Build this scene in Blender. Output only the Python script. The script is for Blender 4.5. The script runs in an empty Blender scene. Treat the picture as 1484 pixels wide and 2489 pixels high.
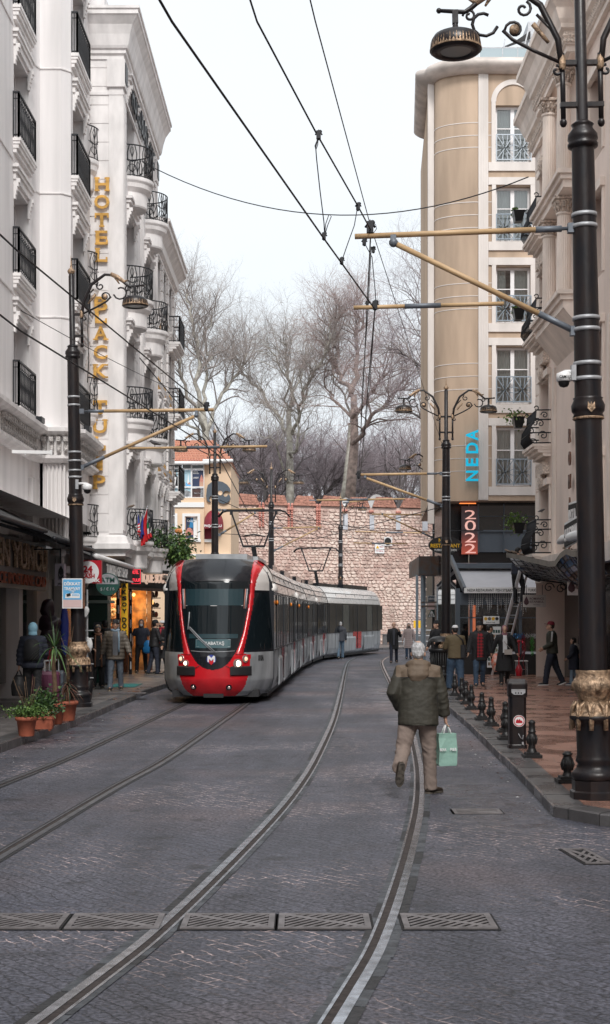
import bpy, bmesh, math, random
from math import sin, cos, pi, radians, sqrt
from mathutils import Vector, Matrix, noise
random.seed(7)
SC = bpy.context.scene
COL = SC.collection
cam = bpy.data.cameras.new('camera'); camo = bpy.data.objects.new('camera', cam); COL.objects.link(camo)
camo.location = (0, 0, 2.05); camo.rotation_euler = (radians(90), 0, 0)
cam.sensor_fit = 'VERTICAL'; cam.sensor_height = 36; cam.sensor_width = 36
cam.lens = 36 * 3500 / 2489.0; cam.shift_y = 0.1006
cam.clip_start = 0.1; cam.clip_end = 2000
SC.camera = camo
w = bpy.data.worlds.new("World"); SC.world = w; w.use_nodes = True
nt = w.node_tree; nt.nodes.clear()
sky = nt.nodes.new('ShaderNodeTexSky'); sky.sky_type = 'NISHITA'; sky.sun_disc = False
sky.sun_elevation = radians(48); sky.sun_rotation = radians(200); sky.dust_density = 6; sky.air_density = 1.2; sky.ozone_density = 1
hs = nt.nodes.new('ShaderNodeHueSaturation'); hs.inputs['Saturation'].default_value = 0.12
mx = nt.nodes.new('ShaderNodeMix'); mx.data_type = 'RGBA'; mx.inputs[0].default_value = 0.72
mx.inputs[7].default_value = (9.4, 9.95, 10.4, 1)      # even cloud layer over the sky
bg = nt.nodes.new('ShaderNodeBackground'); bg.inputs[1].default_value = 0.078
wo = nt.nodes.new('ShaderNodeOutputWorld')
cn = nt.nodes.new('ShaderNodeTexNoise'); cn.inputs['Scale'].default_value = 2.2; cn.inputs['Detail'].default_value = 5
cr = nt.nodes.new('ShaderNodeValToRGB'); cr.color_ramp.elements[0].position = .3; cr.color_ramp.elements[1].position = .7
cr.color_ramp.elements[0].color = (8.6, 9.3, 9.9, 1); cr.color_ramp.elements[1].color = (9.9, 10.3, 10.6, 1)
tcw = nt.nodes.new('ShaderNodeTexCoord'); nt.links.new(tcw.outputs['Generated'], cn.inputs[0]); nt.links.new(cn.outputs[0], cr.inputs[0]); nt.links.new(cr.outputs[0], mx.inputs[7])
nt.links.new(sky.outputs[0], hs.inputs['Color']); nt.links.new(hs.outputs[0], mx.inputs[6])
nt.links.new(mx.outputs[2], bg.inputs[0]); nt.links.new(bg.outputs[0], wo.inputs[0])
sl = bpy.data.lights.new('sun', 'SUN'); sl.energy = 1.5; sl.angle = radians(14); sl.color = (1.0, 0.97, 0.93)
so = bpy.data.objects.new('sun', sl); COL.objects.link(so)
so.rotation_euler = (radians(46), 0, radians(9))
SC.view_settings.view_transform = 'Standard'; SC.view_settings.look = 'None'
SC.view_settings.gamma = 1; SC.view_settings.exposure = 0.74
SC.cycles.use_denoising = True
SC.cycles.max_bounces = 6
F = 3500.0
def W(x, y, Z): return Vector(((x - 742) / F * Z, Z, 2.05 + (1495 - y) / F * Z))
def G(x, y, h=0.0):
 Z = F * (2.05 - h) / (y - 1495); return Vector(((x - 742) / F * Z, Z, h))
def X_(x, Z): return (x - 742) / F * Z
def H_(y, Z): return 2.05 + (1495 - y) / F * Z
def V(*a): return Vector(a)
class MB:
 def __init__(s): s.v = []; s.f = []; s.m = []; s.s = []
 def add(s, vs, fs, m=0, sm=False):
  o = len(s.v); s.v.extend([tuple(v) for v in vs])
  for f in fs: s.f.append([i + o for i in f]); s.m.append(m); s.s.append(sm)
 def quad(s, a, b, c, d, m=0): s.add([a, b, c, d], [(0, 1, 2, 3)], m)
 def box(s, x0, x1, y0, y1, z0, z1, m=0):
  vs = [(x, y, z) for x in (x0, x1) for y in (y0, y1) for z in (z0, z1)]
  s.add(vs, [(0, 1, 3, 2), (4, 6, 7, 5), (0, 4, 5, 1), (2, 3, 7, 6), (0, 2, 6, 4), (1, 5, 7, 3)], m)
 def obox(s, c, dx, dy, dz, m=0):      # centre and three half-extent vectors
  c = Vector(c); vs = [c + dx * i + dy * j + dz * k for i in (-1, 1) for j in (-1, 1) for k in (-1, 1)]
  s.add(vs, [(0, 1, 3, 2), (4, 6, 7, 5), (0, 4, 5, 1), (2, 3, 7, 6), (0, 2, 6, 4), (1, 5, 7, 3)], m)
 def bar(s, a, b, wd, th=None, m=0):
  a = Vector(a); b = Vector(b); d = b - a; L = d.length
  if L < 1e-6: return
  d.normalize(); up = Vector((0, 0, 1)) if abs(d.z) < .95 else Vector((0, 1, 0))
  x = d.cross(up).normalized(); z = x.cross(d)
  s.obox((a + b) / 2, d * (L / 2), x * (wd / 2), z * ((th or wd) / 2), m)
 def tube(s, pts, r, n=8, m=0, sm=True, cap=True, sx=1.0, sy=1.0, ref=None):
  pts = [Vector(p) for p in pts]
  if not isinstance(r, (list, tuple)): r = [r] * len(pts)
  rings = []; prev = None
  for i, p in enumerate(pts):
   d = (pts[min(i + 1, len(pts) - 1)] - pts[max(i - 1, 0)])
   if d.length < 1e-9: d = Vector((0, 0, 1))
   d.normalize()
   if prev is None:
    u = Vector(ref) if ref else (Vector((0, 0, 1)) if abs(d.z) < .9 else Vector((0, 1, 0)))
    x = (u - d * u.dot(d)).normalized()
   else:
    x = (prev - d * prev.dot(d))
    x = x.normalized() if x.length > 1e-6 else prev
   prev = x; y = d.cross(x)
   rings.append([p + (x * cos(2 * pi * k / n) * sx + y * sin(2 * pi * k / n) * sy) * r[i] for k in range(n)])
  vs = [v for q in rings for v in q]; fs = []
  for i in range(len(pts) - 1):
   for k in range(n):
    a = i * n + k; b = i * n + (k + 1) % n; fs.append((a, b, b + n, a + n))
  if cap: fs.append(tuple(range(n - 1, -1, -1))); fs.append(tuple((len(pts) - 1) * n + k for k in range(n)))
  s.add(vs, fs, m, sm)
 def lathe(s, prof, c=(0, 0, 0), n=24, m=0, sm=True, a0=0.0, a1=2 * pi, mf=None):
  c = Vector(c); full = abs(a1 - a0 - 2 * pi) < 1e-6; k = n if full else n + 1
  vs = []
  for r, z in prof:
   for j in range(k):
    a = a0 + (a1 - a0) * j / n; vs.append(c + Vector((r * cos(a), r * sin(a), z)))
  o = len(s.v); s.v.extend([tuple(v) for v in vs])
  for i in range(len(prof) - 1):
   for j in range(n):
    j2 = (j + 1) % k
    s.f.append([o + i * k + j, o + i * k + j2, o + (i + 1) * k + j2, o + (i + 1) * k + j])
    s.m.append(mf(i) if mf else m); s.s.append(sm)
 def loft(s, rings, m=0, sm=True, cap=True):
  n = len(rings[0]); vs = [v for q in rings for v in q]; fs = []
  for i in range(len(rings) - 1):
   for k in range(n):
    a = i * n + k; b = i * n + (k + 1) % n; fs.append((a, b, b + n, a + n))
  if cap: fs.append(tuple(range(n - 1, -1, -1))); fs.append(tuple((len(rings) - 1) * n + k for k in range(n)))
  s.add(vs, fs, m, sm)
 def ell(s, c, rx, ry, rz, n=12, m=0, rot=None):
  c = Vector(c); rings = []
  k = max(6, n // 2 + 2)
  for i in range(k):
   t = -pi / 2 + pi * (i + .02) / (k - 1 + .04)
   q = [Vector((rx * cos(t) * cos(2 * pi * j / n), ry * cos(t) * sin(2 * pi * j / n), rz * sin(t))) for j in range(n)]
   if rot: q = [rot @ v for v in q]
   rings.append([c + v for v in q])
  s.loft(rings, m)
 def prism(s, poly, a, u, vv, d, m=0):   # poly of 2-D points in plane (a; u, vv), extruded by vector d
  a = Vector(a); n = len(poly); f = [a + u * p[0] + vv * p[1] for p in poly]; b = [p + d for p in f]
  s.add(f + b, [tuple(range(n)), tuple(range(2 * n - 1, n - 1, -1))] + [(i, i + n, (i + 1) % n + n, (i + 1) % n) for i in range(n)], m)
 def sweep(s, prof, path, m=0, sm=False, cap=True, close=False):
  P = [Vector((p[0], p[1])) for p in path]; rings = []
  for i, p in enumerate(P):
   if close: d0 = (p - P[i - 1]).normalized(); d1 = (P[(i + 1) % len(P)] - p).normalized()
   else:
    d0 = (p - P[i - 1]).normalized() if i > 0 else None; d1 = (P[i + 1] - p).normalized() if i < len(P) - 1 else None
    d0 = d0 or d1; d1 = d1 or d0
   n0 = Vector((d0.y, -d0.x)); n1 = Vector((d1.y, -d1.x)); nn = (n0 + n1).normalized()
   k = 1 / max(.35, nn.dot(n0))
   rings.append([Vector((p.x + nn.x * o * k, p.y + nn.y * o * k, z)) for o, z in prof])
  n = len(prof); vs = [v for q in rings for v in q]; fs = []
  R = len(rings)
  for i in range(R if close else R - 1):
   for k in range(n - 1):
    a = i * n + k; b = ((i + 1) % R) * n + k; fs.append((a, b, b + 1, a + 1))
  if cap and not close and n > 2: fs.append(tuple(range(n))); fs.append(tuple((R - 1) * n + k for k in range(n - 1, -1, -1)))
  s.add(vs, fs, m, sm)
 def build(s, name, mats, parent=None, local=False):
  me = bpy.data.meshes.new(name); me.from_pydata(s.v, [], s.f)
  if not isinstance(mats, (list, tuple)): mats = [mats]
  for q in mats: me.materials.append(q)
  me.polygons.foreach_set('material_index', [min(i, len(mats) - 1) for i in s.m])
  me.polygons.foreach_set('use_smooth', s.s)
  o = bpy.data.objects.new(name, me); COL.objects.link(o)
  if parent:
   o.parent = parent
   if not local: o.location = -wloc(parent)
  me.update(); return o
def wloc(o):
 v = Vector((0, 0, 0))
 while o: v = v + o.location; o = o.parent
 return v
def tag(o, label=None, cat=None, group=None, kind=None):
 if label: o['label'] = label
 if cat: o['category'] = cat
 if group: o['group'] = group
 if kind: o['kind'] = kind
 return o
def thing(name, label, cat, loc=(0, 0, 0), rz=0.0, group=None):
 o = bpy.data.objects.new(name, None); COL.objects.link(o); o.location = loc; o.rotation_euler = (0, 0, rz)
 o.empty_display_size = .2
 return tag(o, label, cat, group)
def dup(root, loc, rz=None, label=None, group=None, sc=None):
 kids = {}
 for o in list(COL.objects):
  if o.parent: kids.setdefault(o.parent, []).append(o)
 def cp(o, par):
  c = o.copy(); COL.objects.link(c); c.parent = par
  for k in kids.get(o, []): cp(k, c)
  return c
 r = cp(root, None); r.location = loc
 if rz is not None: r.rotation_euler = (0, 0, rz)
 if sc: r.scale = sc if isinstance(sc, (tuple, list)) else (sc,) * 3
 tag(r, label, None, group); return r
def struct(mb, name, m): return tag(mb.build(name, m), kind='structure')
TS = bpy.data.scenes.new('scratch')
def baked(o):
 TS.collection.objects.link(o); vl = TS.view_layers[0]; vl.update(); me = bpy.data.meshes.new_from_object(o.evaluated_get(vl.depsgraph)); return me
def remesh(mb, name, mats, parent, voxel, smooth=2, fn=None, matfn=None):
 me = bpy.data.meshes.new('t'); me.from_pydata(mb.v, [], mb.f)
 o = bpy.data.objects.new('t', me)
 r = o.modifiers.new('r', 'REMESH'); r.mode = 'VOXEL'; r.voxel_size = voxel; r.use_smooth_shade = True
 if smooth: k = o.modifiers.new('s', 'SMOOTH'); k.iterations = smooth; k.factor = .5
 nm = baked(o)
 bpy.data.objects.remove(o); bpy.data.meshes.remove(me)
 nm.name = name
 if not isinstance(mats, (list, tuple)): mats = [mats]
 nm.materials.clear()
 for q in mats: nm.materials.append(q)
 if fn:
  nm.update()
  cs = [(v.co.copy(), v.normal.copy()) for v in nm.vertices]; nm.vertices.foreach_set('co', [q for c, n in cs for q in fn(c, n)])
 if matfn:
  for p in nm.polygons: p.material_index = matfn(p.center)
 nm.polygons.foreach_set('use_smooth', [True] * len(nm.polygons))
 nm.update()
 b = bpy.data.objects.new(name, nm); COL.objects.link(b); b.parent = parent
 return b
_tc = {}
def text_geo(s, bold=0.0, ext=0.02):
 k = (s, bold, ext)
 if k in _tc: return _tc[k]
 c = bpy.data.curves.new('t', 'FONT'); c.body = s; c.size = 1; c.extrude = ext / 2; c.offset = bold; c.resolution_u = 3
 o = bpy.data.objects.new('t', c); me = baked(o)
 vs = [v.co.copy() for v in me.vertices]; fs = [list(p.vertices) for p in me.polygons]
 bpy.data.objects.remove(o); bpy.data.curves.remove(c); bpy.data.meshes.remove(me)
 if vs:
  x0 = min(v.x for v in vs); x1 = max(v.x for v in vs); y0 = min(v.y for v in vs); y1 = max(v.y for v in vs)
 else: x0 = y0 = 0; x1 = y1 = 1
 _tc[k] = (vs, fs, x0, x1, y0, y1); return _tc[k]
def txt(mb, s, c, xd, up, wd, ht, m=0, ext=.02, bold=0.0):
 vs, fs, x0, x1, y0, y1 = text_geo(s, bold, 1.0)
 c = Vector(c); xd = Vector(xd).normalized(); up = Vector(up).normalized(); n = xd.cross(up)
 mb.add([c + xd * ((v.x - (x0 + x1) / 2) / (x1 - x0) * wd) + up * ((v.y - (y0 + y1) / 2) / (y1 - y0) * ht) + n * (v.z * ext) for v in vs], fs, m)
def facade(mb, o, u, Wd, z0, z1, ops, depth, m=0, mr=None):
 u = Vector((u[0], u[1], 0)).normalized(); n = u.cross(Vector((0, 0, 1))); o = Vector((o[0], o[1], 0))
 us = sorted(set([0, Wd] + [q for p in ops for q in p[:2]])); zs = sorted(set([z0, z1] + [q for p in ops for q in p[2:4]]))
 P = lambda a, z, d=0: o + u * a + Vector((0, 0, z)) - n * d
 for i in range(len(us) - 1):
  for j in range(len(zs) - 1):
   a = (us[i] + us[i + 1]) / 2; z = (zs[j] + zs[j + 1]) / 2
   if any(p[0] < a < p[1] and p[2] < z < p[3] for p in ops): continue
   mb.quad(P(us[i], zs[j]), P(us[i + 1], zs[j]), P(us[i + 1], zs[j + 1]), P(us[i], zs[j + 1]), m)
 mr = m if mr is None else mr
 for a, b, c, d in [p[:4] for p in ops]:
  mb.quad(P(a, c), P(b, c), P(b, c, depth), P(a, c, depth), mr); mb.quad(P(a, d, depth), P(b, d, depth), P(b, d), P(a, d), mr)
  mb.quad(P(a, c, depth), P(a, d, depth), P(a, d), P(a, c), mr); mb.quad(P(b, c), P(b, d), P(b, d, depth), P(b, c, depth), mr)
def window(parent, o, u, a, b, c, d, depth, mf, mp, mull=(0.5,), trans=(0.62,), fr=.07, curtain=None):
 u = Vector((u[0], u[1], 0)).normalized(); n = u.cross(Vector((0, 0, 1))); o = Vector((o[0], o[1], 0)); up = Vector((0, 0, 1))
 P = lambda q, z, dd=0: o + u * q + Vector((0, 0, z)) - n * dd
 f = MB(); t = .03; dd = depth - .05
 def bar(q0, q1, z0, z1, pr=0): f.obox((P(q0, z0, dd) + P(q1, z1, dd)) / 2 + n * pr, u * ((q1 - q0) / 2), n * t, up * ((z1 - z0) / 2))
 bar(a, a + fr, c, d); bar(b - fr, b, c, d); bar(a + fr, b - fr, c, c + fr); bar(a + fr, b - fr, d - fr, d)
 for k in mull: q = a + (b - a) * k; bar(q - fr * .8, q + fr * .8, c + fr, d - fr, .004)
 for k in trans: z = c + (d - c) * k; bar(a + fr, b - fr, z - .018, z + .018, -.008)
 w_ = f.build('window', mf, parent)
 g = MB(); g.quad(P(a, c, dd + .01), P(b, c, dd + .01), P(b, d, dd + .01), P(a, d, dd + .01))
 p_ = g.build('pane', mp, w_)
 if curtain:
  g = MB(); N = 40; vs = []
  for i in range(N + 1):
   q = a + (b - a) * i / N; off = dd + .12 + .03 * sin(i * 2.1) + .015 * sin(i * 3.7)
   if .44 < i / N < .56: off += .0
   vs += [P(q, c, off), P(q, d, off)]
  g.add(vs, [(2 * i, 2 * i + 2, 2 * i + 3, 2 * i + 1) for i in range(N) if not (curtain == 2 and .30 < i / N < .5)], 0, True)
  g.build('curtain', MT['curtain'], w_)
 return w_
MT = {}
def M(key, col, rough=.6, metal=0.0, bump=0.0, bs=20.0, var=0.0, vs=2.0, coat=0.0, emit=None, es=1.0, alpha=None, col2=None, stretch=None, spec=None, trans=0.0, detail=4, dist=.01):
 m = bpy.data.materials.new(key); m.use_nodes = True; nt = m.node_tree; N = nt.nodes; L = nt.links
 b = N['Principled BSDF']; b.inputs['Base Color'].default_value = (*col, 1); b.inputs['Roughness'].default_value = rough
 b.inputs['Metallic'].default_value = metal; b.inputs['Coat Weight'].default_value = coat
 if spec is not None: b.inputs['Specular IOR Level'].default_value = spec
 if emit: b.inputs['Emission Color'].default_value = (*emit, 1); b.inputs['Emission Strength'].default_value = es
 if trans: b.inputs['Transmission Weight'].default_value = trans
 if var or bump or col2:
  tc = N.new('ShaderNodeTexCoord'); mp = N.new('ShaderNodeMapping'); L.new(tc.outputs['Object'], mp.inputs[0])
  if stretch: mp.inputs['Scale'].default_value = stretch
 if var or col2:
  n = N.new('ShaderNodeTexNoise'); n.inputs['Scale'].default_value = vs; n.inputs['Detail'].default_value = detail; L.new(mp.outputs[0], n.inputs[0])
  r = N.new('ShaderNodeValToRGB'); r.color_ramp.elements[0].position = .34; r.color_ramp.elements[1].position = .66
  c2 = col2 if col2 else tuple(max(0, c * (1 - var)) for c in col)
  c1 = col if col2 else tuple(min(1, c * (1 + var * .6)) for c in col)
  r.color_ramp.elements[0].color = (*c2, 1); r.color_ramp.elements[1].color = (*c1, 1)
  L.new(n.outputs[0], r.inputs[0]); L.new(r.outputs[0], b.inputs['Base Color'])
  mr = N.new('ShaderNodeMapRange'); mr.inputs[3].default_value = min(1, rough * 1.15); mr.inputs[4].default_value = rough * .85
  L.new(n.outputs[0], mr.inputs[0]); L.new(mr.outputs[0], b.inputs['Roughness'])
 if bump:
  n2 = N.new('ShaderNodeTexNoise'); n2.inputs['Scale'].default_value = bs; n2.inputs['Detail'].default_value = 4; L.new(mp.outputs[0], n2.inputs[0])
  bp = N.new('ShaderNodeBump'); bp.inputs['Strength'].default_value = bump; bp.inputs['Distance'].default_value = dist; L.new(n2.outputs[0], bp.inputs['Height'])
  L.new(bp.outputs[0], b.inputs['Normal'])
 MT[key] = m; return m
def mixn(nt, a, b, f):
 x = nt.nodes.new('ShaderNodeMix'); x.data_type = 'RGBA'
 for i, q in ((6, a), (7, b)):
  if isinstance(q, tuple): x.inputs[i].default_value = (*q, 1)
  else: nt.links.new(q, x.inputs[i])
 if isinstance(f, float): x.inputs[0].default_value = f
 else: nt.links.new(f, x.inputs[0])
 return x.outputs[2]
def noisen(nt, vec, sc, det=4, lo=.4, hi=.6):
 n = nt.nodes.new('ShaderNodeTexNoise'); n.inputs['Scale'].default_value = sc; n.inputs['Detail'].default_value = det
 if vec: nt.links.new(vec, n.inputs[0])
 r = nt.nodes.new('ShaderNodeMapRange'); r.inputs[1].default_value = lo; r.inputs[2].default_value = hi; nt.links.new(n.outputs[0], r.inputs[0])
 return r.outputs[0]
def mathn(nt, op, a, b=None):
 x = nt.nodes.new('ShaderNodeMath'); x.operation = op; x.use_clamp = False
 for i, q in enumerate((a, b)):
  if q is None: continue
  if isinstance(q, (int, float)): x.inputs[i].default_value = q
  else: nt.links.new(q, x.inputs[i])
 return x.outputs[0]
def road_mat():
 m = bpy.data.materials.new('road'); m.use_nodes = True; nt = m.node_tree; N = nt.nodes; L = nt.links; b = N['Principled BSDF']
 g = N.new('ShaderNodeNewGeometry'); pos = g.outputs['Position']
 nz = N.new('ShaderNodeTexNoise'); nz.inputs['Scale'].default_value = 1.1; nz.inputs['Detail'].default_value = 3; L.new(pos, nz.inputs[0])
 sc = N.new('ShaderNodeVectorMath'); sc.operation = 'SCALE'; sc.inputs[3].default_value = .28; L.new(nz.outputs[1], sc.inputs[0])
 nz2 = N.new('ShaderNodeTexNoise'); nz2.inputs['Scale'].default_value = 16; nz2.inputs['Detail'].default_value = 3; L.new(pos, nz2.inputs[0])
 sc2 = N.new('ShaderNodeVectorMath'); sc2.operation = 'SCALE'; sc2.inputs[3].default_value = .045; L.new(nz2.outputs[1], sc2.inputs[0])
 ad = N.new('ShaderNodeVectorMath'); L.new(pos, ad.inputs[0]); L.new(sc.outputs[0], ad.inputs[1])
 ad2 = N.new('ShaderNodeVectorMath'); L.new(ad.outputs[0], ad2.inputs[0]); L.new(sc2.outputs[0], ad2.inputs[1])
 mp = N.new('ShaderNodeMapping'); mp.inputs['Rotation'].default_value = (0, 0, radians(52)); L.new(ad2.outputs[0], mp.inputs[0])
 br = N.new('ShaderNodeTexBrick'); br.inputs['Scale'].default_value = 1; br.inputs['Brick Width'].default_value = .21; br.inputs['Row Height'].default_value = .105
 br.inputs['Mortar Size'].default_value = .0075; br.inputs['Mortar Smooth'].default_value = .6; br.inputs['Bias'].default_value = 0
 br.inputs['Color1'].default_value = (.034, .036, .044, 1); br.inputs['Color2'].default_value = (.050, .051, .061, 1); br.inputs['Mortar'].default_value = (.05, .05, .056, 1)
 L.new(mp.outputs[0], br.inputs[0])
 big = noisen(nt, pos, .45, 4, .35, .65)
 tan = noisen(nt, pos, .42, 4, .45, .58)
 brk = noisen(nt, pos, 5.0, 3, .42, .54)
 grain = noisen(nt, pos, 34.0, 5, .36, .64)
 c = mixn(nt, br.outputs[0], (.072, .069, .072), mathn(nt, 'MULTIPLY', big, .45))
 warm = noisen(nt, pos, .25, 3, .52, .72)
 c = mixn(nt, c, (.115, .075, .062), mathn(nt, 'MULTIPLY', warm, .45))
 jt = mathn(nt, 'MULTIPLY', mathn(nt, 'MULTIPLY', br.outputs[1], tan), brk)
 c = mixn(nt, c, (.32, .25, .22), mathn(nt, 'MULTIPLY', jt, 1.0))
 dj = mathn(nt, 'MULTIPLY', br.outputs[1], mathn(nt, 'SUBTRACT', 1.0, tan))
 c = mixn(nt, c, (.014, .014, .016), mathn(nt, 'MULTIPLY', dj, .8))
 sp = N.new('ShaderNodeMix'); sp.data_type = 'RGBA'; sp.blend_type = 'MULTIPLY'; sp.inputs[0].default_value = 1
 gr = N.new('ShaderNodeValToRGB'); gr.color_ramp.elements[0].color = (.42, .42, .44, 1); gr.color_ramp.elements[1].color = (1.8, 1.76, 1.74, 1); L.new(grain, gr.inputs[0])
 L.new(c, sp.inputs[6]); L.new(gr.outputs[0], sp.inputs[7])
 gr2 = noisen(nt, pos, 190.0, 2, .3, .7)
 g2 = N.new('ShaderNodeValToRGB'); g2.color_ramp.elements[0].color = (.72, .72, .72, 1); g2.color_ramp.elements[1].color = (1.3, 1.3, 1.3, 1); L.new(gr2, g2.inputs[0])
 sp2 = N.new('ShaderNodeMix'); sp2.data_type = 'RGBA'; sp2.blend_type = 'MULTIPLY'; sp2.inputs[0].default_value = 1
 L.new(sp.outputs[2], sp2.inputs[6]); L.new(g2.outputs[0], sp2.inputs[7])
 ms = N.new('ShaderNodeMapping'); ms.inputs['Scale'].default_value = (1.0, .13, 1); L.new(pos, ms.inputs[0])
 st = noisen(nt, ms.outputs[0], 1.3, 5, .36, .64); sc_ = N.new('ShaderNodeValToRGB'); sc_.color_ramp.elements[0].color = (.94, .97, 1.08, 1); sc_.color_ramp.elements[1].color = (1.52, 1.56, 1.72, 1); L.new(st, sc_.inputs[0])
 sp3 = N.new('ShaderNodeMix'); sp3.data_type = 'RGBA'; sp3.blend_type = 'MULTIPLY'; sp3.inputs[0].default_value = 1; L.new(sp2.outputs[2], sp3.inputs[6]); L.new(sc_.outputs[0], sp3.inputs[7])
 spot = noisen(nt, pos, 2.6, 5, .60, .70); fin = mixn(nt, sp3.outputs[2], (.018, .018, .02), mathn(nt, 'MULTIPLY', spot, .65))
 L.new(fin, b.inputs['Base Color'])
 sx = N.new('ShaderNodeSeparateXYZ'); L.new(pos, sx.inputs[0])
 def bump_at(ch, c0, wd):
  d = mathn(nt, 'DIVIDE', mathn(nt, 'SUBTRACT', sx.outputs[ch], c0), wd); return mathn(nt, 'MULTIPLY', d, d)
 def patch(x0, wx, y0, wy):
  e = mathn(nt, 'ADD', bump_at(0, x0, wx), bump_at(1, y0, wy))
  return mathn(nt, 'MAXIMUM', mathn(nt, 'SUBTRACT', 1.0, e), 0.0)
 wet = mathn(nt, 'ADD', mathn(nt, 'ADD', patch(2.0, .7, 15.6, 3.2), patch(-3.9, .7, 27, 5)), mathn(nt, 'MULTIPLY', patch(2.2, .7, 33, 14), .6))
 wn = noisen(nt, pos, 1.6, 4, .38, .58)
 wet = mathn(nt, 'MINIMUM', mathn(nt, 'MULTIPLY', wet, mathn(nt, 'MULTIPLY', wn, 1.7)), 1.0)
 ro = mathn(nt, 'SUBTRACT', mathn(nt, 'ADD', .50, mathn(nt, 'MULTIPLY', big, .14)), mathn(nt, 'MULTIPLY', wet, .32))
 L.new(ro, b.inputs['Roughness'])
 b.inputs['Specular IOR Level'].default_value = .5
 bp = N.new('ShaderNodeBump'); bp.inputs['Strength'].default_value = .55; bp.inputs['Distance'].default_value = .012
 bh = mathn(nt, 'ADD', mathn(nt, 'MULTIPLY', br.outputs[1], -.8), mathn(nt, 'ADD', mathn(nt, 'MULTIPLY', grain, .5), noisen(nt, pos, 9.0, 3, .3, .7)))
 L.new(bh, bp.inputs['Height']); L.new(bp.outputs[0], b.inputs['Normal'])
 return m
def slab_mat(key, c1, c2, mort, bw, bh_, rot, rough, wetn=.25, ms=.006, dark=(.05, .045, .045)):
 m = bpy.data.materials.new(key); m.use_nodes = True; nt = m.node_tree; N = nt.nodes; L = nt.links; b = N['Principled BSDF']
 g = N.new('ShaderNodeNewGeometry'); pos = g.outputs['Position']
 mp = N.new('ShaderNodeMapping'); mp.inputs['Rotation'].default_value = (0, 0, radians(rot)); L.new(pos, mp.inputs[0])
 br = N.new('ShaderNodeTexBrick'); br.inputs['Scale'].default_value = 1; br.inputs['Brick Width'].default_value = bw; br.inputs['Row Height'].default_value = bh_
 br.inputs['Mortar Size'].default_value = ms; br.inputs['Mortar Smooth'].default_value = .3
 br.inputs['Color1'].default_value = (*c1, 1); br.inputs['Color2'].default_value = (*c2, 1); br.inputs['Mortar'].default_value = (*mort, 1)
 L.new(mp.outputs[0], br.inputs[0])
 n1 = noisen(nt, pos, 1.3, 5, .42, .62); n2 = noisen(nt, pos, 30, 3, .3, .7)
 c = mixn(nt, br.outputs[0], dark, mathn(nt, 'MULTIPLY', n1, .32))
 c = mixn(nt, c, tuple(q * 1.5 for q in c1), mathn(nt, 'MULTIPLY', n2, .25))
 L.new(c, b.inputs['Base Color'])
 L.new(mathn(nt, 'SUBTRACT', rough, mathn(nt, 'MULTIPLY', n1, wetn)), b.inputs['Roughness'])
 bp = N.new('ShaderNodeBump'); bp.inputs['Strength'].default_value = .3; bp.inputs['Distance'].default_value = .004
 L.new(mathn(nt, 'ADD', mathn(nt, 'MULTIPLY', br.outputs[1], -1.0), mathn(nt, 'MULTIPLY', noisen(nt, pos, 12, 3, .3, .7), .5)), bp.inputs['Height']); L.new(bp.outputs[0], b.inputs['Normal'])
 MT[key] = m; return m
def rubble_mat():
 m = bpy.data.materials.new('rubble'); m.use_nodes = True; nt = m.node_tree; N = nt.nodes; L = nt.links; b = N['Principled BSDF']
 at = N.new('ShaderNodeAttribute'); at.attribute_name = 'tint'; g = N.new('ShaderNodeNewGeometry'); pos = g.outputs['Position']
 r = N.new('ShaderNodeValToRGB'); e = r.color_ramp.elements
 e[0].position = 0; e[0].color = (.54, .36, .31, 1); e[1].position = 1; e[1].color = (.82, .69, .61, 1)
 for p, c in ((.25, (.62, .45, .39)), (.5, (.72, .56, .49)), (.75, (.76, .62, .54))): q = e.new(p); q.color = (*c, 1)
 L.new(at.outputs['Fac'], r.inputs[0])
 c = mixn(nt, r.outputs[0], (.48, .34, .29), mathn(nt, 'MULTIPLY', noisen(nt, pos, 7.0, 4, .45, .75), .5))
 c = mixn(nt, c, (.26, .17, .14), mathn(nt, 'MULTIPLY', noisen(nt, pos, .9, 6, .54, .68), .55))
 L.new(c, b.inputs['Base Color']); b.inputs['Roughness'].default_value = .9
 bp = N.new('ShaderNodeBump'); bp.inputs['Strength'].default_value = .7; bp.inputs['Distance'].default_value = .05
 L.new(noisen(nt, pos, 9, 5, .2, .8), bp.inputs['Height']); L.new(bp.outputs[0], b.inputs['Normal'])
 MT['rubble'] = m; return m
MT['road'] = road_mat()
slab_mat('tile_red', (.30, .155, .115), (.25, .135, .10), (.13, .09, .075), .62, .62, 8, .40, .28, dark=(.15, .115, .105))
slab_mat('tile_grey', (.15, .135, .13), (.115, .105, .102), (.04, .038, .038), .62, .42, -4, .55, .25)
slab_mat('kerb', (.105, .10, .102), (.075, .073, .075), (.025, .025, .025), 3.0, .55, -2, .42, .2, .012)
rubble_mat()
M('white_plaster', (.80, .77, .765), .75, bump=.15, bs=60, var=.11, vs=1.6, stretch=(1.6, 1.6, .12))
M('white_plaster_b', (.66, .63, .62), .75, bump=.15, bs=50, var=.16, vs=1.5, stretch=(1.6, 1.6, .15))
M('white_trim', (.79, .76, .75), .7, bump=.1, bs=40, var=.14, vs=2.2, stretch=(1.5, 1.5, .5))
M('carved', (.58, .55, .53), .85, bump=1.0, bs=28, var=.35, vs=22, dist=.05)
M('cream_wall', (.80, .66, .58), .8, bump=.15, bs=40, var=.14, vs=.8, stretch=(1, 1, .35))
M('cream_trim', (.84, .73, .65), .75, bump=.25, bs=30, var=.18, vs=1.6, stretch=(1, 1, .3))
M('cream_carved', (.80, .68, .59), .85, bump=1.0, bs=26, var=.35, vs=20, dist=.05)
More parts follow.
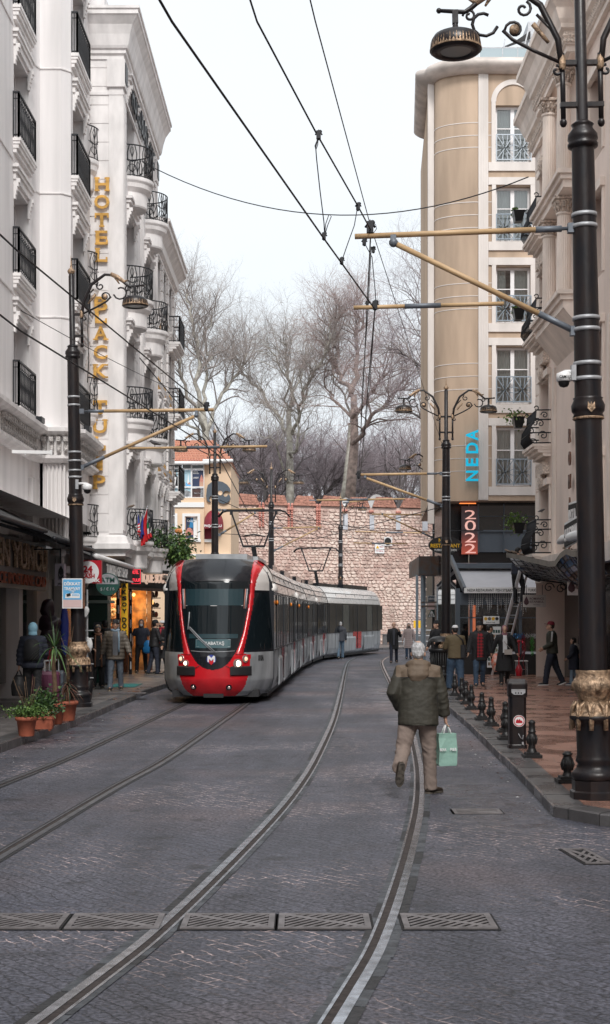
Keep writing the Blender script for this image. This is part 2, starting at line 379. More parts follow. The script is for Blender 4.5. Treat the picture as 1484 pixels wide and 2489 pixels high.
M('tan_stucco', (.46, .345, .255), .85, bump=.2, bs=70, var=.22, vs=1.1, stretch=(1.3, 1.3, .2), detail=7)
M('pale_stone', (.66, .61, .575), .75, bump=.15, bs=30, var=.12, vs=1.5, stretch=(1, 1, .3))
M('cornice_stone', (.56, .50, .46), .85, bump=.4, bs=12, var=.28, vs=1.3, stretch=(1, 1, 2.5))
M('peach', (.72, .53, .37), .85, bump=.1, bs=50, var=.05, vs=.8)
M('ochre', (.72, .43, .16), .85, var=.06)
M('iron', (.022, .023, .027), .45, metal=.3, bump=.1, bs=40)
M('pole_black', (.011, .011, .014), .36, bump=.3, bs=26, var=.4, vs=7, col2=(.022, .015, .014), stretch=(1, 1, .4), spec=.4)
M('bollard_black', (.024, .024, .025), .42, metal=.3, bump=.4, bs=40)
M('gold', (.42, .29, .19), .48, metal=.4, bump=.7, bs=38, var=.6, vs=18, dist=.02)
M('gold_letter', (.68, .38, .09), .35, metal=.2, var=.45, vs=3, stretch=(1, 1, 2.2))
M('galv', (.42, .43, .45), .45, metal=.3, var=.2, vs=12)
M('tube_tan', (.52, .35, .19), .5, var=.15, vs=5, bump=.1)
M('tube_grey', (.16, .18, .21), .5, metal=.3, var=.2, vs=8)
M('wire', (.012, .012, .016), .5)
M('rail_steel', (.42, .44, .48), .24, metal=.9, var=.45, vs=9, bump=.15, bs=30)
M('rail_dark', (.13, .13, .14), .45, metal=.5, var=.3, vs=4)
M('groove', (.036, .027, .025), .8, var=.4, vs=15, bump=.6, bs=30)
M('rail_edge', (.062, .068, .078), .6, var=.5, vs=7, bump=.8, bs=14, dist=.02)
M('tar', (.02, .02, .022), .6, var=.3, vs=15, bump=.6, bs=25)
M('grate', (.19, .175, .178), .55, metal=.4, var=.3, vs=8)
M('grate_hole', (.012, .011, .012), .9)
M('glass_dark', (.018, .022, .024), .06, spec=.8)
M('glass_sky', (.20, .235, .25), .08, spec=.8)
M('glass_shop', (.03, .025, .02), .1)
M('curtain', (.46, .47, .46), .9, bump=.2, bs=8, var=.15, vs=10, stretch=(8, 8, .3))
M('pvc', (.78, .76, .76), .4)
M('rail_blue', (.25, .30, .35), .5)
M('rail_bluelight', (.45, .50, .55), .5)
M('black_panel', (.012, .012, .014), .25)
M('slate_panel', (.085, .105, .13), .4, var=.1)
M('awning_black', (.022, .021, .022), .75, bump=.2, bs=8, var=.2)
M('awning_grey', (.42, .42, .45), .7, bump=.3, bs=5, var=.05)
M('white_paint', (.78, .78, .78), .4)
M('red_sign', (.45, .012, .025), .35)
M('darkred', (.22, .015, .03), .6)
M('blue_sign', (.13, .42, .72), .4)
M('pink_sign', (.62, .46, .45), .5)
M('neda_blue', (.0, .46, .68), .3, emit=(.0, .35, .55), es=.35)
M('green_sign', (.018, .075, .06), .35)
M('yellow_sign', (.72, .42, .02), .4)
M('black', (.01, .01, .011), .4)
M('wood_brown', (.14, .06, .035), .5, var=.3, vs=10)
M('terracotta', (.36, .10, .055), .7, var=.15, vs=6)
M('roof_tile', (.46, .20, .13), .85, var=.3, vs=12, bump=.5, bs=10)
M('brick_cap', (.31, .145, .105), .85, var=.45, vs=7, bump=.4, bs=25)
M('tile_pink', (.56, .25, .20), .85, var=.25, vs=9)
M('mortar', (.62, .46, .40), .95, var=.3, vs=1.2, bump=.6, bs=14, dist=.04)
M('leaf', (.07, .14, .035), .6, var=.4, vs=12)
M('leaf_dark', (.035, .075, .03), .6, var=.4, vs=12)
M('leaf_dry', (.16, .07, .045), .8, var=.3, vs=12)
M('leaf_bright', (.13, .22, .05), .6, var=.3, vs=14)
M('bark_pale', (.52, .50, .44), .9, var=.5, vs=2.5, col2=(.24, .22, .19), bump=.3, bs=4)
M('bark_red', (.26, .20, .175), .9, var=.45, vs=3)
M('twig', (.27, .235, .22), .9)
M('twig_red', (.29, .215, .20), .9)
M('bark_dark', (.12, .105, .105), .9)
M('twig_dark', (.25, .21, .225), .9)
M('hill', (.10, .085, .07), 1.0, var=.4, vs=.6, bump=1.0, bs=2)
M('warm_light', (1, .6, .25), .5, emit=(1, .50, .16), es=1.6)
M('warm_shelf', (.50, .24, .08), .5, var=.8, vs=4, col2=(.12, .05, .02))
M('goods', (.35, .18, .08), .4, var=.9, vs=14, col2=(.05, .12, .15))
M('led_red', (.5, .02, .03), .5, emit=(1, .05, .08), es=1.1)
M('led_white', (.9, .9, .9), .5, emit=(.9, .95, 1), es=.9)
M('neon_pink', (.8, .45, .42), .5, emit=(1, .55, .45), es=.3)
M('orange_glow', (.9, .2, .05), .5, emit=(1, .22, .05), es=1.0)
def clear_glass(key, refl=.12, tint=(.85, .9, .9)):
 m = bpy.data.materials.new(key); m.use_nodes = True; nt = m.node_tree; nt.nodes.clear(); o = nt.nodes.new('ShaderNodeOutputMaterial')
 t = nt.nodes.new('ShaderNodeBsdfTransparent'); t.inputs[0].default_value = (*tint, 1); g = nt.nodes.new('ShaderNodeBsdfGlossy'); g.inputs['Roughness'].default_value = .03; x = nt.nodes.new('ShaderNodeMixShader')
 f = nt.nodes.new('ShaderNodeFresnel'); f.inputs[0].default_value = 1.5; a = nt.nodes.new('ShaderNodeMath'); a.operation = 'ADD'; a.inputs[1].default_value = refl; nt.links.new(f.outputs[0], a.inputs[0]); nt.links.new(a.outputs[0], x.inputs[0])
 nt.links.new(t.outputs[0], x.inputs[1]); nt.links.new(g.outputs[0], x.inputs[2]); nt.links.new(x.outputs[0], o.inputs[0]); MT[key] = m; return m
clear_glass('glass_clear', .14); clear_glass('glass_shopclear', .06, (.75, .75, .72))
b = MB(); b.box(-400, 400, -60, 900, -.3, -.02); struct(b, 'ground', MT['tile_grey'])
KR = [(9.0, 11.6), (4.4, 12.9), (2.86, 14.0), (2.52, 14.6), (2.68, 18.2), (2.75, 20.6), (2.93, 25.6), (3.05, 30.3), (3.35, 35.5), (3.7, 40), (4.15, 46), (4.6, 53), (5.2, 58), (6.4, 62.5), (8.6, 66.5), (12.5, 70), (24, 74)]
KL = [(-5.3, -2), (-5.1, 8), (-4.75, 17), (-4.46, 22.6), (-4.26, 25.5), (-4.20, 27.8), (-4.08, 34.7), (-4.12, 36.2), (-3.88, 40.5), (-3.75, 47), (-3.45, 54), (-2.8, 62), (-1.7, 70), (0.0, 77), (2.6, 82.5), (6.5, 86.5), (24, 90)]
b = MB(); n = len(KL)
def samp(P, y):
 for i in range(len(P) - 1):
  if P[i][1] <= y <= P[i + 1][1]:
   t = (y - P[i][1]) / (P[i + 1][1] - P[i][1]); return P[i][0] + (P[i + 1][0] - P[i][0]) * t
 return P[0][0] if y < P[0][1] else P[-1][0]
b.add([(-30, -20, 0), (40, -20, 0), (40, 95, 0), (-30, 95, 0)], [(0, 1, 2, 3)]); struct(b, 'road', MT['road'])
def smooth_path(P, k=4):
 out = []
 for i in range(len(P) - 1):
  p0 = Vector(P[max(i - 1, 0)]); p1 = Vector(P[i]); p2 = Vector(P[i + 1]); p3 = Vector(P[min(i + 2, len(P) - 1)])
  for j in range(k):
   t = j / k; out.append(.5 * ((2 * p1) + (p2 - p0) * t + (2 * p0 - 5 * p1 + 4 * p2 - p3) * t * t + (3 * p1 - p0 - 3 * p2 + p3) * t ** 3))
 out.append(Vector(P[-1])); return out
def pavement(K, side, h, far, name, m, kw=.32):
 top = MB(); n = len(K)
 inner = []
 for i, p in enumerate(K):
  a = Vector(K[max(i - 1, 0)]); c = Vector(K[min(i + 1, n - 1)]); d = (c - a).normalized(); nn = Vector((d.y, -d.x)) * side
  inner.append(Vector(p) + nn * kw)
 vs = [(p[0], p[1], h) for p in inner] + [far(p) + (h,) for p in inner]
 top.add(vs, [((i, i + 1, n + i + 1, n + i) if side < 0 else (i, n + i, n + i + 1, i + 1)) for i in range(n - 1)])
 struct(top, name, m)
 kb = MB()
 for i in range(n - 1):
  a0 = Vector(K[i]); a1 = Vector(K[i + 1]); b0 = inner[i]; b1 = inner[i + 1]; L = (a1 - a0).length; k = max(1, int(L / .8))
  for j in range(k):
   t0 = j / k + .004; t1 = (j + 1) / k - .004; dz = random.uniform(-.006, .006)
   P = [a0.lerp(a1, t0), a0.lerp(a1, t1), b0.lerp(b1, t1), b0.lerp(b1, t0)]
   c = .015; ins = [P[0].lerp(P[3], c / kw), P[1].lerp(P[2], c / kw)]
   hh = h + .003 + dz
   vs = [(P[0].x, P[0].y, -.01), (P[1].x, P[1].y, -.01), (P[1].x, P[1].y, hh - c), (P[0].x, P[0].y, hh - c), (ins[0].x, ins[0].y, hh), (ins[1].x, ins[1].y, hh), (P[2].x, P[2].y, hh), (P[3].x, P[3].y, hh), (P[2].x, P[2].y, -.01), (P[3].x, P[3].y, -.01)]
   kb.add(vs, [(0, 1, 2, 3), (3, 2, 5, 4), (4, 5, 6, 7), (7, 6, 8, 9), (1, 8, 6, 5, 2), (0, 3, 4, 7, 9)])
 struct(kb, 'kerb_' + name.split('_')[1], MT['kerb'])
pavement(KR, 1, .12, lambda p: (max(p[0] + 1, 30), p[1] if p[1] < 60 else p[1] - (p[1] - 55) * .5), 'pavement_right', MT['tile_red'])
pavement(KL, -1, .14, lambda p: (-30, p[1] + (0 if p[1] < 60 else (p[1] - 60) * .6)), 'pavement_left', MT['tile_grey'])
b = MB(); b.box(-30, 60, 91, 112, 0, .10); struct(b, 'pavement_far', MT['tile_grey'])
CR = [(-2.3, -1), (-1.35, 3.5), (-.51, 7.67), (-.15, 9.83), (.37, 14.2), (.68, 17.6), (.93, 21.4), (1.28, 28.1), (1.62, 36.8), (1.95, 46), (2.36, 57), (2.75, 64.5), (3.55, 71.5), (5.0, 77.5), (8.3, 82.5), (14, 86)]
CL = [(-4.3, -1), (-3.62, 8), (-3.25, 13.1), (-2.98, 17), (-2.70, 20.2), (-2.45, 25), (-2.1, 32.6), (-1.72, 42), (-1.3, 52), (-.85, 59), (-.25, 65), (.8, 71), (2.6, 77), (5.2, 81.5), (11, 86)]
CRs = smooth_path(CR, 8); CLs = smooth_path(CL, 8)
def offs(P, o):
 out = []
 for i, p in enumerate(P):
  a = P[max(i - 1, 0)]; c = P[min(i + 1, len(P) - 1)]; d = (c - a).normalized(); out.append(Vector((p.x + d.y * o, p.y - d.x * o)))
 return out
def strip(mb, P, o0, o1, z, m=0, side=True, z0=-.005, jag=0):
 A = offs(P, o0); B_ = offs(P, o1); n = len(P)
 if jag:
  A2 = []; B2 = []
 va = [(a.x, a.y, z) for a in A]; vb = [(c.x, c.y, z) for c in B_]
 mb.add(va + vb, [(i, n + i, n + i + 1, i + 1) for i in range(n - 1)], m)
 if side:
  for Q, fl in ((A, 0), (B_, 1)):
   mb.add([(q.x, q.y, z) for q in Q] + [(q.x, q.y, z0) for q in Q], [(i, i + 1, n + i + 1, n + i) for i in range(n - 1)], m)
def rail(P, c, inward, lab, bright, grp):
 r = thing('tram_rail', lab, 'rail', (P[8].x, P[8].y, 0), 0, grp)
 s = inward
 Q = P if bright else P
 b = MB(); strip(b, Q, c - s * .06, c, .010); b.build('rail_head', MT['rail_steel' if bright else 'rail_dark'], r)
 b = MB(); strip(b, Q, c, c + s * .05, .003); b.build('groove', MT['groove'], r)
 b = MB(); strip(b, Q, c + s * .05, c + s * .07, .009); b.build('guard_lip', MT['rail_steel' if bright else 'rail_dark'], r)
 b = MB()
 rnd = random.Random(3)
 for o0, o1 in ((c - s * .06, c - s * (.13 if bright else .095)), (c + s * .07, c + s * (.12 if bright else .10))):
  A = offs(Q, o0); B_ = offs(Q, o1)
  for i in range(len(Q) - 1):
   L = (A[i + 1] - A[i]).length; k = max(1, int(L / .45))
   for j in range(k):
    t0 = j / k + .01; t1 = (j + 1) / k - .01; q = rnd.uniform(.75, 1.0) if bright else 1; z = .0055
    a0 = A[i].lerp(A[i + 1], t0); a1 = A[i].lerp(A[i + 1], t1); b0 = B_[i].lerp(B_[i + 1], t0); b1 = B_[i].lerp(B_[i + 1], t1)
    b0 = a0.lerp(b0, q); b1 = a1.lerp(b1, q)
    b.quad((a0.x, a0.y, z), (a1.x, a1.y, z), (b1.x, b1.y, z), (b0.x, b0.y, z), 0 if rnd.random() < .85 else 1)
 b.build('edge_strip', [MT['rail_edge'], MT['tar']] if bright else [MT['tar']], r)
gr = 'steel tram rails set in the road'
rail(CRs, -.72, 1, 'bright grooved rail sweeping from the bottom left corner to the bend', True, gr)
rail(CRs, .72, -1, 'bright grooved rail passing between the old man\'s feet', True, gr)
rail(CLs, -.72, 1, 'thin dark rail nearest the left kerb', False, gr)
rail(CLs, .72, -1, 'dark rusty rail leading under the right headlight of the tram', False, gr)
def grate(name, lab, c, lx, ly, rz=0, grp='drain grates in a row across the road', diag=1):
 r = thing(name, lab, 'drain grate', c, rz, grp)
 b = MB(); b.box(-lx / 2 - .02, lx / 2 + .02, -ly / 2 - .02, ly / 2 + .02, .002, .006); b.build('pit', MT['grate_hole'], r, True)
 b = MB(); z0, z1 = .006, .016
 for q in ((-lx / 2, lx / 2, -ly / 2, -ly / 2 + .035), (-lx / 2, lx / 2, ly / 2 - .035, ly / 2), (-lx / 2, -lx / 2 + .04, -ly / 2 + .035, ly / 2 - .035), (lx / 2 - .04, lx / 2, -ly / 2 + .035, ly / 2 - .035)): b.box(*q, z0, z1)
 b.build('frame', MT['grate'], r, True)
 b = MB(); x = -lx; hy = ly / 2 - .035; xa, xb = -lx / 2 + .04, lx / 2 - .04
 while x < lx:
  p, q = Vector((x, -hy * diag, .0135)), Vector((x + .34, hy * diag, .0135)); t0 = max(0, (xa - p.x) / .34); t1 = min(1, (xb - p.x) / .34)
  if t1 - t0 > .05: b.bar(p.lerp(q, t0), p.lerp(q, t1), .028, .004)
  x += .072
 b.bar((-lx / 2 + .04, ly / 2 - .04, .0155), (lx / 2 - .04, -ly / 2 + .04, .0155), .05, .002)
 b.build('bars', MT['grate'], r, True); return r
for x0, x1, lab in ((-40, 158, 'drain grate cut by the left edge of the photo'), (170, 395, 'drain grate touching the left rail from outside'), (445, 668, 'drain grate just inside the left rail'), (678, 900, 'drain grate between the rails beside the right rail'), (978, 1200, 'single drain grate right of the right rail')):
 Z = 9.6; grate('drain_grate', lab, (X_((x0 + x1) / 2, Z), Z, 0), (x1 - x0) / F * Z, .46)
grate('manhole_cover', 'worn rectangular cover flush in the road by the right kerb', (X_(1160, 15.0), 15.0, -.006), .50, .36, 0, None, -1)
grate('gully_grate', 'broken gully grate at the right edge of the road', (X_(1424, 12.2), 12.2, 0), .22, .75, .1, None)
grate('pavement_grate', 'narrow kerbside drain in the left pavement by the couple', (X_(300, 35.0), 35.0, .145), 1.1, .5, .1, None)
b = MB(); nx, ny = 40, 26; vs = []
for j in range(ny + 1):
 for i in range(nx + 1):
  x = -70 + 160 * i / nx; y = 97 + 170 * j / ny
  z = 6.2 + 3.0 * (j / ny) ** .8 * 2 + 3.0 * noise.noise(Vector((x * .03, y * .03, 0))); vs.append((x, y, z))
b.add(vs, [(j * (nx + 1) + i, j * (nx + 1) + i + 1, (j + 1) * (nx + 1) + i + 1, (j + 1) * (nx + 1) + i) for j in range(ny) for i in range(nx)], 0, True)
b.quad((-70, 97, -1), (90, 97, -1), (90, 97, 6), (-70, 97, 6)); struct(b, 'hill', MT['hill'])
for sd, x0, lab in ((1, -6.9, 'unseen white house row on the left behind the camera, added for reflections'), (-1, 7.4, 'unseen cream house row on the right behind the camera, added for reflections')):  # unseen house rows, added so windscreen and road reflect a street canyon
 hb = MB(); ops = [(k * 3.2 + 1, k * 3.2 + 2.3, f, f + 2) for k in range(24) for f in (4.5, 7.8, 11.1, 14.4)]
 facade(hb, (x0, -70) if sd > 0 else (x0, 11), (0, sd), 81, .1, 19, ops, .3, 0, 0)
 t_ = thing('house_row', lab, 'building', (x0, -30, 0)); hb.box(x0 - 8 if sd > 0 else x0 + .35, x0 - .35 if sd > 0 else x0 + 8, -70, 10.9, .1, 19.2, 1); hb.build('wall', [MT['white_plaster_b' if sd > 0 else 'cream_wall'], MT['glass_dark']], t_)
UP = Vector((0, 0, 1)); XP = Vector((1, 0, 0)); YP = Vector((0, 1, 0))
def iron_bars(parent, p0, p1, z, h, out=None, name='railing', fancy=True, r=.011, m='iron'):
 """straight iron balcony front from p0 to p1 (xy), with returns of length out back to the wall"""
 b = MB(); p0 = Vector((p0[0], p0[1], 0)); p1 = Vector((p1[0], p1[1], 0)); segs = [(p0, p1)]
 if out: o = Vector((out[0], out[1], 0)); segs += [(p0 + o, p0), (p1, p1 + o)]
 for a, c in segs:
  L = (c - a).length; d = (c - a).normalized()
  b.bar(a + UP * (z + h), c + UP * (z + h), .05, .045); b.bar(a + UP * (z + .06), c + UP * (z + .06), .035, .03)
  b.bar(a + UP * (z + h * .86), c + UP * (z + h * .86), .02)
  n = max(2, int(L / .17))
  for i in range(n + 1):
   q = a.lerp(c, i / n); b.bar(q + UP * z, q + UP * (z + h), .045 if i in (0, n) else .018)
   if fancy and i < n and L > .5:
    m_ = a.lerp(c, (i + .5) / n); pts = [m_ + d * (.035 * sin(t * 6.28)) + UP * (z + h * (.12 + .7 * t)) for t in [k / 8 for k in range(9)]]
    b.tube(pts, .008, 4)
 return b.build(name, MT[m], parent)
def round_balcony(parent, cx, cy, r, z, a0, a1, sl=.85):
 """half-round stone tray with a tulip pattern iron railing"""
 prof = [(.25, z - sl), (r * .72, z - sl), (r * .75, z - sl + .05), (r * .75, z - .42), (r * .80, z - .38), (r * .90, z - .30), (r * .93, z - .18), (r * .99, z - .12), (r, z - .09), (r, z - .01), (.02, z)]
 b = MB(); b.lathe(prof, (cx, cy, 0), 28, 0, True, a0, a1)
 b.lathe([(0.0, z - sl + .002), (.26, z - sl)], (cx, cy, 0), 28, 0, False, a0, a1)
 o = b.build('balcony', MT['white_trim'], parent)
 for p in o.data.polygons: p.use_smooth = False
 g = MB(); R = r * .95; H = .93
 def P(a, h): return Vector((cx + R * cos(a), cy + R * sin(a), z + h))
 n = 30
 for h, rr in ((H, .020), (.03, .014)): g.tube([P(a0 + (a1 - a0) * i / n, h) for i in range(n + 1)], rr, 5)
 k = max(3, int(R * (a1 - a0) / .46)); da = (a1 - a0) / k
 for i in range(k + 1): g.tube([P(a0 + da * i, .03), P(a0 + da * i, H)], .012, 4)
 for i in range(k):
  c = a0 + da * (i + .5); w_ = da * .40
  for s in (-1, 1):
   g.tube([P(c, .12), P(c + s * w_ * .5, .2), P(c + s * w_ * .35, .42), P(c + s * w_ * .95, .5)], .015, 4)
   g.tube([P(c, .42), P(c + s * w_ * .7, .5), P(c + s * w_ * .75, .68), P(c + s * w_ * .4, .94)], .016, 4)
   g.tube([P(c + s * w_ * .95, .05), P(c + s * w_ * .6, .3), P(c, .36)], .012, 4)
  g.tube([P(c, .03), P(c, .86)], .012, 4)
  g.tube([P(c, .55), P(c + w_ * .3, .75), P(c, .93), P(c - w_ * .3, .75), P(c, .55)], .012, 4)
 g.build('railing', MT['iron'], o); return o
def hood(mb, o, u, a, b_, z, m=0, out=.28):
 """classical hood over an opening with two scroll brackets"""
 u = Vector((u[0], u[1], 0)).normalized(); n = u.cross(UP); o = Vector((o[0], o[1], 0))
 for i, (e, zz, h, ou) in enumerate(((.10, z + .22, .10, out * .75), (.16, z + .32, .08, out), (.05, z + .05, .17, out * .42))):
  mb.obox(o + u * ((a + b_) / 2) + n * (ou / 2) + UP * (zz + h / 2 + .001 * i), u * ((b_ - a) / 2 + e), n * (ou / 2), UP * (h / 2), m)
 for q in (a + .06, b_ - .06):
  for k in range(5):
   t = k / 4; mb.obox(o + u * q + n * (out * .7 * (1 - t) ** 1.3 / 2 + .02) + UP * (z + .03 - .10 * k), u * .07, n * (out * .35 * (1 - t) ** 1.3 + .025), UP * .05, m)
def sill_box(mb, o, u, a, b_, z, m=0, out=.34):
 u = Vector((u[0], u[1], 0)).normalized(); n = u.cross(UP); o = Vector((o[0], o[1], 0))
 for i, (h0, h1, ou, e) in enumerate(((-.09, 0, out, .06), (-.16, -.09, out * .9, .04), (-.26, -.16, out * .7, .02), (-.36, -.26, out * .42, 0))):
  mb.obox(o + u * ((a + b_) / 2) + n * (ou / 2) + UP * (z + (h0 + h1) / 2), u * ((b_ - a) / 2 + e), n * (ou / 2), UP * ((h1 - h0) / 2), m)
# ================================================================= white building at the left edge
FZ = [7.15, 10.4, 13.7, 16.95]
A = thing('stone_building', 'white building with a chamfered bay and small iron balconies at the left edge', 'building', (-8, 37, 0))
w_ = MB(); ZT = 24.0
opsA1 = []; base = 12.0
for yc in (36.15, 31.6, 27.0):
 for f in FZ: opsA1.append((yc - .95 - base, yc + .95 - base, f, f + 2.2))
facade(w_, (-7.12, base), (0, 1), 37.5 - base, 4.6, ZT, opsA1, .45)
w_.quad((-7.12, 37.5, 4.6), (-6.98, 37.9, 4.6), (-6.98, 37.9, ZT), (-7.12, 37.5, ZT))
w_.quad((-6.98, 37.9, 4.6), (-6.42, 37.9, 4.6), (-6.42, 37.9, ZT), (-6.98, 37.9, ZT))
w_.quad((-6.42, 37.9, 4.6), (-6.2, 38.12, 4.6), (-6.2, 38.12, ZT), (-6.42, 37.9, ZT))
opsA2 = [(.35, 2.3, f, f + 2.2) for f in FZ]
facade(w_, (-6.2, 38.12), (0, 1), 3.4, 4.6, ZT, opsA2, .45)
w_.quad((-7.12, base, 4.6), (-6.2, base, 4.6), (-6.2, 41.5, 4.6), (-7.12, 41.5, 4.6))
w_.box(-12, -7.6, base, 41.45, .14, ZT)
w_.build('wall', MT['white_plaster'], A)
t = MB()
pathA = [(-7.12, base), (-7.12, 37.5), (-6.98, 37.9), (-6.42, 37.9), (-6.2, 38.12), (-6.2, 41.45)]
for z in (9.86, 13.12, 16.4, 19.6): t.sweep([(0, z), (.025, z + .01), (.03, z + .04), (0, z + .06)], pathA)
t.sweep([(0, 6.05), (.12, 6.05), (.2, 6.12), (.28, 6.15), (.28, 6.22), (.16, 6.26), (.16, 6.72), (.34, 6.78), (.42, 6.84), (.42, 6.94), (.1, 7.0), (0, 7.0)], pathA)
for yc in (36.15,):
 for f in FZ: hood(t, (-7.12, 0), (0, 1), yc - .95, yc + .95, f + 2.25, 0, .15); sill_box(t, (-7.12, 0), (0, 1), yc - 1.0, yc + 1.05, f + .01, 0, .19)
for f in FZ: hood(t, (-6.2, 38.12), (0, 1), .35, 2.3, f + 2.25, 0, .16); sill_box(t, (-6.2, 38.12), (0, 1), .1, 2.4, f + .01, 0, .2)
t.build('moulding', MT['white_trim'], A)
t = MB()
for i in range(5):
 x = -7.0 + .19 * i; t.obox((x, 37.68, 6.5), XP * .05, YP * .08, UP * .2); t.obox((x, 37.6, 6.64), XP * .055, YP * .1, UP * .06); t.ell((x, 37.6, 6.36), .045, .07, .06, 8)
for (X, y0, y1) in ((-7.0, 33, 37.3), (-6.06, 38.4, 41.2)):
 y = y0
 while y < y1: t.obox((X, y, 6.5), YP * .05, XP * .08, UP * .2); t.obox((X + .07, y, 6.64), YP * .055, XP * .1, UP * .06); t.ell((X + .06, y, 6.36), .07, .045, .06, 8); y += .24
for f in FZ[1:]:
 t.obox((-7.11, 36.15, f - .72), YP * .85, XP * .05, UP * .17); t.obox((-6.19, 39.45, f - .72), YP * .85, XP * .05, UP * .17)
t.build('carved_ornament', MT['carved'], A)
for f in FZ:
 for (yc, X, y0, y1) in ((36.15, -7.12, 35.2, 37.1), (0, -6.2, 38.47, 40.42)):
  window(A, (X, 0), (0, 1), y0, y1, f, f + 2.2, .42, MT['pvc'], MT['glass_dark'])
 iron_bars(A, (-6.98, 35.1), (-6.98, 37.25), f, 1.1, (-.14, 0))
 iron_bars(A, (-6.05, 38.22), (-6.05, 40.45), f, 1.1, (-.15, 0))
t = MB(); t.quad((-7.9, 30, 4.0), (-7.9, 37.0, 4.0), (-7.9, 37.0, 6.05), (-7.9, 30, 6.05)); wn = t.build('window', MT['glass_sky'], A)
t = MB()
for y in (33.0, 34.3, 35.6, 36.9): t.box(-7.9, -7.84, y - .05, y + .05, 3.2, 6.0)
t.box(-7.9, -7.83, 30, 36.95, 5.9, 6.0); t.build('frame', MT['wood_brown'], wn)
t = MB(); t.box(-8.2, -6.9, 37.9, 41.4, .14, 6.04); t.box(-8.3, -7.0, 37.05, 37.89, 3.0, 5.6); t.box(-8.3, -7.55, 30, 37.04, 5.35, 6.04);
for i in range(4): t.box(-6.9, -6.86 - .01 * i, 38.1 + i * .7, 38.16 + i * .7, 3.1, 6.0)
for i in range(6): t.box(-6.85 + .1 * i, -6.80 + .1 * i, 37.84, 37.895, 3.1, 6.0)
t.box(-6.9, -6.3, 37.93, 38.4, 3.0, 6.03)
t.build('pilaster', MT['white_plaster_b'], A)
def floodlight(c, lab):
 r = thing('floodlight', lab, 'lamp', c, 0, 'floodlights on the stone ledge'); b = MB(); b.obox((0, .0, .12), YP * .22, XP * .06, UP * .07)
 for i in range(5): b.obox((-.07, -.18 + .09 * i, .12), YP * .012, XP * .03, UP * .08)
 b.build('housing', MT['iron'], r, True); b = MB(); b.bar((0, -.1, 0), (0, -.1, .1), .03); b.bar((0, .1, 0), (0, .1, .1), .03); b.build('bracket', MT['galv'], r, True)
floodlight((-6.8, 37.1, 6.95), 'louvred floodlight on the stone ledge left of the pole'); floodlight((-5.85, 38.9, 6.95), 'louvred floodlight on the ledge right of the pole')
# ================================================================= white hotel with round balconies
HX, HZ0, HZ1 = -5.27, 41.5, 51.0
Bh = thing('hotel_building', 'white hotel with half-round balconies and a deep curved cornice', 'building', (-8, 45, 0))
FH = [4.27, 7.9, 11.5, 15.1]
w_ = MB()
facade(w_, (-7.6, HZ0), (1, 0), HX + 7.6, 3.9, 18.6, [(.15, 1.45, f, f + 2.4) for f in FH], .4)
cols = [(43.5, 1.0), (48.2, 1.0)]
facade(w_, (HX, HZ0), (0, 1), HZ1 - HZ0, 3.9, 18.6, [(c - r - HZ0, c + r - HZ0, f, f + 2.5) for c, r in cols for f in FH], .5)
w_.quad((-7.6, HZ0, 3.9), (-7.6, HZ1, 3.9), (HX, HZ1, 3.9), (HX, HZ0, 3.9))
w_.box(-14, -5.85, HZ0 + .5, HZ1 - .01, 3.95, 20.2)
w_.quad((HX, HZ1, 3.9), (-9, HZ1, 3.9), (-9, HZ1, 18.6), (HX, HZ1, 18.6))
w_.box(-9, HX - .05, HZ0 + .05, HZ1 - .02, 18.6, 19.3)
w_.build('wall', MT['white_plaster'], Bh)
t = MB()
pathH = [(-7.6, HZ0), (HX, HZ0), (HX, HZ1)]
t.sweep([(0, 18.05), (.06, 18.05), (.06, 18.15), (.12, 18.2), (.12, 18.3), (.17, 18.33), (.2, 18.4), (.22, 18.5), (.26, 18.7), (.34, 18.95), (.48, 19.15), (.52, 19.18), (.52, 19.3), (.56, 19.32), (.56, 19.4), (0, 19.45)], pathH)
t.sweep([(0, 3.75), (.1, 3.75), (.1, 3.84), (.2, 3.9), (.26, 3.95), (.26, 4.1), (.2, 4.12), (.14, 4.3), (.03, 4.36), (0, 4.36)], pathH)
t.sweep([(0, 17.02), (.05, 17.03), (.05, 17.12), (0, 17.14)], pathH)
z = 4.45; i = 0
while z < 17.9:
 t.box(-6.45, -5.66, HZ0 - .018, HZ0 + .01, z, z + .51); i += 1; z += .535
t.box(-5.645, HX + .03, HZ0 - .035, HZ0 + .01, 4.4, 17.6)
for k in range(3): t.box(HX + .028, HX + .045 , HZ0 + .02 + .16 * k, HZ0 + .10 + .16 * k, 4.5, 17.2)
t.box(-5.70, HX + .09, HZ0 - .10, HZ0 + .5, 17.25, 18.04)
t.box(HX, HX + .09, HZ1 - .62, HZ1 + .05, 17.25, 18.04)
for yy in (46.0, 50.45): t.box(HX + .0, HX + .06, yy - .02, yy + .5, 4.4, 17.2); t.box(HX + .06, HX + .075, yy + .1, yy + .18, 4.5, 17.1); t.box(HX + .06, HX + .075, yy + .3, yy + .38, 4.5, 17.1)
for c, r in cols:
 for f in FH: hood(t, (HX, 0), (0, 1), c - r, c + r, f + 2.5, 0, .2)
 z = 4.5
 while z < 17:
  for (a, e) in ((c - r - .95, c - r - .08), (c + r + .08, c + r + .9)): t.box(HX, HX + .014, max(a, HZ0 + .55), min(e, HZ1 - .62), z, z + .52)
  z += .545
t.build('moulding', MT['white_trim'], Bh)
for c, r in cols:
 for f in FH: window(Bh, (HX, 0), (0, 1), c - r, c + r, f, f + 2.5, .48, MT['pvc'], MT['glass_dark'])
for f in FH:
 window(Bh, (-7.6, HZ0), (1, 0), .15, 1.45, f, f + 2.4, .38, MT['pvc'], MT['glass_dark'])
 round_balcony(Bh, -6.5, HZ0, .57, f, pi, 2 * pi)
for c, r in cols:
 for f in FH[:4]: round_balcony(Bh, HX - .1, c, .80, f, -pi / 2, pi / 2)
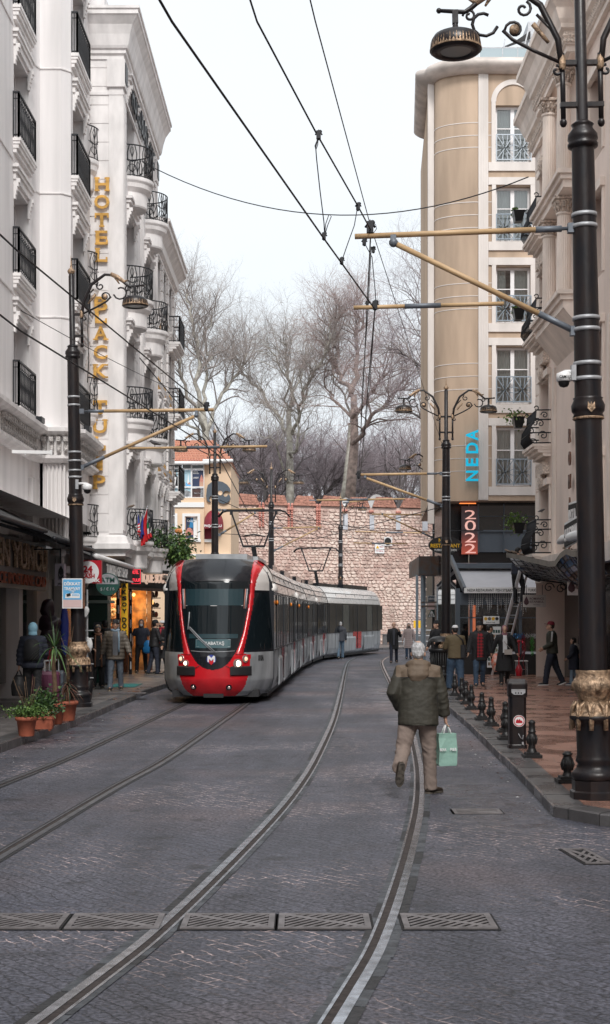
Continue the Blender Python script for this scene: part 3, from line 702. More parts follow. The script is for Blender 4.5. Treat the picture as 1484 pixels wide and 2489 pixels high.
t = MB(); txt(t, 'HOTEL BLACK TULIP', (HX + .1, 46.3, 17.62), (0, 1, 0), UP, 6.6, .72, 0, .05, .02); t.build('frieze_lettering', MT['iron'], Bh)
t = MB(); t.box(HX + .10, HX + .115, HZ0 - .06, HZ0 + .42, 17.4, 17.95); t.box(HX + .10, HX + .115, HZ1 - .55, HZ1 - .05, 17.4, 17.95); t.build('iron_plaque', MT['iron'], Bh)
sg = thing('letter_sign', 'gold slab serif letters running down the white corner of the hotel', 'sign', (-5.9, HZ0, 10))
yl = [(n, y) for n, y in zip('HOTEL', (448, 491, 535, 578, 620))] + [(n, y) for n, y in zip('BLACK', (738, 769, 810, 856, 902))] + [(n, y) for n, y in zip('TULIP', (990, 1036, 1078, 1127, 1172))]
serif = dict(H=[(-1, 1), (1, 1), (-1, -1), (1, -1)], T=[(0, -1)], E=[(-1, 1), (-1, -1)], L=[(-1, 1)], B=[], A=[(-1, -1), (1, -1)], K=[(-1, 1), (1, 1), (-1, -1), (1, -1)], U=[(-1, 1), (1, 1)], I=[(0, 1), (0, -1)], P=[(-1, -1)], O=[], C=[])
for ch, y in yl:
 Z = HZ0 - .1; zc = H_(y, Z); xc = X_(249 - (y - 430) * .009, Z); wd = {'I': .17, 'O': .42, 'C': .38, 'L': .32, 'E': .33, 'P': .33, 'B': .36}.get(ch, .38)
 b = MB(); h = .40; wd *= 1.05; txt(b, ch, (xc, Z, zc), XP, UP, wd, h, 0, .05, .022)
 for sx, sy in serif[ch]:
  cx = xc + sx * (wd / 2 - .055); b.obox((cx, Z, zc + sy * (h / 2 - .025)), XP * .075, YP * .026, UP * .02)
 if ch in 'PB': b.obox((xc - wd / 2 + .03, Z, zc + h / 2 - .025), XP * .06, YP * .026, UP * .026)
 if ch in 'LE': b.obox((xc + wd / 2 - .02, Z, zc - h / 2 + .07), XP * .025, YP * .026, UP * .07)
 if ch == 'T':
  for s in (-1, 1): b.obox((xc + s * (wd / 2 - .02), Z, zc + h / 2 - .07), XP * .022, YP * .026, UP * .07)
 b.build('letter', MT['gold_letter'], sg)
# ================================================================= third building, ochre panels
CX = -5.35; C0, C1 = 51.05, 58.4
Cb = thing('town_house', 'white house with ochre panels and quoins beyond the hotel', 'building', (-8, 55, 0))
w_ = MB(); FC = [4.9, 7.85, 10.8, 13.3]
opc = [(c - .55 - C0, c + .55 - C0, f, f + 1.9) for c in (52.6, 54.6, 57.0) for f in FC]
facade(w_, (CX, C0), (0, 1), C1 - C0, 3.6, 15.6, opc, .3); w_.box(-14, CX - .35, C0, C1 - .01, 3.65, 15.6); w_.box(-14, CX - .02, C0, C1 - .02, 15.3, 16.2)
w_.quad((CX, C0, 3.6), (CX, C1, 3.6), (CX - .5, C1, 3.6), (CX - .5, C0, 3.6)); w_.quad((CX, C1, 3.6), (-12, C1, 3.6), (-12, C1, 15.6), (CX, C1, 15.6))
w_.build('wall', MT['white_plaster_b'], Cb)
t = MB()
t.sweep([(0, 15.0), (.08, 15.0), (.08, 15.12), (.2, 15.2), (.22, 15.5), (.42, 15.75), (.5, 15.8), (.5, 16.0), (.56, 16.02), (.56, 16.12), (0, 16.2)], [(CX, C0), (CX, C1), (-9, C1)])
for f in FC[1:]: t.sweep([(0, f - .42), (.06, f - .42), (.09, f - .3), (0, f - .28)], [(CX, C0), (CX, C1)])
for yy in (51.1, 53.4, 55.6, 58.0):
 z = 4.2; k = 0
 while z < 14.9: t.box(CX, CX + .07, yy - .02, min(yy + .36 + .1 * (k % 2), C1 + .03), z, z + .33); z += .38; k += 1
for c in (52.6, 54.6, 57.0):
 for f in FC: hood(t, (CX, 0), (0, 1), c - .55, c + .55, f + 1.93, 0, .16)
for f in (6.85, 9.85, 12.65): sill_box(t, (CX, 0), (0, 1), 55.9, 58.1, f, 0, .5)
t.build('moulding', MT['white_trim'], Cb)
t = MB()
for c in (52.6, 54.6, 57.0):
 for f in FC: t.box(CX, CX + .03, c - .5, c + .5, f - .75, f - .1)
for yy in (53.4, 55.6):
 for f in FC: t.box(CX, CX + .02, yy + .48, yy + .6, f, f + 1.7)
t.build('ochre_panel', MT['ochre'], Cb)
for c in (52.6, 54.6, 57.0):
 for f in FC: window(Cb, (CX, 0), (0, 1), c - .55, c + .55, f, f + 1.9, .28, MT['pvc'], MT['glass_dark'])
for f in (6.85, 9.85, 12.65): iron_bars(Cb, (CX + .47, 55.95), (CX + .47, 58.05), f, 1.0, (-.45, 0), 'balcony_railing')
# ================================================================= yellow building beyond
DY = 75.0
D = thing('yellow_building', 'peach coloured building with a tiled roof behind the tram', 'building', (-5.5, 77, 0))
def dx(x): return X_(x, DY)
def dz(y): return H_(y, DY)
w_ = MB()
facade(w_, (dx(330), DY - .25), (1, 0), dx(497.5) - dx(330), 0, dz(1127), [(dx(452) - dx(330), dx(481) - dx(330), dz(1310), dz(1256)), (dx(404) - dx(330), dx(426) - dx(330), dz(1310), dz(1256)), (dx(360) - dx(330), dx(497) - dx(330), dz(1211), dz(1128))], .2)
w_.quad((dx(497.5), DY - .25, 0), (dx(497.5), DY, 0), (dx(497.5), DY, dz(1127)), (dx(497.5), DY - .25, dz(1127)))
facade(w_, (dx(497.5), DY), (1, 0), dx(562) - dx(497.5), 0, dz(1126), [], .2)
w_.quad((dx(562), DY, 0), (dx(562) , DY + 9, 0), (dx(562), DY + 9, dz(1126)), (dx(562), DY, dz(1126)))
w_.build('wall', MT['peach'], D)
t = MB(); zE = dz(1124); zR = dz(1076) + .55
n = 22
ts = MB(); rows = 9
for j in range(rows):
 t0 = j / rows; z0 = zE + (zR - zE) * t0; y0 = DY - .45 + 4.2 * t0; z1 = zE + (zR - zE) * (t0 + 1.15 / rows); y1 = DY - .45 + 4.2 * (t0 + 1.15 / rows)
 xr = dx(566) - 1.3 * t0; N = 70; vs = []
 for i in range(N + 1):
  x = dx(330) + (xr - dx(330)) * i / N; zz = .05 * abs(sin(i * pi / 2)) ; vs += [(x, y0 + (.04 if 1 else 0), z0 + zz + .03), (x, y1, z1 + zz * .6)]
 ts.add(vs, [(2 * i, 2 * i + 2, 2 * i + 3, 2 * i + 1) for i in range(N)], 0)
 vs = [];
 for i in range(N + 1):
  x = dx(330) + (xr - dx(330)) * i / N; zz = .05 * abs(sin(i * pi / 2)); vs += [(x, y0 + .04, z0 + zz + .03), (x, y0 + .05, z0 - .03)]
 ts.add(vs, [(2 * i, 2 * i + 1, 2 * i + 3, 2 * i + 2) for i in range(N)], 0)
ts.add([(dx(566), DY - .45, zE), (dx(566), DY + 9, zE), (dx(566) - 1.3, DY + 8, zR), (dx(566) - 1.3, DY + 3.75, zR)], [(0, 1, 2, 3)])
ts.build('roof', MT['roof_tile'], D)
t = MB(); t.tube([(dx(330), DY - .5, dz(1128)), (dx(512), DY - .5, dz(1128))], .09, 8); t.tube([(dx(495), DY - .42, dz(1122)), (dx(568), DY - .42, dz(1122))], .085, 8); t.build('gutter', MT['white_paint'], D)
t = MB(); t.add([(dx(330), DY - .55, dz(1126)), (dx(500), DY - .55, dz(1126)), (dx(494), DY - .1, dz(1117)), (dx(330), DY - .1, dz(1117))], [(0, 1, 2, 3)]); t.build('red_flashing', MT['darkred'], D)
t = MB(); t.box(dx(330), dx(498), DY - .33, DY - .2, dz(1234), dz(1222)); t.box(dx(330), dx(562), DY - .29, DY - .01, dz(1351), dz(1347))
for (a, b_) in ((451, 482), (403, 427)):
 for q in ((a - 6, a, 1314, 1249), (b_, b_ + 6, 1314, 1249)): t.box(dx(q[0]), dx(q[1]), DY - .31, DY - .24, dz(q[2]), dz(q[3]))
 t.box(dx(a), dx(b_), DY - .31, DY - .24, dz(1256), dz(1249)); t.box(dx(a - 8), dx(b_ + 8), DY - .36, DY - .24, dz(1318), dz(1312))
t.box(dx(497.6), dx(530), DY - .1, DY, dz(1318), dz(1311)); t.build('trim', MT['white_paint'], D)
def poster(name, x0, x1, y0, y1, cols_, par=D, dpt=.12, parts=()):
 g = MB(); ms = [MT[c] for c in cols_]; yy = DY - dpt
 g.box(dx(x0), dx(x1), yy, yy + .02, dz(y1), dz(y0), 0)
 for k, q in enumerate(parts):
  if isinstance(q[0], str): txt(g, q[0], (dx((q[1] + q[2]) / 2), yy - .006, dz((q[3] + q[4]) / 2)), XP, UP, dx(q[2]) - dx(q[1]), dz(q[3]) - dz(q[4]), q[5], .006, .02)
  else: g.prism([(dx(p[0]), dz(p[1])) for p in q[0]], (0, yy - .004 - .001 * k, 0), XP, UP, YP * .003, q[1])
 return g.build(name, ms, par)
M('poster_navy', (.03, .045, .10), .4); M('poster_sky', (.42, .60, .68), .4); M('poster_grey', (.30, .31, .33), .4, var=.5, vs=6); M('poster_brown', (.09, .05, .045), .4, var=.4, vs=5); M('skin', (.52, .31, .22), .55, bump=.1, bs=60); M('poster_blue', (.03, .20, .42), .4)
poster('window_poster', 404, 424, 1190 - 62, 1190 - 62 + 21, ['glass_sky'], parts=[]);
poster('window_poster', 424, 443, 1130, 1138, ['glass_sky']); poster('window_poster', 445, 465, 1130, 1139, ['glass_sky']); poster('window_poster', 468, 496, 1131, 1141, ['glass_sky'])
poster('window_poster', 404, 434, 1142, 1182, ['poster_sky', 'black', 'white_paint', 'skin'], parts=[([(416, 1182), (434, 1182), (433, 1160), (428, 1152), (420, 1152), (416, 1162)], 1), ([(420, 1155), (428, 1155), (428, 1145), (420, 1145)], 3), ([(416, 1147), (425, 1142), (433, 1147), (425, 1149)], 1), ([(423, 1180), (427, 1180), (430, 1160), (424, 1160)], 2)])
poster('window_poster', 438, 452, 1143, 1182, ['poster_sky', 'white_paint', 'poster_grey'], parts=[([(438, 1182), (452, 1182), (451, 1173), (445, 1168), (439, 1174)], 2), ([(444, 1172), (446, 1172), (445, 1145)], 1)])
poster('window_poster', 452.4, 465, 1143, 1182, ['blue_sign', 'white_paint', 'poster_sky', 'tile_pink'], parts=[([(453, 1174), (465, 1174), (465, 1143), (453, 1143)], 2), ([(456, 1176), (461, 1176), (459, 1150)], 1), ([(457, 1178), (465, 1178), (462, 1172)], 3)])
poster('window_poster', 469, 496, 1144, 1184, ['poster_navy', 'tile_pink', 'white_paint', 'skin'], parts=[([(486, 1184), (496, 1184), (496, 1172), (486, 1172)], 3), ([(486, 1172), (496, 1172), (495, 1164), (491, 1154), (487, 1164)], 1), ('GRAB THE', 470, 482, 1146, 1149, 2), ('OPPORTUNITY', 470, 485, 1150, 1153, 2), ('UNIVERSITY', 471, 484, 1160, 1164, 2)])
poster('window_poster', 404, 433, 1187, 1206, ['poster_sky', 'poster_grey', 'white_paint'], parts=[([(416, 1206), (433, 1206), (431, 1200), (418, 1198)], 1)])
poster('window_poster', 437, 465, 1187, 1207, ['poster_sky', 'poster_grey'], parts=[([(437, 1207), (465, 1207), (464, 1196), (455, 1192), (448, 1193), (438, 1197)], 1)])
poster('window_poster', 468.5, 496, 1188, 1209, ['poster_brown', 'poster_grey'], parts=[([(488, 1209), (494, 1209), (494, 1190), (489, 1190)], 1), ('Smart Tower', 473, 492, 1197, 1201, 1)])
t = MB()
for x in (435, 466.5): t.box(dx(x) - .03, dx(x) + .04, DY - .22, DY - .08, dz(1211), dz(1127))
for y in (1140.5, 1184.8): t.box(dx(360), dx(497), DY - .21, DY - .09, dz(y) - .03, dz(y) + .03)
t.box(dx(360), dx(497.4), DY - .24, DY - .08, dz(1212), dz(1209.5)); t.box(dx(496), dx(498), DY - .24, DY - .08, dz(1211), dz(1127)); t.build('window_frame', MT['white_paint'], D)
poster('window_poster', 453, 471, 1258, 1308, ['poster_navy', 'tile_pink', 'poster_blue', 'white_paint'], parts=[([(453, 1302), (471, 1300), (469, 1288), (463, 1283), (457, 1284), (453, 1292)], 1), ([(461, 1283), (471, 1283), (471, 1258), (465, 1258)], 2), ('ترکی', 456, 470, 1261, 1270, 3)])
t = MB(); t.box(dx(471.5), dx(480), DY - .12, DY - .1, dz(1309), dz(1257)); t.box(dx(400), dx(430), DY - .10, DY - .08, dz(1309), dz(1257)); t.build('window_frame', MT['white_paint'], D)
poster('window_poster', 404, 424, 1257, 1308, ['poster_blue', 'white_paint', 'poster_navy'], dpt=.13, parts=[([(404, 1308), (424, 1308), (424, 1294), (404, 1297)], 2), ('STUDY IN', 414, 423, 1259, 1263, 1), ('TURKEY', 414, 423, 1265, 1268, 1)])
g = MB(); g.box(dx(498), dx(519), DY - .03, DY - .005, dz(1310), dz(1280)); g.build('red_poster', MT['darkred'], D)
aw = thing('dome_awning', 'dark red quarter-dome window awning on the peach wall', 'awning', (dx(520), DY, dz(1278)))
g = MB(); R = (dx(544) - dx(496)) / 2; cx = dx(520); zc = dz(1277); n = 20; vs = []
K = 10
for j in range(K + 1):
 th = (pi / 2) * j / K
 for i in range(n + 1):
  ph = pi * i / n; vs.append((cx + R * cos(th) * cos(ph), DY - .02 - .8 * cos(th) * sin(ph), zc + R * 1.55 * sin(th)))
g.add(vs, [(j * (n + 1) + i, j * (n + 1) + i + 1, (j + 1) * (n + 1) + i + 1, (j + 1) * (n + 1) + i) for j in range(K) for i in range(n)], 0, True)
vs = []
for i in range(n * 2 + 1):
 ph = pi * i / (2 * n); x = cx + R * cos(ph); y = DY - .02 - .8 * sin(ph); vs += [(x, y, zc), (x, y, zc - .18 - .05 * abs(sin(i * pi / 4)))]
g.add(vs, [(2 * i, 2 * i + 1, 2 * i + 3, 2 * i + 2) for i in range(2 * n)], 0, True)
txt(g, 'PAŞADOLU', (dx(521), DY - .86, zc - .09), XP, UP, .9, .17, 1, .02, .03); g.build('canopy', [MT['darkred'], MT['white_paint']], aw)
pb = thing('palette_board', 'big dark board with curled cut-outs fixed on the peach wall', 'sign', (dx(530), DY, dz(1197)))
pts = [(-28, -14), (-27, 2), (-24, 14), (-14, 22), (0, 25), (14, 22), (25, 15), (32, 6), (34, -1), (31, -5), (28, -2), (22, -1), (16, -5), (15, -12), (19, -17), (25, -16), (28, -10), (32, -14), (34, -21), (31, -28), (25, -33), (16, -36), (6, -33), (0, -26), (-3, -16), (-8, -13), (-17, -15), (-21, -20), (-20, -26), (-16, -30), (-22, -31), (-26, -27)]
S = 75 / 3500 * 1.0; pp = [Vector((p[0] * S * .95, (p[1] + 4) * S * .92)) for p in pts]
g = MB(); g.prism([(p.x, p.y) for p in pp], (dx(529), DY - .14, dz(1196)), XP, UP, YP * .12); g.build('board', MT['slate_panel'], pb)
g = MB(); g.lathe([(0, 0), (.10, .0), (.12, .02)], (0, 0, 0), 16); g.v = [(dx(536.5) + a, DY - .15 - c, dz(1199) + b_) for a, b_, c in g.v]; g.build('disc', MT['peach'], pb)
# ================================================================= tan corner building on the right
NY = 54.0; KN = 64.815
def nx(x): return X_(x, NY)
def nz(y): return H_(y, NY)
Nb = thing('corner_building', 'tan stuccoed corner building with a rounded edge and white window frames', 'building', (7, 56, 0))
pathN = []
for i in range(13):
 a = pi / 2 * i / 12; pathN.append((4.94 + 1.56 * (1 - cos(a)), NY + .95 * (1 - sin(a))))
ZB, ZTp = nz(1217), nz(178)
w_ = MB()
w_.sweep([(0, ZB), (0, ZTp)], [(5.3, 66), (4.74, 55.15), (4.94, 55.1)] + pathN[1:], 0, True, False)
ops = [(nx(1205) - 6.5, nx(1291) - 6.5, nz(b_), nz(a)) for a, b_ in ((256, 394), (453, 587), (648, 785), (843, 982), (1038, 1182))]
facade(w_, (6.5, NY), (1, 0), 5.5, ZB, ZTp, ops, .35)
w_.add([(4.74, 55.15, ZB)] + [(x, y, ZB) for x, y in pathN] + [(12, NY, ZB), (12, 66, ZB), (5.3, 66, ZB)], [tuple(range(len(pathN) + 4))])
o = w_.build('wall', MT['tan_stucco'], Nb)
t = MB()
for y in (298, 329, 358, 491, 522, 553, 688, 719, 750, 883, 914, 945.5, 1082.5, 1113.7, 1144.6):
 z = nz(y); t.sweep([(0, z - .014), (.012, z - .014), (.012, z + .014), (0, z + .014)], pathN + [(nx(1187) + .2, NY)], 0, False, False)
o = t.build('groove_line', MT['pale_stone'], Nb)
t = MB()
x0, x1 = nx(1163), nx(1187); t.box(x0, x1, NY - .07, NY + .01, ZB + .02, ZTp - .02)
for k in range(4): q = x0 + (x1 - x0) * (k + .5) / 4; t.box(q - .028, q + .028, NY - .085, NY - .071, ZB + .05, ZTp - .05)
t.box(4.70, 4.93, 54.98, 55.2, ZB - .8, ZTp + .1)
for a, b_ in ((453, 587), (648, 785), (843, 982), (1038, 1182)):
 zt, zb = nz(a), nz(b_)
 t.box(nx(1187.5), nx(1302), NY - .055, NY + .01, zt + .05, zt + .33); t.box(nx(1187.5), nx(1302), NY - .06, NY + .01, zb - .34, zb - .02)
 for p, q in ((1196, 1206), (1290, 1303)): t.box(nx(p), nx(q), NY - .05, NY + .01, zb - .02, zt + .05)
a, b_ = 256, 394; zt, zb = nz(a), nz(b_); t.box(nx(1187.5), nx(1302), NY - .06, NY + .01, zb - .34, zb - .02)
for p, q in ((1195, 1205), (1290, 1302)): t.box(nx(p), nx(q), NY - .05, NY + .01, zb - .02, nz(248))
cx = nx(1248); Ri = nx(1291) - cx - .02; Ro = nx(1302) - cx; zc = nz(248); n = 20
for i in range(n):
 a0, a1 = pi * i / n, pi * (i + 1) / n
 vs = [(cx + r * cos(q), y, zc + r * sin(q)) for q in (a0, a1) for r in (Ri, Ro) for y in (NY - .05, NY + .01)]
 t.add(vs, [(0, 2, 6, 4), (0, 4, 5, 1), (2, 3, 7, 6), (1, 5, 7, 3)])
t.build('stone_trim', MT['pale_stone'], Nb)
t = MB(); prof = [(0, nz(180))] + [(.10 + .42 * sin(pi * k / 10) ** .8, nz(182) + (nz(141) - nz(182)) * k / 10) for k in range(11)] + [(-.1, nz(139)), (-.3, nz(139))]
t.sweep(prof, [(5.15, 61.3), (4.74, 55.15), (4.94, 55.1 - .02)] + pathN[3:] + [(12, NY)], 0, True)
t.build('cornice', MT['cornice_stone'], Nb)
t = MB(); t.add([(x, y, nz(141) - .03) for x, y in [(5.1, 61), (4.8, 55.2)] + pathN[1:] + [(12, NY), (12, 61)]], [tuple(range(len(pathN) + 3))]); t.build('roof_slab', MT['cornice_stone'], Nb)
def geo_rail(parent, x0, x1, z0, h, y, m):
 b = MB()
 for z in (z0 + .06, z0 + h): b.bar((x0, y, z), (x1, y, z), .04)
 for x in (x0, (x0 + x1) / 2, x1): b.bar((x, y, z0), (x, y, z0 + h), .035)
 for k in range(2):
  a, c = (x0, (x0 + x1) / 2) if k == 0 else ((x0 + x1) / 2, x1); mx_, mz = (a + c) / 2, z0 + h / 2; wd = (c - a) / 2; hh = h / 2 - .05
  r = .16
  P = [(mx_ + r * cos(pi / 4 * j + pi / 8), mz + r * sin(pi / 4 * j + pi / 8)) for j in range(8)]
  ends = [(c, mz + .12), (mx_ + .1, z0 + h), (mx_ - .1, z0 + h), (a, mz + .12), (a, mz - .12), (mx_ - .1, z0 + .06), (mx_ + .1, z0 + .06), (c, mz - .12)]
  cor = [(c, z0 + h), (a, z0 + h), (a, z0 + .06), (c, z0 + .06)]
  for j in range(8): b.bar((*[P[j][0]], y, P[j][1]), (ends[j][0], y, ends[j][1]), .024)
  for j in range(4): b.bar((P[(2 * j) % 8][0], y, P[(2 * j) % 8][1]), (P[(2 * j + 4) % 8][0], y, P[(2 * j + 4) % 8][1]), .024); b.bar((cor[j][0], y, cor[j][1]), (mx_, y, mz), .024)
 return b.build('railing', MT[m], parent)
for k, (a, b_) in enumerate(((256, 394), (453, 587), (648, 785), (843, 982), (1038, 1182))):
 window(Nb, (6.5, NY), (1, 0), ops[k][0], ops[k][1], nz(b_), nz(a), .3, MT['pvc'], MT['glass_clear'], fr=.09, curtain=2 if k == 2 else 1)
 geo_rail(Nb, nx(1207), nx(1291), nz(b_) + .02, .99, NY - .05, 'rail_bluelight' if k == 0 else 'rail_blue')
g = MB(); g.quad((6.4, NY + 1.3, ZB), (12, NY + 1.3, ZB), (12, NY + 1.3, ZTp), (6.4, NY + 1.3, ZTp)); g.build('dark_backing', MT['slate_panel'], Nb)  # dark sheet whose colour stands in for the unlit room behind the panes
t = MB(); t.box(6.3, 12, 55.0, 55.2, 3.4, ZB); t.box(5.4, 6.3, 55.6, 60, .12, ZB); t.build('dark_storey', MT['black_panel'], Nb)
t = MB(); t.box(nx(1168), nx(1300), 54.7, 54.76, nz(1340), nz(1288)); t.build('slate_panel', MT['slate_panel'], Nb)
g = MB(); g.quad((nx(1168), 54.66, nz(1287)), (10, 54.66, nz(1287)), (10, 54.66, nz(1226)), (nx(1168), 54.66, nz(1226))); wn = g.build('window', MT['glass_dark'], Nb)
g = MB()
for q in ((nx(1166), nx(1170)), (nx(1230), nx(1232))): g.box(q[0], q[1], 54.58, 54.65, nz(1342), nz(1222))
g.box(nx(1170), 10, 54.6, 54.66, nz(1290), nz(1286)); g.box(nx(1170), 10, 54.57, 54.655, nz(1253), nz(1252)); g.build('frame', MT['slate_panel'], wn)
pn = thing('number_panel', 'tall lit panel with the hand-painted numerals of a year', 'sign', (nx(1146), 54.6, nz(1290)))
g = MB(); g.box(nx(1126), nx(1165), 54.45, 54.55, nz(1346), nz(1228)); bp_ = g.build('panel', M('panel_dark', (.045, .03, .035), .5), pn)
def gradmat():
 m = MT['panel_dark']; nt = m.node_tree; tc = nt.nodes.new('ShaderNodeTexCoord'); sx = nt.nodes.new('ShaderNodeSeparateXYZ'); nt.links.new(tc.outputs['Generated'], sx.inputs[0])
 r = nt.nodes.new('ShaderNodeValToRGB'); e = r.color_ramp.elements; e[0].position = .05; e[0].color = (.55, .10, .06, 1); e[1].position = .45; e[1].color = (.05, .03, .035, 1); nt.links.new(sx.outputs[2], r.inputs[0])
 nt.links.new(r.outputs[0], nt.nodes['Principled BSDF'].inputs['Base Color'])
 nt.links.new(r.outputs[0], nt.nodes['Principled BSDF'].inputs['Emission Color']); nt.nodes['Principled BSDF'].inputs['Emission Strength'].default_value = .12
gradmat()
g = MB()
for ch, y, h in (('2', 1249, 22), ('0', 1276, 26), ('2', 1305, 24), ('2', 1332, 23)):
 txt(g, ch, (nx(1147), 54.43, nz(y)), XP, UP, .42, h / KN * 1.0, 0, .02, .0)
g.build('numeral', MT['neon_pink'], pn)
g = MB(); g.box(nx(1120), nx(1160), 54.3, 54.36, nz(1223), nz(1221)); g.build('light_strip', MT['orange_glow'], pn)
sg = thing('letter_sign', 'bright blue letters standing on rails, reading upward on the tan curved wall', 'sign', (nx(1145), NY, nz(1110)))
for ch, y0, y1 in (('N', 1171, 1146), ('E', 1135, 1116), ('D', 1104, 1078), ('A', 1073, 1047)):
 g = MB(); txt(g, ch, (nx(1146), NY - .28, nz((y0 + y1) / 2)), UP, -XP, (y0 - y1) / KN, .46, 0, .08, .025); g.build('letter', MT['neda_blue'], sg)
g = MB(); g.bar((nx(1131), NY - .2, nz(1172)), (nx(1131), NY - .2, nz(1060)), .02); g.bar((nx(1159), NY - .2, nz(1172)), (nx(1159), NY - .2, nz(1048)), .02); g.build('support_rail', MT['pale_stone'], sg)
rt = thing('roof_terrace', 'glass balustrade along the roof of the tan corner building', 'railing', (8, 55, nz(139)))
zt = nz(139)
g = MB(); g.box(nx(1170), 11, 54.3, 54.32, zt - .05, zt + .45); g.build('glass_panel', M('terrace_glass', (.35, .42, .45), .1), rt)
g = MB(); g.bar((nx(1085), 55.4, zt + .48), (nx(1165), 54.3, zt + .48), .03); g.bar((nx(1165), 54.3, zt + .48), (11, 54.3, zt + .48), .03)
for x in (1165, 1225, 1262, 1300): g.bar((nx(x), 54.3, zt - .05), (nx(x), 54.3, zt + .48), .03)
g.bar((nx(1085), 55.4, zt - .05), (nx(1085), 55.4, zt + .48), .03); g.build('post', MT['galv'], rt)
ta = thing('terrace_awning', 'black folded awning on the roof terrace', 'awning', (nx(1260), 56.5, zt))
g = MB(); Z = 56.5; g.add([(X_(1225, Z), Z, H_(118, Z)), (X_(1290, Z), Z, H_(75, Z)), (X_(1300, Z), Z + 1, H_(60, Z)), (X_(1225, Z), Z + 1, H_(92, Z)), (X_(1290, Z), Z, H_(95, Z))], [(0, 4, 1), (0, 1, 2, 3)]); g.build('cloth', MT['awning_black'], ta)
g = MB(); g.bar((X_(1215, Z), Z, zt), (X_(1228, Z), Z, H_(95, Z)), .05); g.bar((X_(1255, Z), Z, zt), (X_(1285, Z), Z, H_(72, Z)), .05); g.box(X_(1285, Z), X_(1330, Z), Z + .1, Z + 2, zt, H_(50, Z)); g.build('support_frame', MT['galv'], ta)
# ================================================================= restaurant front with awning
RY = 46.8
def rx(x): return X_(x, RY)
def rz(y): return H_(y, RY)
Rs = thing('restaurant_front', 'glazed restaurant front with a grey awning and hanging fairy lights', 'shopfront', (6.5, RY, .12))
t = MB(); t.box(rx(1108), rx(1119), RY, RY + .15, .12, rz(1430));
for x in (1142, 1262, 1390): t.box(rx(x), rx(x) + .1, RY, RY + .1, .12, rz(1470))
t.box(rx(1119), 12, RY - .02, RY + .12, rz(1470), rz(1440)); t.box(rx(1119), 12, RY, RY + .11, rz(1500) - .04, rz(1500)); t.build('frame', MT['slate_panel'], Rs)
t = MB(); t.quad((rx(1119), RY + .06, .78), (12, RY + .06, .7), (12, RY + .06, rz(1470)), (rx(1119), RY + .06, rz(1470))); t.quad((rx(1110), RY + .1, .12), (rx(1110), RY + 7, .12), (rx(1110), RY + 7, 3.2), (rx(1110), RY + .1, 3.2)); t.build('glass', MT['glass_shopclear'], Rs)
t = MB(); t.box(rx(1119), 12, RY - .06, RY + .05, .12, .78); t.build('dark_skirt', MT['awning_black'], Rs)
t = MB()   # sloping awning
vs = [(nx(1105) - .0, 54.0, rz(1348)), (12, 54.0, rz(1348)), (12, RY - .3, rz(1418)), (rx(1126), RY - .3, rz(1418))]
t = MB(); zr0, zr1 = rz(1380), rz(1429)
t.add([(rx(1116), RY + 1.6, zr0), (12, RY + 1.6, zr0), (12, RY - .3, zr1), (rx(1127), RY - .3, zr1)], [(0, 1, 2, 3)]); t.add([(rx(1116), RY + 1.6, zr0 - .05), (12, RY + 1.6, zr0 - .05), (12, RY - .3, zr1 - .03), (rx(1127), RY - .3, zr1 - .03)], [(0, 3, 2, 1)])
t.build('awning', MT['awning_grey'], Rs)
t = MB(); t.box(rx(1115), 12, RY + 1.3, RY + 1.9, rz(1378), rz(1366)); t.add([(rx(1112), RY + 1.4, rz(1366)), (12, RY + 1.4, rz(1366)), (12, RY + 7.5, rz(1348)), (rx(1112), RY + 7.5, rz(1348))], [(0, 1, 2, 3)]); t.bar((rx(1108), RY + 1.6, rz(1350)), (rx(1127), RY - .3, zr1 - .06), .1, .18); t.build('roof_edge', MT['slate_panel'], Rs)
t = MB(); zf0, zf1 = rz(1442), rz(1428); t.box(rx(1126), 12, RY - .33, RY - .29, zf0, zf1)
txt(t, 'NEDA RESTAURANT', (rx(1166), RY - .34, (zf0 + zf1) / 2), XP, UP, rx(1198) - rx(1134), .09, 1, .004, .01)
txt(t, "FISH STEAK'S KEBAB", (rx(1236), RY - .34, (zf0 + zf1) / 2), XP, UP, rx(1270) - rx(1203), .09, 1, .004, .01)
txt(t, 'TURKISH KITCHEN', (rx(1311), RY - .34, (zf0 + zf1) / 2), XP, UP, rx(1342) - rx(1280), .09, 1, .004, .01)
t.build('fascia', [MT['white_paint'], MT['black']], Rs)
t = MB(); rnd = random.Random(5)
for i in range(46):
 x = rx(1140) + (rx(1345) - rx(1140)) * i / 45; L = rnd.uniform(.15, .75)
 t.tube([(x, RY - .1, rz(1443)), (x + rnd.uniform(-.03, .03), RY - .1, rz(1443) - L)], .005, 3)
 for k in range(int(L / .07)): t.box(x - .009, x + .009, RY - .11, RY - .09, rz(1443) - k * .07 - .02, rz(1443) - k * .07)
t.build('fairy_lights', MT['white_paint'], Rs)
t = MB()
t.box(rx(1145), rx(1161), RY + .5, RY + .55, rz(1545), rz(1471)); t.build('lit_poster', M('fire', (.7, .2, .08), .5, emit=(1, .25, .1), es=.35, var=.9, vs=2.5, col2=(.08, .03, .03)), Rs)
t = MB(); t.box(rx(1172), rx(1352), RY + 2.4, RY + 2.5, .8, rz(1468));
t.build('interior_curtain', M('interior_gold', (.13, .085, .05), .8, var=.7, vs=5, stretch=(3, 1, 1), col2=(.02, .016, .014)), Rs)
mb_ = thing('menu_board', 'white lit menu board showing dishes on the restaurant window', 'sign', (rx(1192), RY, rz(1507)))
t = MB(); t.box(rx(1172), rx(1215), RY - .14, RY - .07, rz(1519), rz(1495)); t.build('frame', MT['black'], mb_)
t = MB(); t.box(rx(1174), rx(1213), RY - .15, RY - .141, rz(1516.5), rz(1497.5)); t.build('panel', MT['white_paint'], mb_)
t = MB()
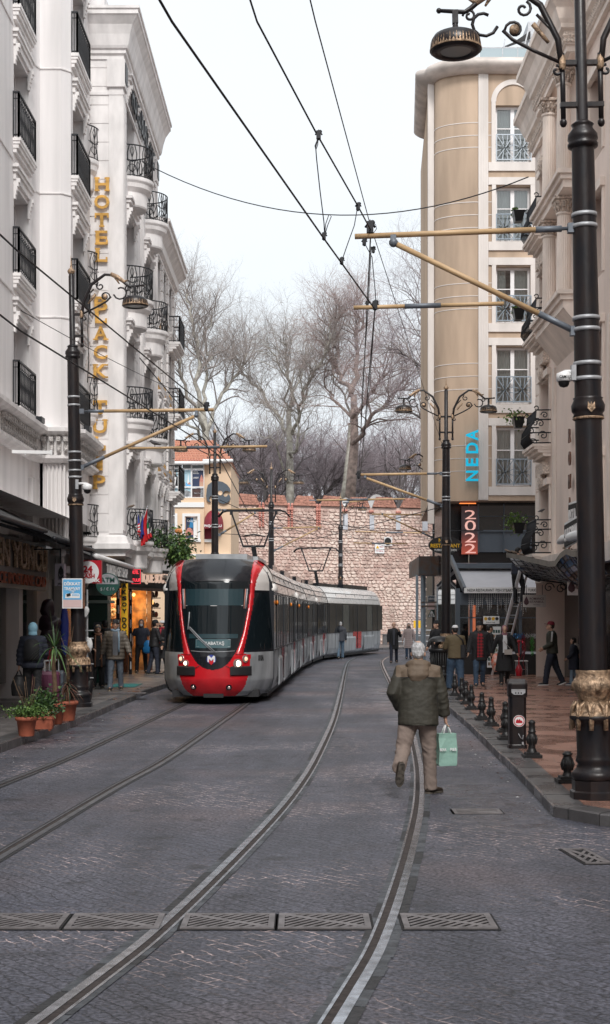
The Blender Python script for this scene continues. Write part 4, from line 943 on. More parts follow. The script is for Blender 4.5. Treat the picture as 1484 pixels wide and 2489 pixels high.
for k, c in enumerate((0, 1, 0, 2)):
 cc = (rx(1180 + k * 9), RY - .155, rz(1504)); t.prism([(.055 * cos(a * pi / 6), .055 * sin(a * pi / 6)) for a in range(12)], cc, XP, UP, YP * .004, c)
txt(t, 'By Sarrow Lounge', (rx(1192), RY - .153, rz(1513)), XP, UP, .28, .05, 2, .003, .01)
t.build('pictures', [MT['yellow_sign'], MT['goods'], MT['black']], mb_)
pm = thing('price_board', 'brightly lit board of small dish pictures behind the strolling couple', 'sign', (rx(1195), RY, 1.3))
t = MB(); t.box(rx(1183), rx(1216), RY - .2, RY - .15, .35, rz(1523)); t.build('panel', MT['white_paint'], pm)
t = MB();
for i in range(5):
 for j in range(8): t.box(rx(1185 + i * 6), rx(1189.5 + i * 6), RY - .21, RY - .201, .42 + j * .15, .52 + j * .15, (i * 3 + j * 5) % 3)
t.build('picture', [MT['goods'], MT['terracotta'], MT['green_sign']], pm)
tn = thing('tinsel_garland', 'blue and silver tinsel garland with hanging red, green and purple strands in the window', 'garland', (8.2, RY, 1.2))
for nm, (cx0, cx1, cy, vert), col in (('strand', (1240, 1275, 1545, 0), (.08, .25, .5)), ('strand', (1275, 1310, 1546, 0), (.6, .6, .62)), ('strand', (1310, 1330, 1546, 0), (.08, .25, .5)), ('strand', (1268, 1275, 1570, 1), (.4, .02, .04)), ('strand', (1290, 1297, 1570, 1), (.1, .5, .08)), ('strand', (1311, 1318, 1570, 1), (.25, .03, .3)), ('strand', (1352, 1359, 1565, 1), (.25, .03, .3))):
 t = MB(); x0, x1 = rx(cx0), rx(cx1); z0, z1 = (rz(cy + 4), rz(cy - 4)) if not vert else (rz(1592), rz(1546))
 for k in range(160):
  a = Vector((rnd.uniform(x0, x1), RY - .05 - rnd.uniform(0, .06), rnd.uniform(z0, z1))); d = Vector((rnd.uniform(-1, 1), rnd.uniform(-.5, .5), rnd.uniform(-1, 1))) * .06; t.bar(a, a + d, .018, .003)
 key = 'tinsel%d%d%d' % tuple(int(c * 100) for c in col)
 if key not in MT: M(key, col, .3, metal=.6)
 t.build(nm, MT[key], tn)
ov = thing('oval_sign', 'black oval hanging sign with yellow lettering beside the double lamp post', 'sign', (X_(1084, 49), 49, H_(1325, 49)))
t = MB(); c = Vector((X_(1083, 49), 49, H_(1325, 49))); t.prism([(.57 * cos(a * pi / 20), .30 * sin(a * pi / 20)) for a in range(40)], c, XP, UP, YP * .08); t.build('board', MT['black'], ov)
t = MB(); fz = YP * -.02
txt(t, 'NEDA', c + fz + UP * .16, XP, UP, .45, .13, 0, .01, .02); txt(t, 'RESTAURANT', c + fz - UP * .02, XP, UP, 1.0, .13, 0, .01, .02); txt(t, 'TURKISH KITCHEN', c + fz - UP * .17, XP, UP, .76, .07, 1, .01, .01); t.build('lettering', [MT['yellow_sign'], MT['white_paint']], ov)
t = MB(); t.bar(c + Vector((0, .04, .28)), c + Vector((0, .04, .5)), .03); t.bar(c + Vector((-.1, .04, .5)), c + Vector((1.3, .04, .5)), .03); t.build('bracket', MT['iron'], ov)
SY = 58.0
st = thing('steel_canopy', 'rusty dark steel canopy on square posts at the corner of the bend', 'canopy', (X_(1050, SY), SY, .1))
def sxx(x): return X_(x, SY)
def szz(y): return H_(y, SY)
t = MB(); t.box(sxx(1020), sxx(1108), SY, SY + .1, szz(1398), szz(1352)); t.add([(sxx(1020), SY, szz(1352)), (sxx(1008), SY + 3, szz(1362)), (sxx(1008), SY + 3, szz(1402)), (sxx(1020), SY, szz(1398))], [(0, 1, 2, 3)]); t.quad((sxx(1020), SY, szz(1396)), (sxx(1108), SY, szz(1396)), (sxx(1108), SY + 3, szz(1396)), (sxx(1008), SY + 3, szz(1396)))
for x in (1018, 1046, 1064, 1092): t.box(sxx(x), sxx(x) + .05, SY - .03, SY, szz(1398), szz(1350))
t.build('box_beam', M('rusty_steel', (.085, .09, .095), .6, var=.5, vs=3, col2=(.12, .06, .035)), st)
for x in (1012, 1024, 1034):
 t = MB(); t.box(sxx(x), sxx(x) + .1, SY + .1 + (.8 if x > 1030 else 0), SY + .2 + (.8 if x > 1030 else 0), .1, szz(1398)); t.build('post', MT['rail_blue'], st)
t = MB(); t.bar((sxx(1025), SY + .1, szz(1464)), (sxx(1085), SY + .1, szz(1464)), .06); t.bar((sxx(1025), SY + .1, szz(1474)), (sxx(1085), SY + .1, szz(1474)), .08); t.build('rail', MT['rusty_steel'], st)
fa = thing('folding_awning', 'grey side awning sloping down beside the steel canopy', 'awning', (X_(1065, 50), 50, 3))
t = MB(); Z = 50; P = lambda x, y, z=Z: (X_(x, z), z, H_(y, z)); t.add([P(1111, 1376), P(1064, 1426), P(1064, 1446), P(1068, 1432), P(1113, 1392)], [(0, 1, 3, 4), (1, 2, 3)]); t.add([P(1111, 1376), P(1064, 1426), P(1066, 1426, 52), P(1112, 1380, 53)], [(0, 1, 2, 3)]); t.build('cloth', MT['awning_grey'], fa)
t = MB(); t.bar(P(1113, 1390), P(1066, 1432), .05); t.bar(P(1111, 1374), P(1063, 1425), .07); t.build('arm', MT['iron'], fa)
# ================================================================= cream building with columns (right edge)
RX = 7.25
Rb = thing('ornate_building', 'cream classical building with fluted columns at the right edge', 'building', (9, 38, 0))
FR = [3.86, 7.1, 10.4, 13.4]
w_ = MB(); y0 = 45.2
opr = [(y0 - 44.2, y0 - 42.6, f, f + 2.0) for f in FR] + [(y0 - 36.6, y0 - 35.0, f, f + 2.2) for f in FR]
facade(w_, (RX, y0), (0, -1), y0 - 14, 3.6, 18.2, opr, .45, 0)
w_.quad((RX, y0, .1), (12, y0, .1), (12, y0, 18.2), (RX, y0, 18.2)); w_.box(RX + .5, 14, 14, y0 - .01, 3.6, 18.4); w_.quad((RX, 14, 3.6), (14, 14, 3.6), (14, y0, 3.6), (RX, y0, 3.6))
w_.build('wall', MT['cream_wall'], Rb)
t = MB()
cp = [(0, 16.45), (.12, 16.45), (.12, 16.6), (.18, 16.62), (.18, 16.95), (.28, 17.0), (.3, 17.1), (.36, 17.2), (.45, 17.45), (.58, 17.6), (.62, 17.62), (.62, 17.8), (0, 17.9)]
t.sweep(cp, [(12, y0), (RX, y0), (RX, 41.5), (RX - .45, 41.5), (RX - .45, 36.9), (RX, 36.9), (RX, 30), (RX - .45, 30), (RX - .45, 20)])
def ent(z0, z1, cor=False):
 for k, (ya, yb) in enumerate(((37.0, 41.4), (26, 30.0))):
  h = z1 - z0; t.box(RX - .62, RX + .01, ya, yb, z0, z1 - h * .55); t.box(RX - .70, RX + .01, ya - .06, yb + .06, z1 - h * .55 + .001, z1 - h * .25); t.box(RX - .78, RX + .01, ya - .12, yb + .12, z1 - h * .25 + .001, z1)
ent(13.05, 13.5); ent(9.95, 10.4)
for k, (ya, yb) in enumerate(((37.0, 41.4), (26, 30.0))):
 t.add([(RX - .6, ya, 9.95), (RX - .6, yb, 9.95), (RX, yb, 9.2), (RX, ya, 9.2), (RX, yb, 9.95), (RX, ya, 9.95)], [(0, 1, 2, 3), (0, 3, 5), (1, 4, 2), (0, 5, 4, 1)])
z = 3.9
while z < 16.3:
 t.box(RX - .02, RX + .01, 44.35, 45.22, z, z + .95); z += 1.0
for yy in (41.75, 36.6 + .25, 34.2, 32.6): t.box(RX - .05, RX + .01, yy - .16, yy + .16, 3.7, 9.2); t.box(RX - .07, RX - .049, yy - .07, yy + .07, 3.9, 9.0)
for f in FR:
 sill_box(t, (RX, y0), (0, -1), .85, 2.75, f, 0, .55)
 for (ya, yb) in ((42.45, 44.35), (34.85, 36.75)): t.box(RX - .05, RX + .01, ya - .0, ya + .12, f, f + 2.05); t.box(RX - .05, RX + .01, yb - .12, yb, f, f + 2.05); t.box(RX - .12, RX + .01, ya - .05, yb + .05, f + 2.05, f + 2.25)
t.box(RX - .3, RX + .01, 20, y0, 3.3, 3.75)
t.build('stone_trim', MT['cream_trim'], Rb)
for (za, zb) in ((10.42, 13.04), (13.52, 16.44)):
 for yy in (38.0, 40.3, 29.0):
  t = MB(); xc = RX - .42; H = zb - za; r = .2
  t.lathe([(r * 1.35, za), (r * 1.35, za + .06), (r * 1.2, za + .09), (r * 1.25, za + .14), (r * 1.02, za + .18)], (xc, yy, 0), 24)
  rings = []
  for q in range(9):
   zz = za + .18 + (H - .63) * q / 8; rr = r * (1 - .12 * q / 8); rings.append([Vector((xc + rr * (1 - .06 * (k % 2)) * cos(2 * pi * k / 40), yy + rr * (1 - .06 * (k % 2)) * sin(2 * pi * k / 40), zz)) for k in range(40)])
  t.loft(rings, 0, False)
  t.lathe([(r * .9, zb - .46), (r * 1.05, zb - .44), (r * 1.05, zb - .40), (r * .9, zb - .38)], (xc, yy, 0), 24)
  co = t.build('column', MT['cream_trim'], Rb)
  t = MB(); r = .19
  t.lathe([(r * .88, zb - .38), (r * .95, zb - .25), (r * 1.25, zb - .12), (r * 1.3, zb - .08)], (xc, yy, 0), 16); t.box(xc - .29, xc + .29, yy - .29, yy + .29, zb - .07, zb - .001)
  for lv, (zz, rr, nn) in enumerate(((zb - .30, r * 1.0, 10), (zb - .20, r * 1.12, 10))):
   for k in range(nn):
    a = 2 * pi * (k + .5 * lv) / nn; p = Vector((xc + rr * cos(a), yy + rr * sin(a), zz)); t.tube([p - UP * .08, p + UP * .03 + Vector((cos(a), sin(a), 0)) * .02, p + UP * .06 + Vector((cos(a), sin(a), 0)) * .06, p + UP * .02 + Vector((cos(a), sin(a), 0)) * .08], [.03, .035, .03, .015], 5)
  for k in range(4): a = pi / 4 + pi / 2 * k; t.ell((xc + .27 * cos(a), yy + .27 * sin(a), zb - .13), .06, .06, .06, 8)
  t.build('capital', MT['cream_carved'], co)
t = MB()
t.sweep([(.185, 16.64), (.22, 16.68), (.20, 16.75), (.24, 16.82), (.185, 16.93)], [(12, y0), (RX, y0), (RX, 41.5), (RX - .45, 41.5), (RX - .45, 36.9), (RX, 36.9), (RX, 30)])
for f in FR: t.obox((RX - .10, 43.4, f - .68), YP * .7, XP * .1, UP * .17)
for f in FR:
 t.ell((RX - .12, 43.4, f + 2.25), .14, .22, .28, 8)
t.build('carved_ornament', MT['cream_carved'], Rb)
for f in FR:
 window(Rb, (RX, y0), (0, -1), 1.0, 2.6, f, f + 2.0, .42, MT['wood_brown'], MT['glass_dark']); window(Rb, (RX, y0), (0, -1), 8.6, 10.2, f, f + 2.2, .42, MT['wood_brown'], MT['glass_dark'])
 g = MB()   # bulging scrolled iron basket
 for yy in [42.55 + .12 * k for k in range(15)]: g.tube([(RX - .50, yy, f + .02), (RX - .62, yy, f + .2), (RX - .58, yy, f + .5), (RX - .44, yy, f + .72), (RX - .42, yy, f + 1.0)], .014, 4)
 for zz, ox in ((.03, .5), (.33, .6), (.72, .44), (1.0, .42)): g.tube([(RX, 42.45, f + zz), (RX - ox, 42.5, f + zz), (RX - ox, 44.3, f + zz), (RX, 44.35, f + zz)], .02, 4)
 for sx_ in (42.5, 44.3):
  for (cx_, cz_, rr) in ((.22, .25, .15), (.3, .6, .12), (.18, .85, .11)):
   g.tube([(RX - cx_ - rr * (1 - k / 16) * cos(k * .6), sx_, f + cz_ + rr * (1 - k / 16) * sin(k * .6)) for k in range(15)], .016, 4)
  g.tube([(RX - .42 - .06 * cos(k * .7), sx_, f + 1.06 + .06 * sin(k * .7)) for k in range(9)], .016, 4)
 g.build('balcony_railing', MT['iron'], Rb)
g = MB()
for k, ch in enumerate('ROMANCE'): txt(g, ch, (RX - .1, 38.9, 6.9 - k * .62), (0, -1, 0), UP, .3, .38, 0, .04, .03)
g.build('letter', MT['wood_brown'], Rb)
t = MB(); t.box(RX + .9, 13, 14, y0, .12, 3.6); t.build('ground_storey', MT['black_panel'], Rb)
for yy in (47.0, 44.6, 40.0):
 t = MB(); t.box(8.35, 8.7, yy - .2, yy + .2, .12, 3.55); t.box(8.3, 8.36, yy - .1, yy + .1, .3, 3.4); t.box(8.28, 8.75, yy - .25, yy + .25, .12, .4); t.build('pillar', MT['cream_wall'], Rb)
for i, (f, n) in enumerate(((FR[0], 260), (FR[1], 120), (FR[2], 30), (FR[3], 50))):
 ps = thing('window_box', ['black planter with bushy green leaves on the lowest right balcony', 'black planter with green shoots on the second right balcony', 'nearly bare black planter on the third right balcony', 'black planter with a wisp of green on the top right balcony'][i], 'planter', (RX - .68, 44.15, f + .95))
 t = MB(); rings = [[Vector((RX - .72 + a * s, 44.1 + b_ * s * 1.4, zz)) for a, b_ in ((-1, -1), (1, -1), (1, 1), (-1, 1))] for zz, s in ((f + .68, .11), (f + .98, .17), (f + 1.0, .18))]; t.loft(rings, 0, False); t.build('box', MT['black'], ps)
 t = MB();
 for k in range(n):
  c = Vector((RX - .82 + rnd.gauss(0, .16 if n > 99 else .05), 44.15 + rnd.gauss(0, .14 if n > 99 else .06), f + 1.08 + rnd.gauss(0, .13 if n > 99 else .03) - (.25 * rnd.random() if k % 3 == 0 else 0))); a = Vector((rnd.uniform(-1, 1), rnd.uniform(-1, 1), rnd.uniform(-1, 1))).normalized() * .05; b2 = a.cross(Vector((rnd.random(), rnd.random(), 1))).normalized() * .03; t.add([c - a, c + b2, c + a, c - b2], [(0, 1, 2, 3)])
 t.build('foliage', MT['leaf_bright'], ps)
def vec(x, y, z): return Vector((x, y, z))
for nm, lab, (xa, ya, za), (xb, yb, zb), h, s in (('fascia_sign', 'black sign board with cream leather-shop lettering, the upper of two', (1386, 37.5, 1258), (1446, 36.3, 1240), .62, 'RIZA LEATHER'), ('fascia_sign', 'long black sign board with leather lettering below the other, tilted', (1376, 37.0, 1304), (1450, 35.4, 1262), .55, "SULEYMAN'S LEATHER")):
 sg = thing(nm, lab, 'sign', W(xa, za, ya)); a = W(xa, za, ya); c = W(xb, zb, yb); d = (c - a).normalized(); L = (c - a).length; n = Vector((d.y, -d.x, 0)).normalized()
 g = MB(); g.obox((a + c) / 2, d * (L / 2), n * .05, UP * (h / 2)); g.build('board', MT['black'], sg)
 g = MB(); txt(g, s, (a + c) / 2 + n * .06 , d, UP, L * .94, h * .6, 0, .02, .02); g.build('lettering', MT['white_trim'], sg)
 g = MB(); g.bar(a + UP * (h / 2 + .04), c + UP * (h / 2 + .04), .08, .05); g.bar(a - UP * (h / 2 + .02), c - UP * (h / 2 + .02), .03, .03); g.build('edge_tube', MT['white_paint'], sg)
ra = thing('roller_awning', 'rolled white awning tube on the cream wall under the leather signs', 'awning', W(1362, 1315, 38))
g = MB(); g.tube([W(1360, 1317, 38.5), W(1371, 1311, 38), W(1440, 1290, 33.5)], [.08, .13, .13], 10); g.build('tube', MT['white_paint'], ra)
cp_ = thing('glass_canopy', 'wavy entrance canopy of blue glass tiles with a metal rim', 'canopy', (6.6, 41, 3.4))
def cedge(v):  # outer rim along z(depth) : v in 0..1 from far tip to near
 ks = [(0, 1232, 1349, 43.0), (.12, 1262, 1354, 41.5), (.28, 1300, 1363, 38.9), (.42, 1335, 1371, 36.6), (.5, 1350, 1370, 35.8), (.58, 1362, 1352, 35.2), (.66, 1377, 1340, 34.4), (.74, 1392, 1346, 33.6), (.85, 1410, 1346, 32.8), (1, 1440, 1342, 31.5)]
 for i in range(len(ks) - 1):
  if ks[i][0] <= v <= ks[i + 1][0]:
   s = (v - ks[i][0]) / (ks[i + 1][0] - ks[i][0]); s = s * s * (3 - 2 * s); q = [ks[i][j] + (ks[i + 1][j] - ks[i][j]) * s for j in (1, 2, 3)]; return W(*q)
 return W(*ks[-1][1:])
def clow(v):
 q = cedge(v); return Vector((7.2, q.y + .3, 3.12 - .3 * v + .10 * sin(v * 9)))
g = MB(); nu, nv = 40, 9; vs = []
for i in range(nu + 1):
 v = i / nu; a = cedge(v); c = clow(v)
 for j in range(nv + 1):
  t_ = j / nv; p = a.lerp(c, t_); p.z -= .25 * sin(pi * t_ * .9); vs.append(p)
g.add(vs, [(i * (nv + 1) + j, i * (nv + 1) + j + 1, (i + 1) * (nv + 1) + j + 1, (i + 1) * (nv + 1) + j) for i in range(nu) for j in range(nv)])
g.m = [random.Random(k * 7 + 1).choice([0, 0, 0, 0, 1, 1, 2]) if not (22 < k // nv < 34 and k % nv < 3) else random.Random(k).choice([1, 2, 2]) for k in range(len(g.f))]
g.build('glass_tile', [M('tile_dark', (.012, .015, .022), .15), M('tile_blue', (.03, .055, .11), .15), M('tile_bright', (.04, .13, .30), .12)], cp_)
g = MB()
P1 = [cedge(i / 40) for i in range(41)]
for i in range(40): a, c = P1[i], P1[i + 1]; g.add([a - UP * .07, c - UP * .07, c + UP * .07, a + UP * .07, a - UP * .07 + YP * .05, c - UP * .07 + YP * .05, c + UP * .07 + YP * .05, a + UP * .07 + YP * .05], [(0, 1, 2, 3), (7, 6, 5, 4), (3, 2, 6, 7), (0, 4, 5, 1)])
g.build('rim', M('rim_metal', (.13, .12, .10), .5, var=.3), cp_)
g = MB()
for j in range(1, nv, 1): g.tube([vs[i * (nv + 1) + j] - UP * .01 for i in range(nu + 1)], .014, 3)
for i in range(0, nu + 1, 2): g.tube([vs[i * (nv + 1) + j] - UP * .01 for j in range(nv + 1)], .010, 3)
for (yy, xx) in ((42.5, 8.0), (40.5, 8.1), (39.0, 8.1)):
 g.tube([(xx + .3, yy, 1.9), (xx + .2, yy, 2.6), (xx - .4, yy, 3.0), (xx - 1.2, yy, 3.1)], .025, 5)
 for k in range(3): g.tube([(xx - .1 - k * .35 + (.16 - .008 * q) * cos(q * .5), yy, 2.78 + k * .04 + (.16 - .008 * q) * sin(q * .5)) for q in range(18)], .014, 4)
g.build('iron_bracket', MT['iron'], cp_)
for lab, (x0, x1, y0_, y1_), Z in (('grey hotel plate with a drop emblem under the canopy', (1272, 1327, 1446, 1476), 43.0), ('larger white hotel plate with a drop emblem half behind the near pole', (1380, 1446, 1405, 1447), 36.5)):
 sg = thing('hotel_plate', lab, 'sign', W((x0 + x1) / 2, (y0_ + y1_) / 2, Z)); c = W((x0 + x1) / 2, (y0_ + y1_) / 2, Z); hw = (x1 - x0) / F * Z / 2; hh = (y1_ - y0_) / F * Z / 2
 g = MB(); g.obox(c, XP * hw, YP * .03, UP * hh); g.build('plate', MT['pale_stone'] if Z > 40 else MT['white_trim'], sg)
 g = MB(); cc = c + XP * (-hw * .72) - YP * .035
 g.prism([(.0, hh * .8), (hh * .22, hh * .35), (hh * .42, -.1 * hh), (hh * .36, -hh * .45), (0, -hh * .7), (-hh * .36, -hh * .45), (-hh * .42, -.1 * hh), (-hh * .22, hh * .35)], cc, XP, UP, YP * .004, 0)
 txt(g, 'ROMANCE', c + XP * hw * .2 + UP * hh * .38 - YP * .032, XP, UP, hw * 1.25, hh * .38, 0, .004, .01); txt(g, 'ISTANBUL', c + XP * hw * .2 - UP * hh * .12 - YP * .032, XP, UP, hw * 1.25, hh * .34, 0, .004, .01); txt(g, 'HOTELS', c + XP * hw * .2 - UP * hh * .6 - YP * .032, XP, UP, hw * .6, hh * .18, 0, .004, .01)
 g.build('lettering', M('plum%d' % Z, (.10, .05, .06), .5), sg)
 g = MB(); g.bar(c + Vector((-hw * .7, 0, hh)), c + Vector((-hw * .7, 0, hh + .3)), .015); g.bar(c + Vector((hw * .7, 0, hh)), c + Vector((hw * .7, 0, hh + .3)), .015); g.build('hanger', MT['iron'], sg)
# ================================================================= old rubble wall with brick capped merlons
wl = thing('stone_wall', 'old pinkish rubble stone wall with a row of brick-capped merlons', 'wall', (2, 96, 0))
def wy(x): return 91.5 + (x + 5.0) * .42          # wall plane: further away to the right
WX0, WX1 = -14.0, 16.0
def wallX(px): # intersection of a photo column with the wall plane
 k = (px - 742) / F; return k * (91.5 + 2.1) / (1 - .42 * k)
WT = 9.05
rnd = random.Random(11)
b = MB(); b.add([(WX0, wy(WX0) + .06, 0), (WX1, wy(WX1) + .06, 0), (WX1, wy(WX1) + .06, WT + .2), (WX0, wy(WX0) + .06, WT), (WX0, wy(WX0) + 1.6, WT), (WX1, wy(WX1) + 1.6, WT + .2)], [(0, 1, 2, 3), (3, 2, 5, 4)]); b.build('mortar_core', MT['mortar'], wl)
b = MB(); tint = []; z = .0; ud = Vector((1, .42, 0)).normalized(); un = Vector((.42, -1, 0)).normalized()
while z < WT - .1:
 h = rnd.uniform(.12, .25); x = WX0 + rnd.uniform(0, .3)
 while x < WX1:
  L = rnd.uniform(.14, .46) * (1.1 if h > .18 else .85)
  if x > -6 or z > 4:
   c = Vector((x + L / 2, wy(x + L / 2), z + h / 2 + rnd.uniform(-.03, .03))); hw = L / 2 * .91; hh = h / 2 * rnd.uniform(.78, .93); d0 = rnd.uniform(.005, .035)
   k = 8; ph = rnd.uniform(0, .3); out = []; inn = []
   for j in range(k):
    a = 2 * pi * (j + .5) / k; sx = max(-1, min(1, 1.25 * cos(a))) + rnd.uniform(-.09, .09); sz = max(-1, min(1, 1.25 * sin(a))) + rnd.uniform(-.12, .12)
    out.append(c + ud * (sx * hw) + UP * (sz * hh)); inn.append(c + ud * (sx * hw * .86) + UP * (sz * hh * .8) + un * (d0 + rnd.uniform(-.01, .012)))
   nf = len(b.f); b.add(out + inn, [tuple(range(k, 2 * k))] + [(j, (j + 1) % k, k + (j + 1) % k, k + j) for j in range(k)])
   redness = .5 + .9 * noise.noise(Vector((x * .22, z * .3, 3))) + (.16 if x > 1.5 else -.15) - (.22 if z > 7.3 else 0)
   tv = min(1, max(0, redness * .7 + rnd.uniform(-.25, .45))); tint += [tv] * (len(b.f) - nf)
  x += L + .01
 z += h
o = b.build('stones', MT['rubble'], wl)
at = o.data.attributes.new('tint', 'FLOAT', 'FACE'); at.data.foreach_set('value', tint)
mer = [(520, 562), (573, 629), (644, 699), (714, 769), (780, 833), (845, 898), (908, 963), (975, 1027), (1035, 1090)]
for i, (a, c) in enumerate(mer):
 x0, x1 = wallX(a), wallX(c); t = MB(); zb, z1 = WT + .05 + (x0 + 5) * .012, WT + .05 + (x0 + 5) * .012
 p = lambda x, o_, zz: (x, wy(x) - .0 + o_, zz)
 e = .27; H_m = .70
 A_ = [p(x0 - .06, -.12, zb), p(x1 + .06, -.12, zb), p(x1 + .06, 1.3, zb), p(x0 - .06, 1.3, zb)]; B2 = [p(x0 + e, .42, zb + H_m), p(x1 - e * .7, .42, zb + H_m), p(x1 - e * .7, .8, zb + H_m), p(x0 + e, .8, zb + H_m)]
 B2 = [(x + rnd.uniform(-.07, .07), y, z + rnd.uniform(-.07, .05)) for x, y, z in B2]
 t.add(A_ + B2, [(0, 1, 5, 4), (1, 2, 6, 5), (2, 3, 7, 6), (3, 0, 4, 7), (4, 5, 6, 7)])
 for k in range(1, 4):   # slight ledges of brick courses
  f = k / 4; q = lambda P, R: Vector(P).lerp(Vector(R), f)
  t.bar(q(A_[0], B2[0]), q(A_[1], B2[1]), .035, .02)
 t.build('merlon_cap', MT['brick_cap'], wl)
t = MB()
for i in range(len(mer) - 1):
 xa, xb = wallX(mer[i][1]) + .02, wallX(mer[i + 1][0]) - .02
 if i < 4:
  for z0 in [WT - 1.35 + .12 * k for k in range(13)]:
   n = max(2, int((xb - xa + .1) / .16))
   for k in range(n):
    x = xa - .03 + (xb - xa + .06) * (k + .5) / n; t.tube([(x, wy(x) - .13, z0), (x, wy(x) - .05, z0 + .13)], [.085, .065], 6, 0, False)
 for k in range(3): x = xa + (xb - xa) * (k + .5) / 3; t.tube([(x, wy(x) - .18, WT - .16), (x, wy(x) + 1.0, WT + .02)], .10, 6)
t.build('tile_strip', MT['tile_pink'], wl)
t = MB()
for a, c, y0_, y1_ in ((834, 846, 1249, 1287), (899, 910, 1252, 1287), (963, 974, 1250, 1288), (1027, 1040, 1252, 1290)):
 x0, x1 = wallX(a), wallX(c); Z = wy(x0); t.add([(x0, wy(x0) - .09, H_(y1_, Z)), (x1, wy(x1) - .09, H_(y1_, Z)), (x1, wy(x1) - .09, H_(y0_, Z)), (x0, wy(x0) - .09, H_(y0_, Z))], [(0, 1, 2, 3)])
t.build('plaster_patch', M('plaster_patch', (.52, .53, .57), .8, var=.2, vs=1.5), wl)
t = MB(); x0, x1 = wallX(934), wallX(954); Z = wy(x0); t.add([(x0, wy(x0) - .1, H_(1327, Z)), (x1, wy(x1) - .1, H_(1327, Z)), (x1, wy(x1) - .1, H_(1305, Z)), (x0, wy(x0) - .1, H_(1305, Z))], [(0, 1, 2, 3)]); t.build('block', MT['white_plaster_b'], wl)
t = MB(); x0 = wallX(943); c = Vector((x0, wy(x0) - .12, H_(1316, wy(x0)))); t.prism([(.24 * cos(a * pi / 8), .24 * sin(a * pi / 8)) for a in range(16)], c, ud, UP, un * .02); t.build('round_hole', MT['black'], wl)
ws = thing('warning_sign', 'small white warning plate with a yellow triangle on the rubble wall', 'sign', (wallX(923), wy(wallX(923)), 6.5))
t = MB(); x0 = wallX(923); Z = wy(x0) - .15; c = Vector((x0, Z, H_(1334, Z))); t.obox(c, ud * .34, un * .02, UP * .3); t.build('plate', MT['white_paint'], ws)
t = MB(); t.prism([(-.12, -.1), (.12, -.1), (0, .1)], c + un * .025 - ud * .16 + UP * .12, ud, UP, un * .01); t.build('triangle', MT['yellow_sign'], ws)
t = MB(); txt(t, 'DİKKAT', c + un * .03 + ud * .13 + UP * .14, ud, UP, .3, .09, 0, .005, .01); txt(t, 'H. 4,60 m', c + un * .03 - UP * .15, ud, UP, .5, .1, 0, .005, .01); t.build('lettering', MT['red_sign'], ws)
for i, (px, py, r) in enumerate(((841, 1220, .30), (889, 1226, .42), (916, 1228, .75))):
 Z = 99; r_ = thing('satellite_dish', ['small white dish peeking up between merlons beside the single lamp post', 'white dish behind the wall left of the largest dish', 'largest white satellite dish behind the wall'][i], 'satellite dish', W(px, py, Z), 0, 'satellite dishes behind the wall')
 t = MB(); t.lathe([(r * s, .22 * r * s * s) for s in (0, .25, .5, .75, 1)], (0, 0, 0), 20); t.v = [(a * .8 + .0, -c * 1.0 + .25 * r, b_) for a, b_, c in t.v]; t.build('dish', MT['white_paint'], r_, True)
 t = MB(); t.bar((0, .2, -1.2 - r), (0, .2, 0), .06); t.bar((0, .0, -r * .9), (0, -.45 * r, 0), .03); t.build('mast', MT['galv'], r_, True)
fn = thing('metal_fence', 'low grey barrier rails at the foot of the old wall', 'fence', (7, 90, .1))
t = MB()
for z in (.4, .75, 1.1): t.bar((5.6, 90, z), (9.5, 91.5, z), .05)
for k in range(7): t.bar((5.6 + .62 * k, 90 + .24 * k, .1), (5.6 + .62 * k, 90 + .24 * k, 1.15), .06)
t.build('rails', MT['galv'], fn)
pl_ = thing('stone_planter', 'long dark low trough at the foot of the old wall', 'planter', (6.5, 92, .1)); t = MB(); t.box(5.0, 8.2, 92.4, 93.1, .1, .75); t.box(4.95, 8.25, 92.35, 93.15, .75, .83); t.build('trough', MT['kerb'], pl_)
t = MB(); t.box(6.75, 7.2, 89.5, 89.54, 1.25, 1.7); ys = t.build('notice_plate', MT['yellow_sign'], fn)
# ================================================================= bare plane trees
def grow(mb, tw, rnd, p, d, L, r, lv, maxlv, wig, upb, spread, sides, droop=0, q=1.0):
 n = 5 if lv < 2 else 3; pts = [p]; rs = [r]; dd = d.copy(); pp = p.copy(); r1 = r * (.62 if lv < maxlv else .4)
 for i in range(n):
  dd = (dd + Vector((rnd.gauss(0, wig), rnd.gauss(0, wig), rnd.gauss(0, wig) + upb))).normalized(); pp = pp + dd * (L / n); pts.append(pp.copy()); rs.append(r + (r1 - r) * (i + 1) / n)
 (mb if lv < 2 else tw).tube(pts, rs, sides[min(lv, len(sides) - 1)], 0 if lv < 3 else 1, lv < 3, lv == 0)
 if lv >= maxlv: return
 k = [3, 6, 6, 6, 5][min(lv, 4)]; k = max(2, int(k * q + rnd.random()))
 for i in range(k):
  t = 1.0 if i < 2 else rnd.uniform(.3 if lv else .6, .95); idx = min(n - 1, int(t * n)); f = t * n - idx; s = pts[idx].lerp(pts[min(idx + 1, n)], f)
  ax = dd.cross(Vector((rnd.gauss(0, 1), rnd.gauss(0, 1), rnd.gauss(0, 1)))).normalized(); ang = rnd.uniform(.25, .5) * spread if i < 2 else rnd.uniform(.5, 1.1) * spread
  nd = (Matrix.Rotation(ang, 3, ax) @ dd).normalized()
  if lv < 2: nd.z = abs(nd.z) * .8 + .15; nd.normalize()
  grow(mb, tw, rnd, s, nd, L * rnd.uniform(.58, .85), rs[idx] * (.68 if i < 2 else .45), lv + 1, maxlv, wig * 1.15, upb, spread, sides, droop, q)
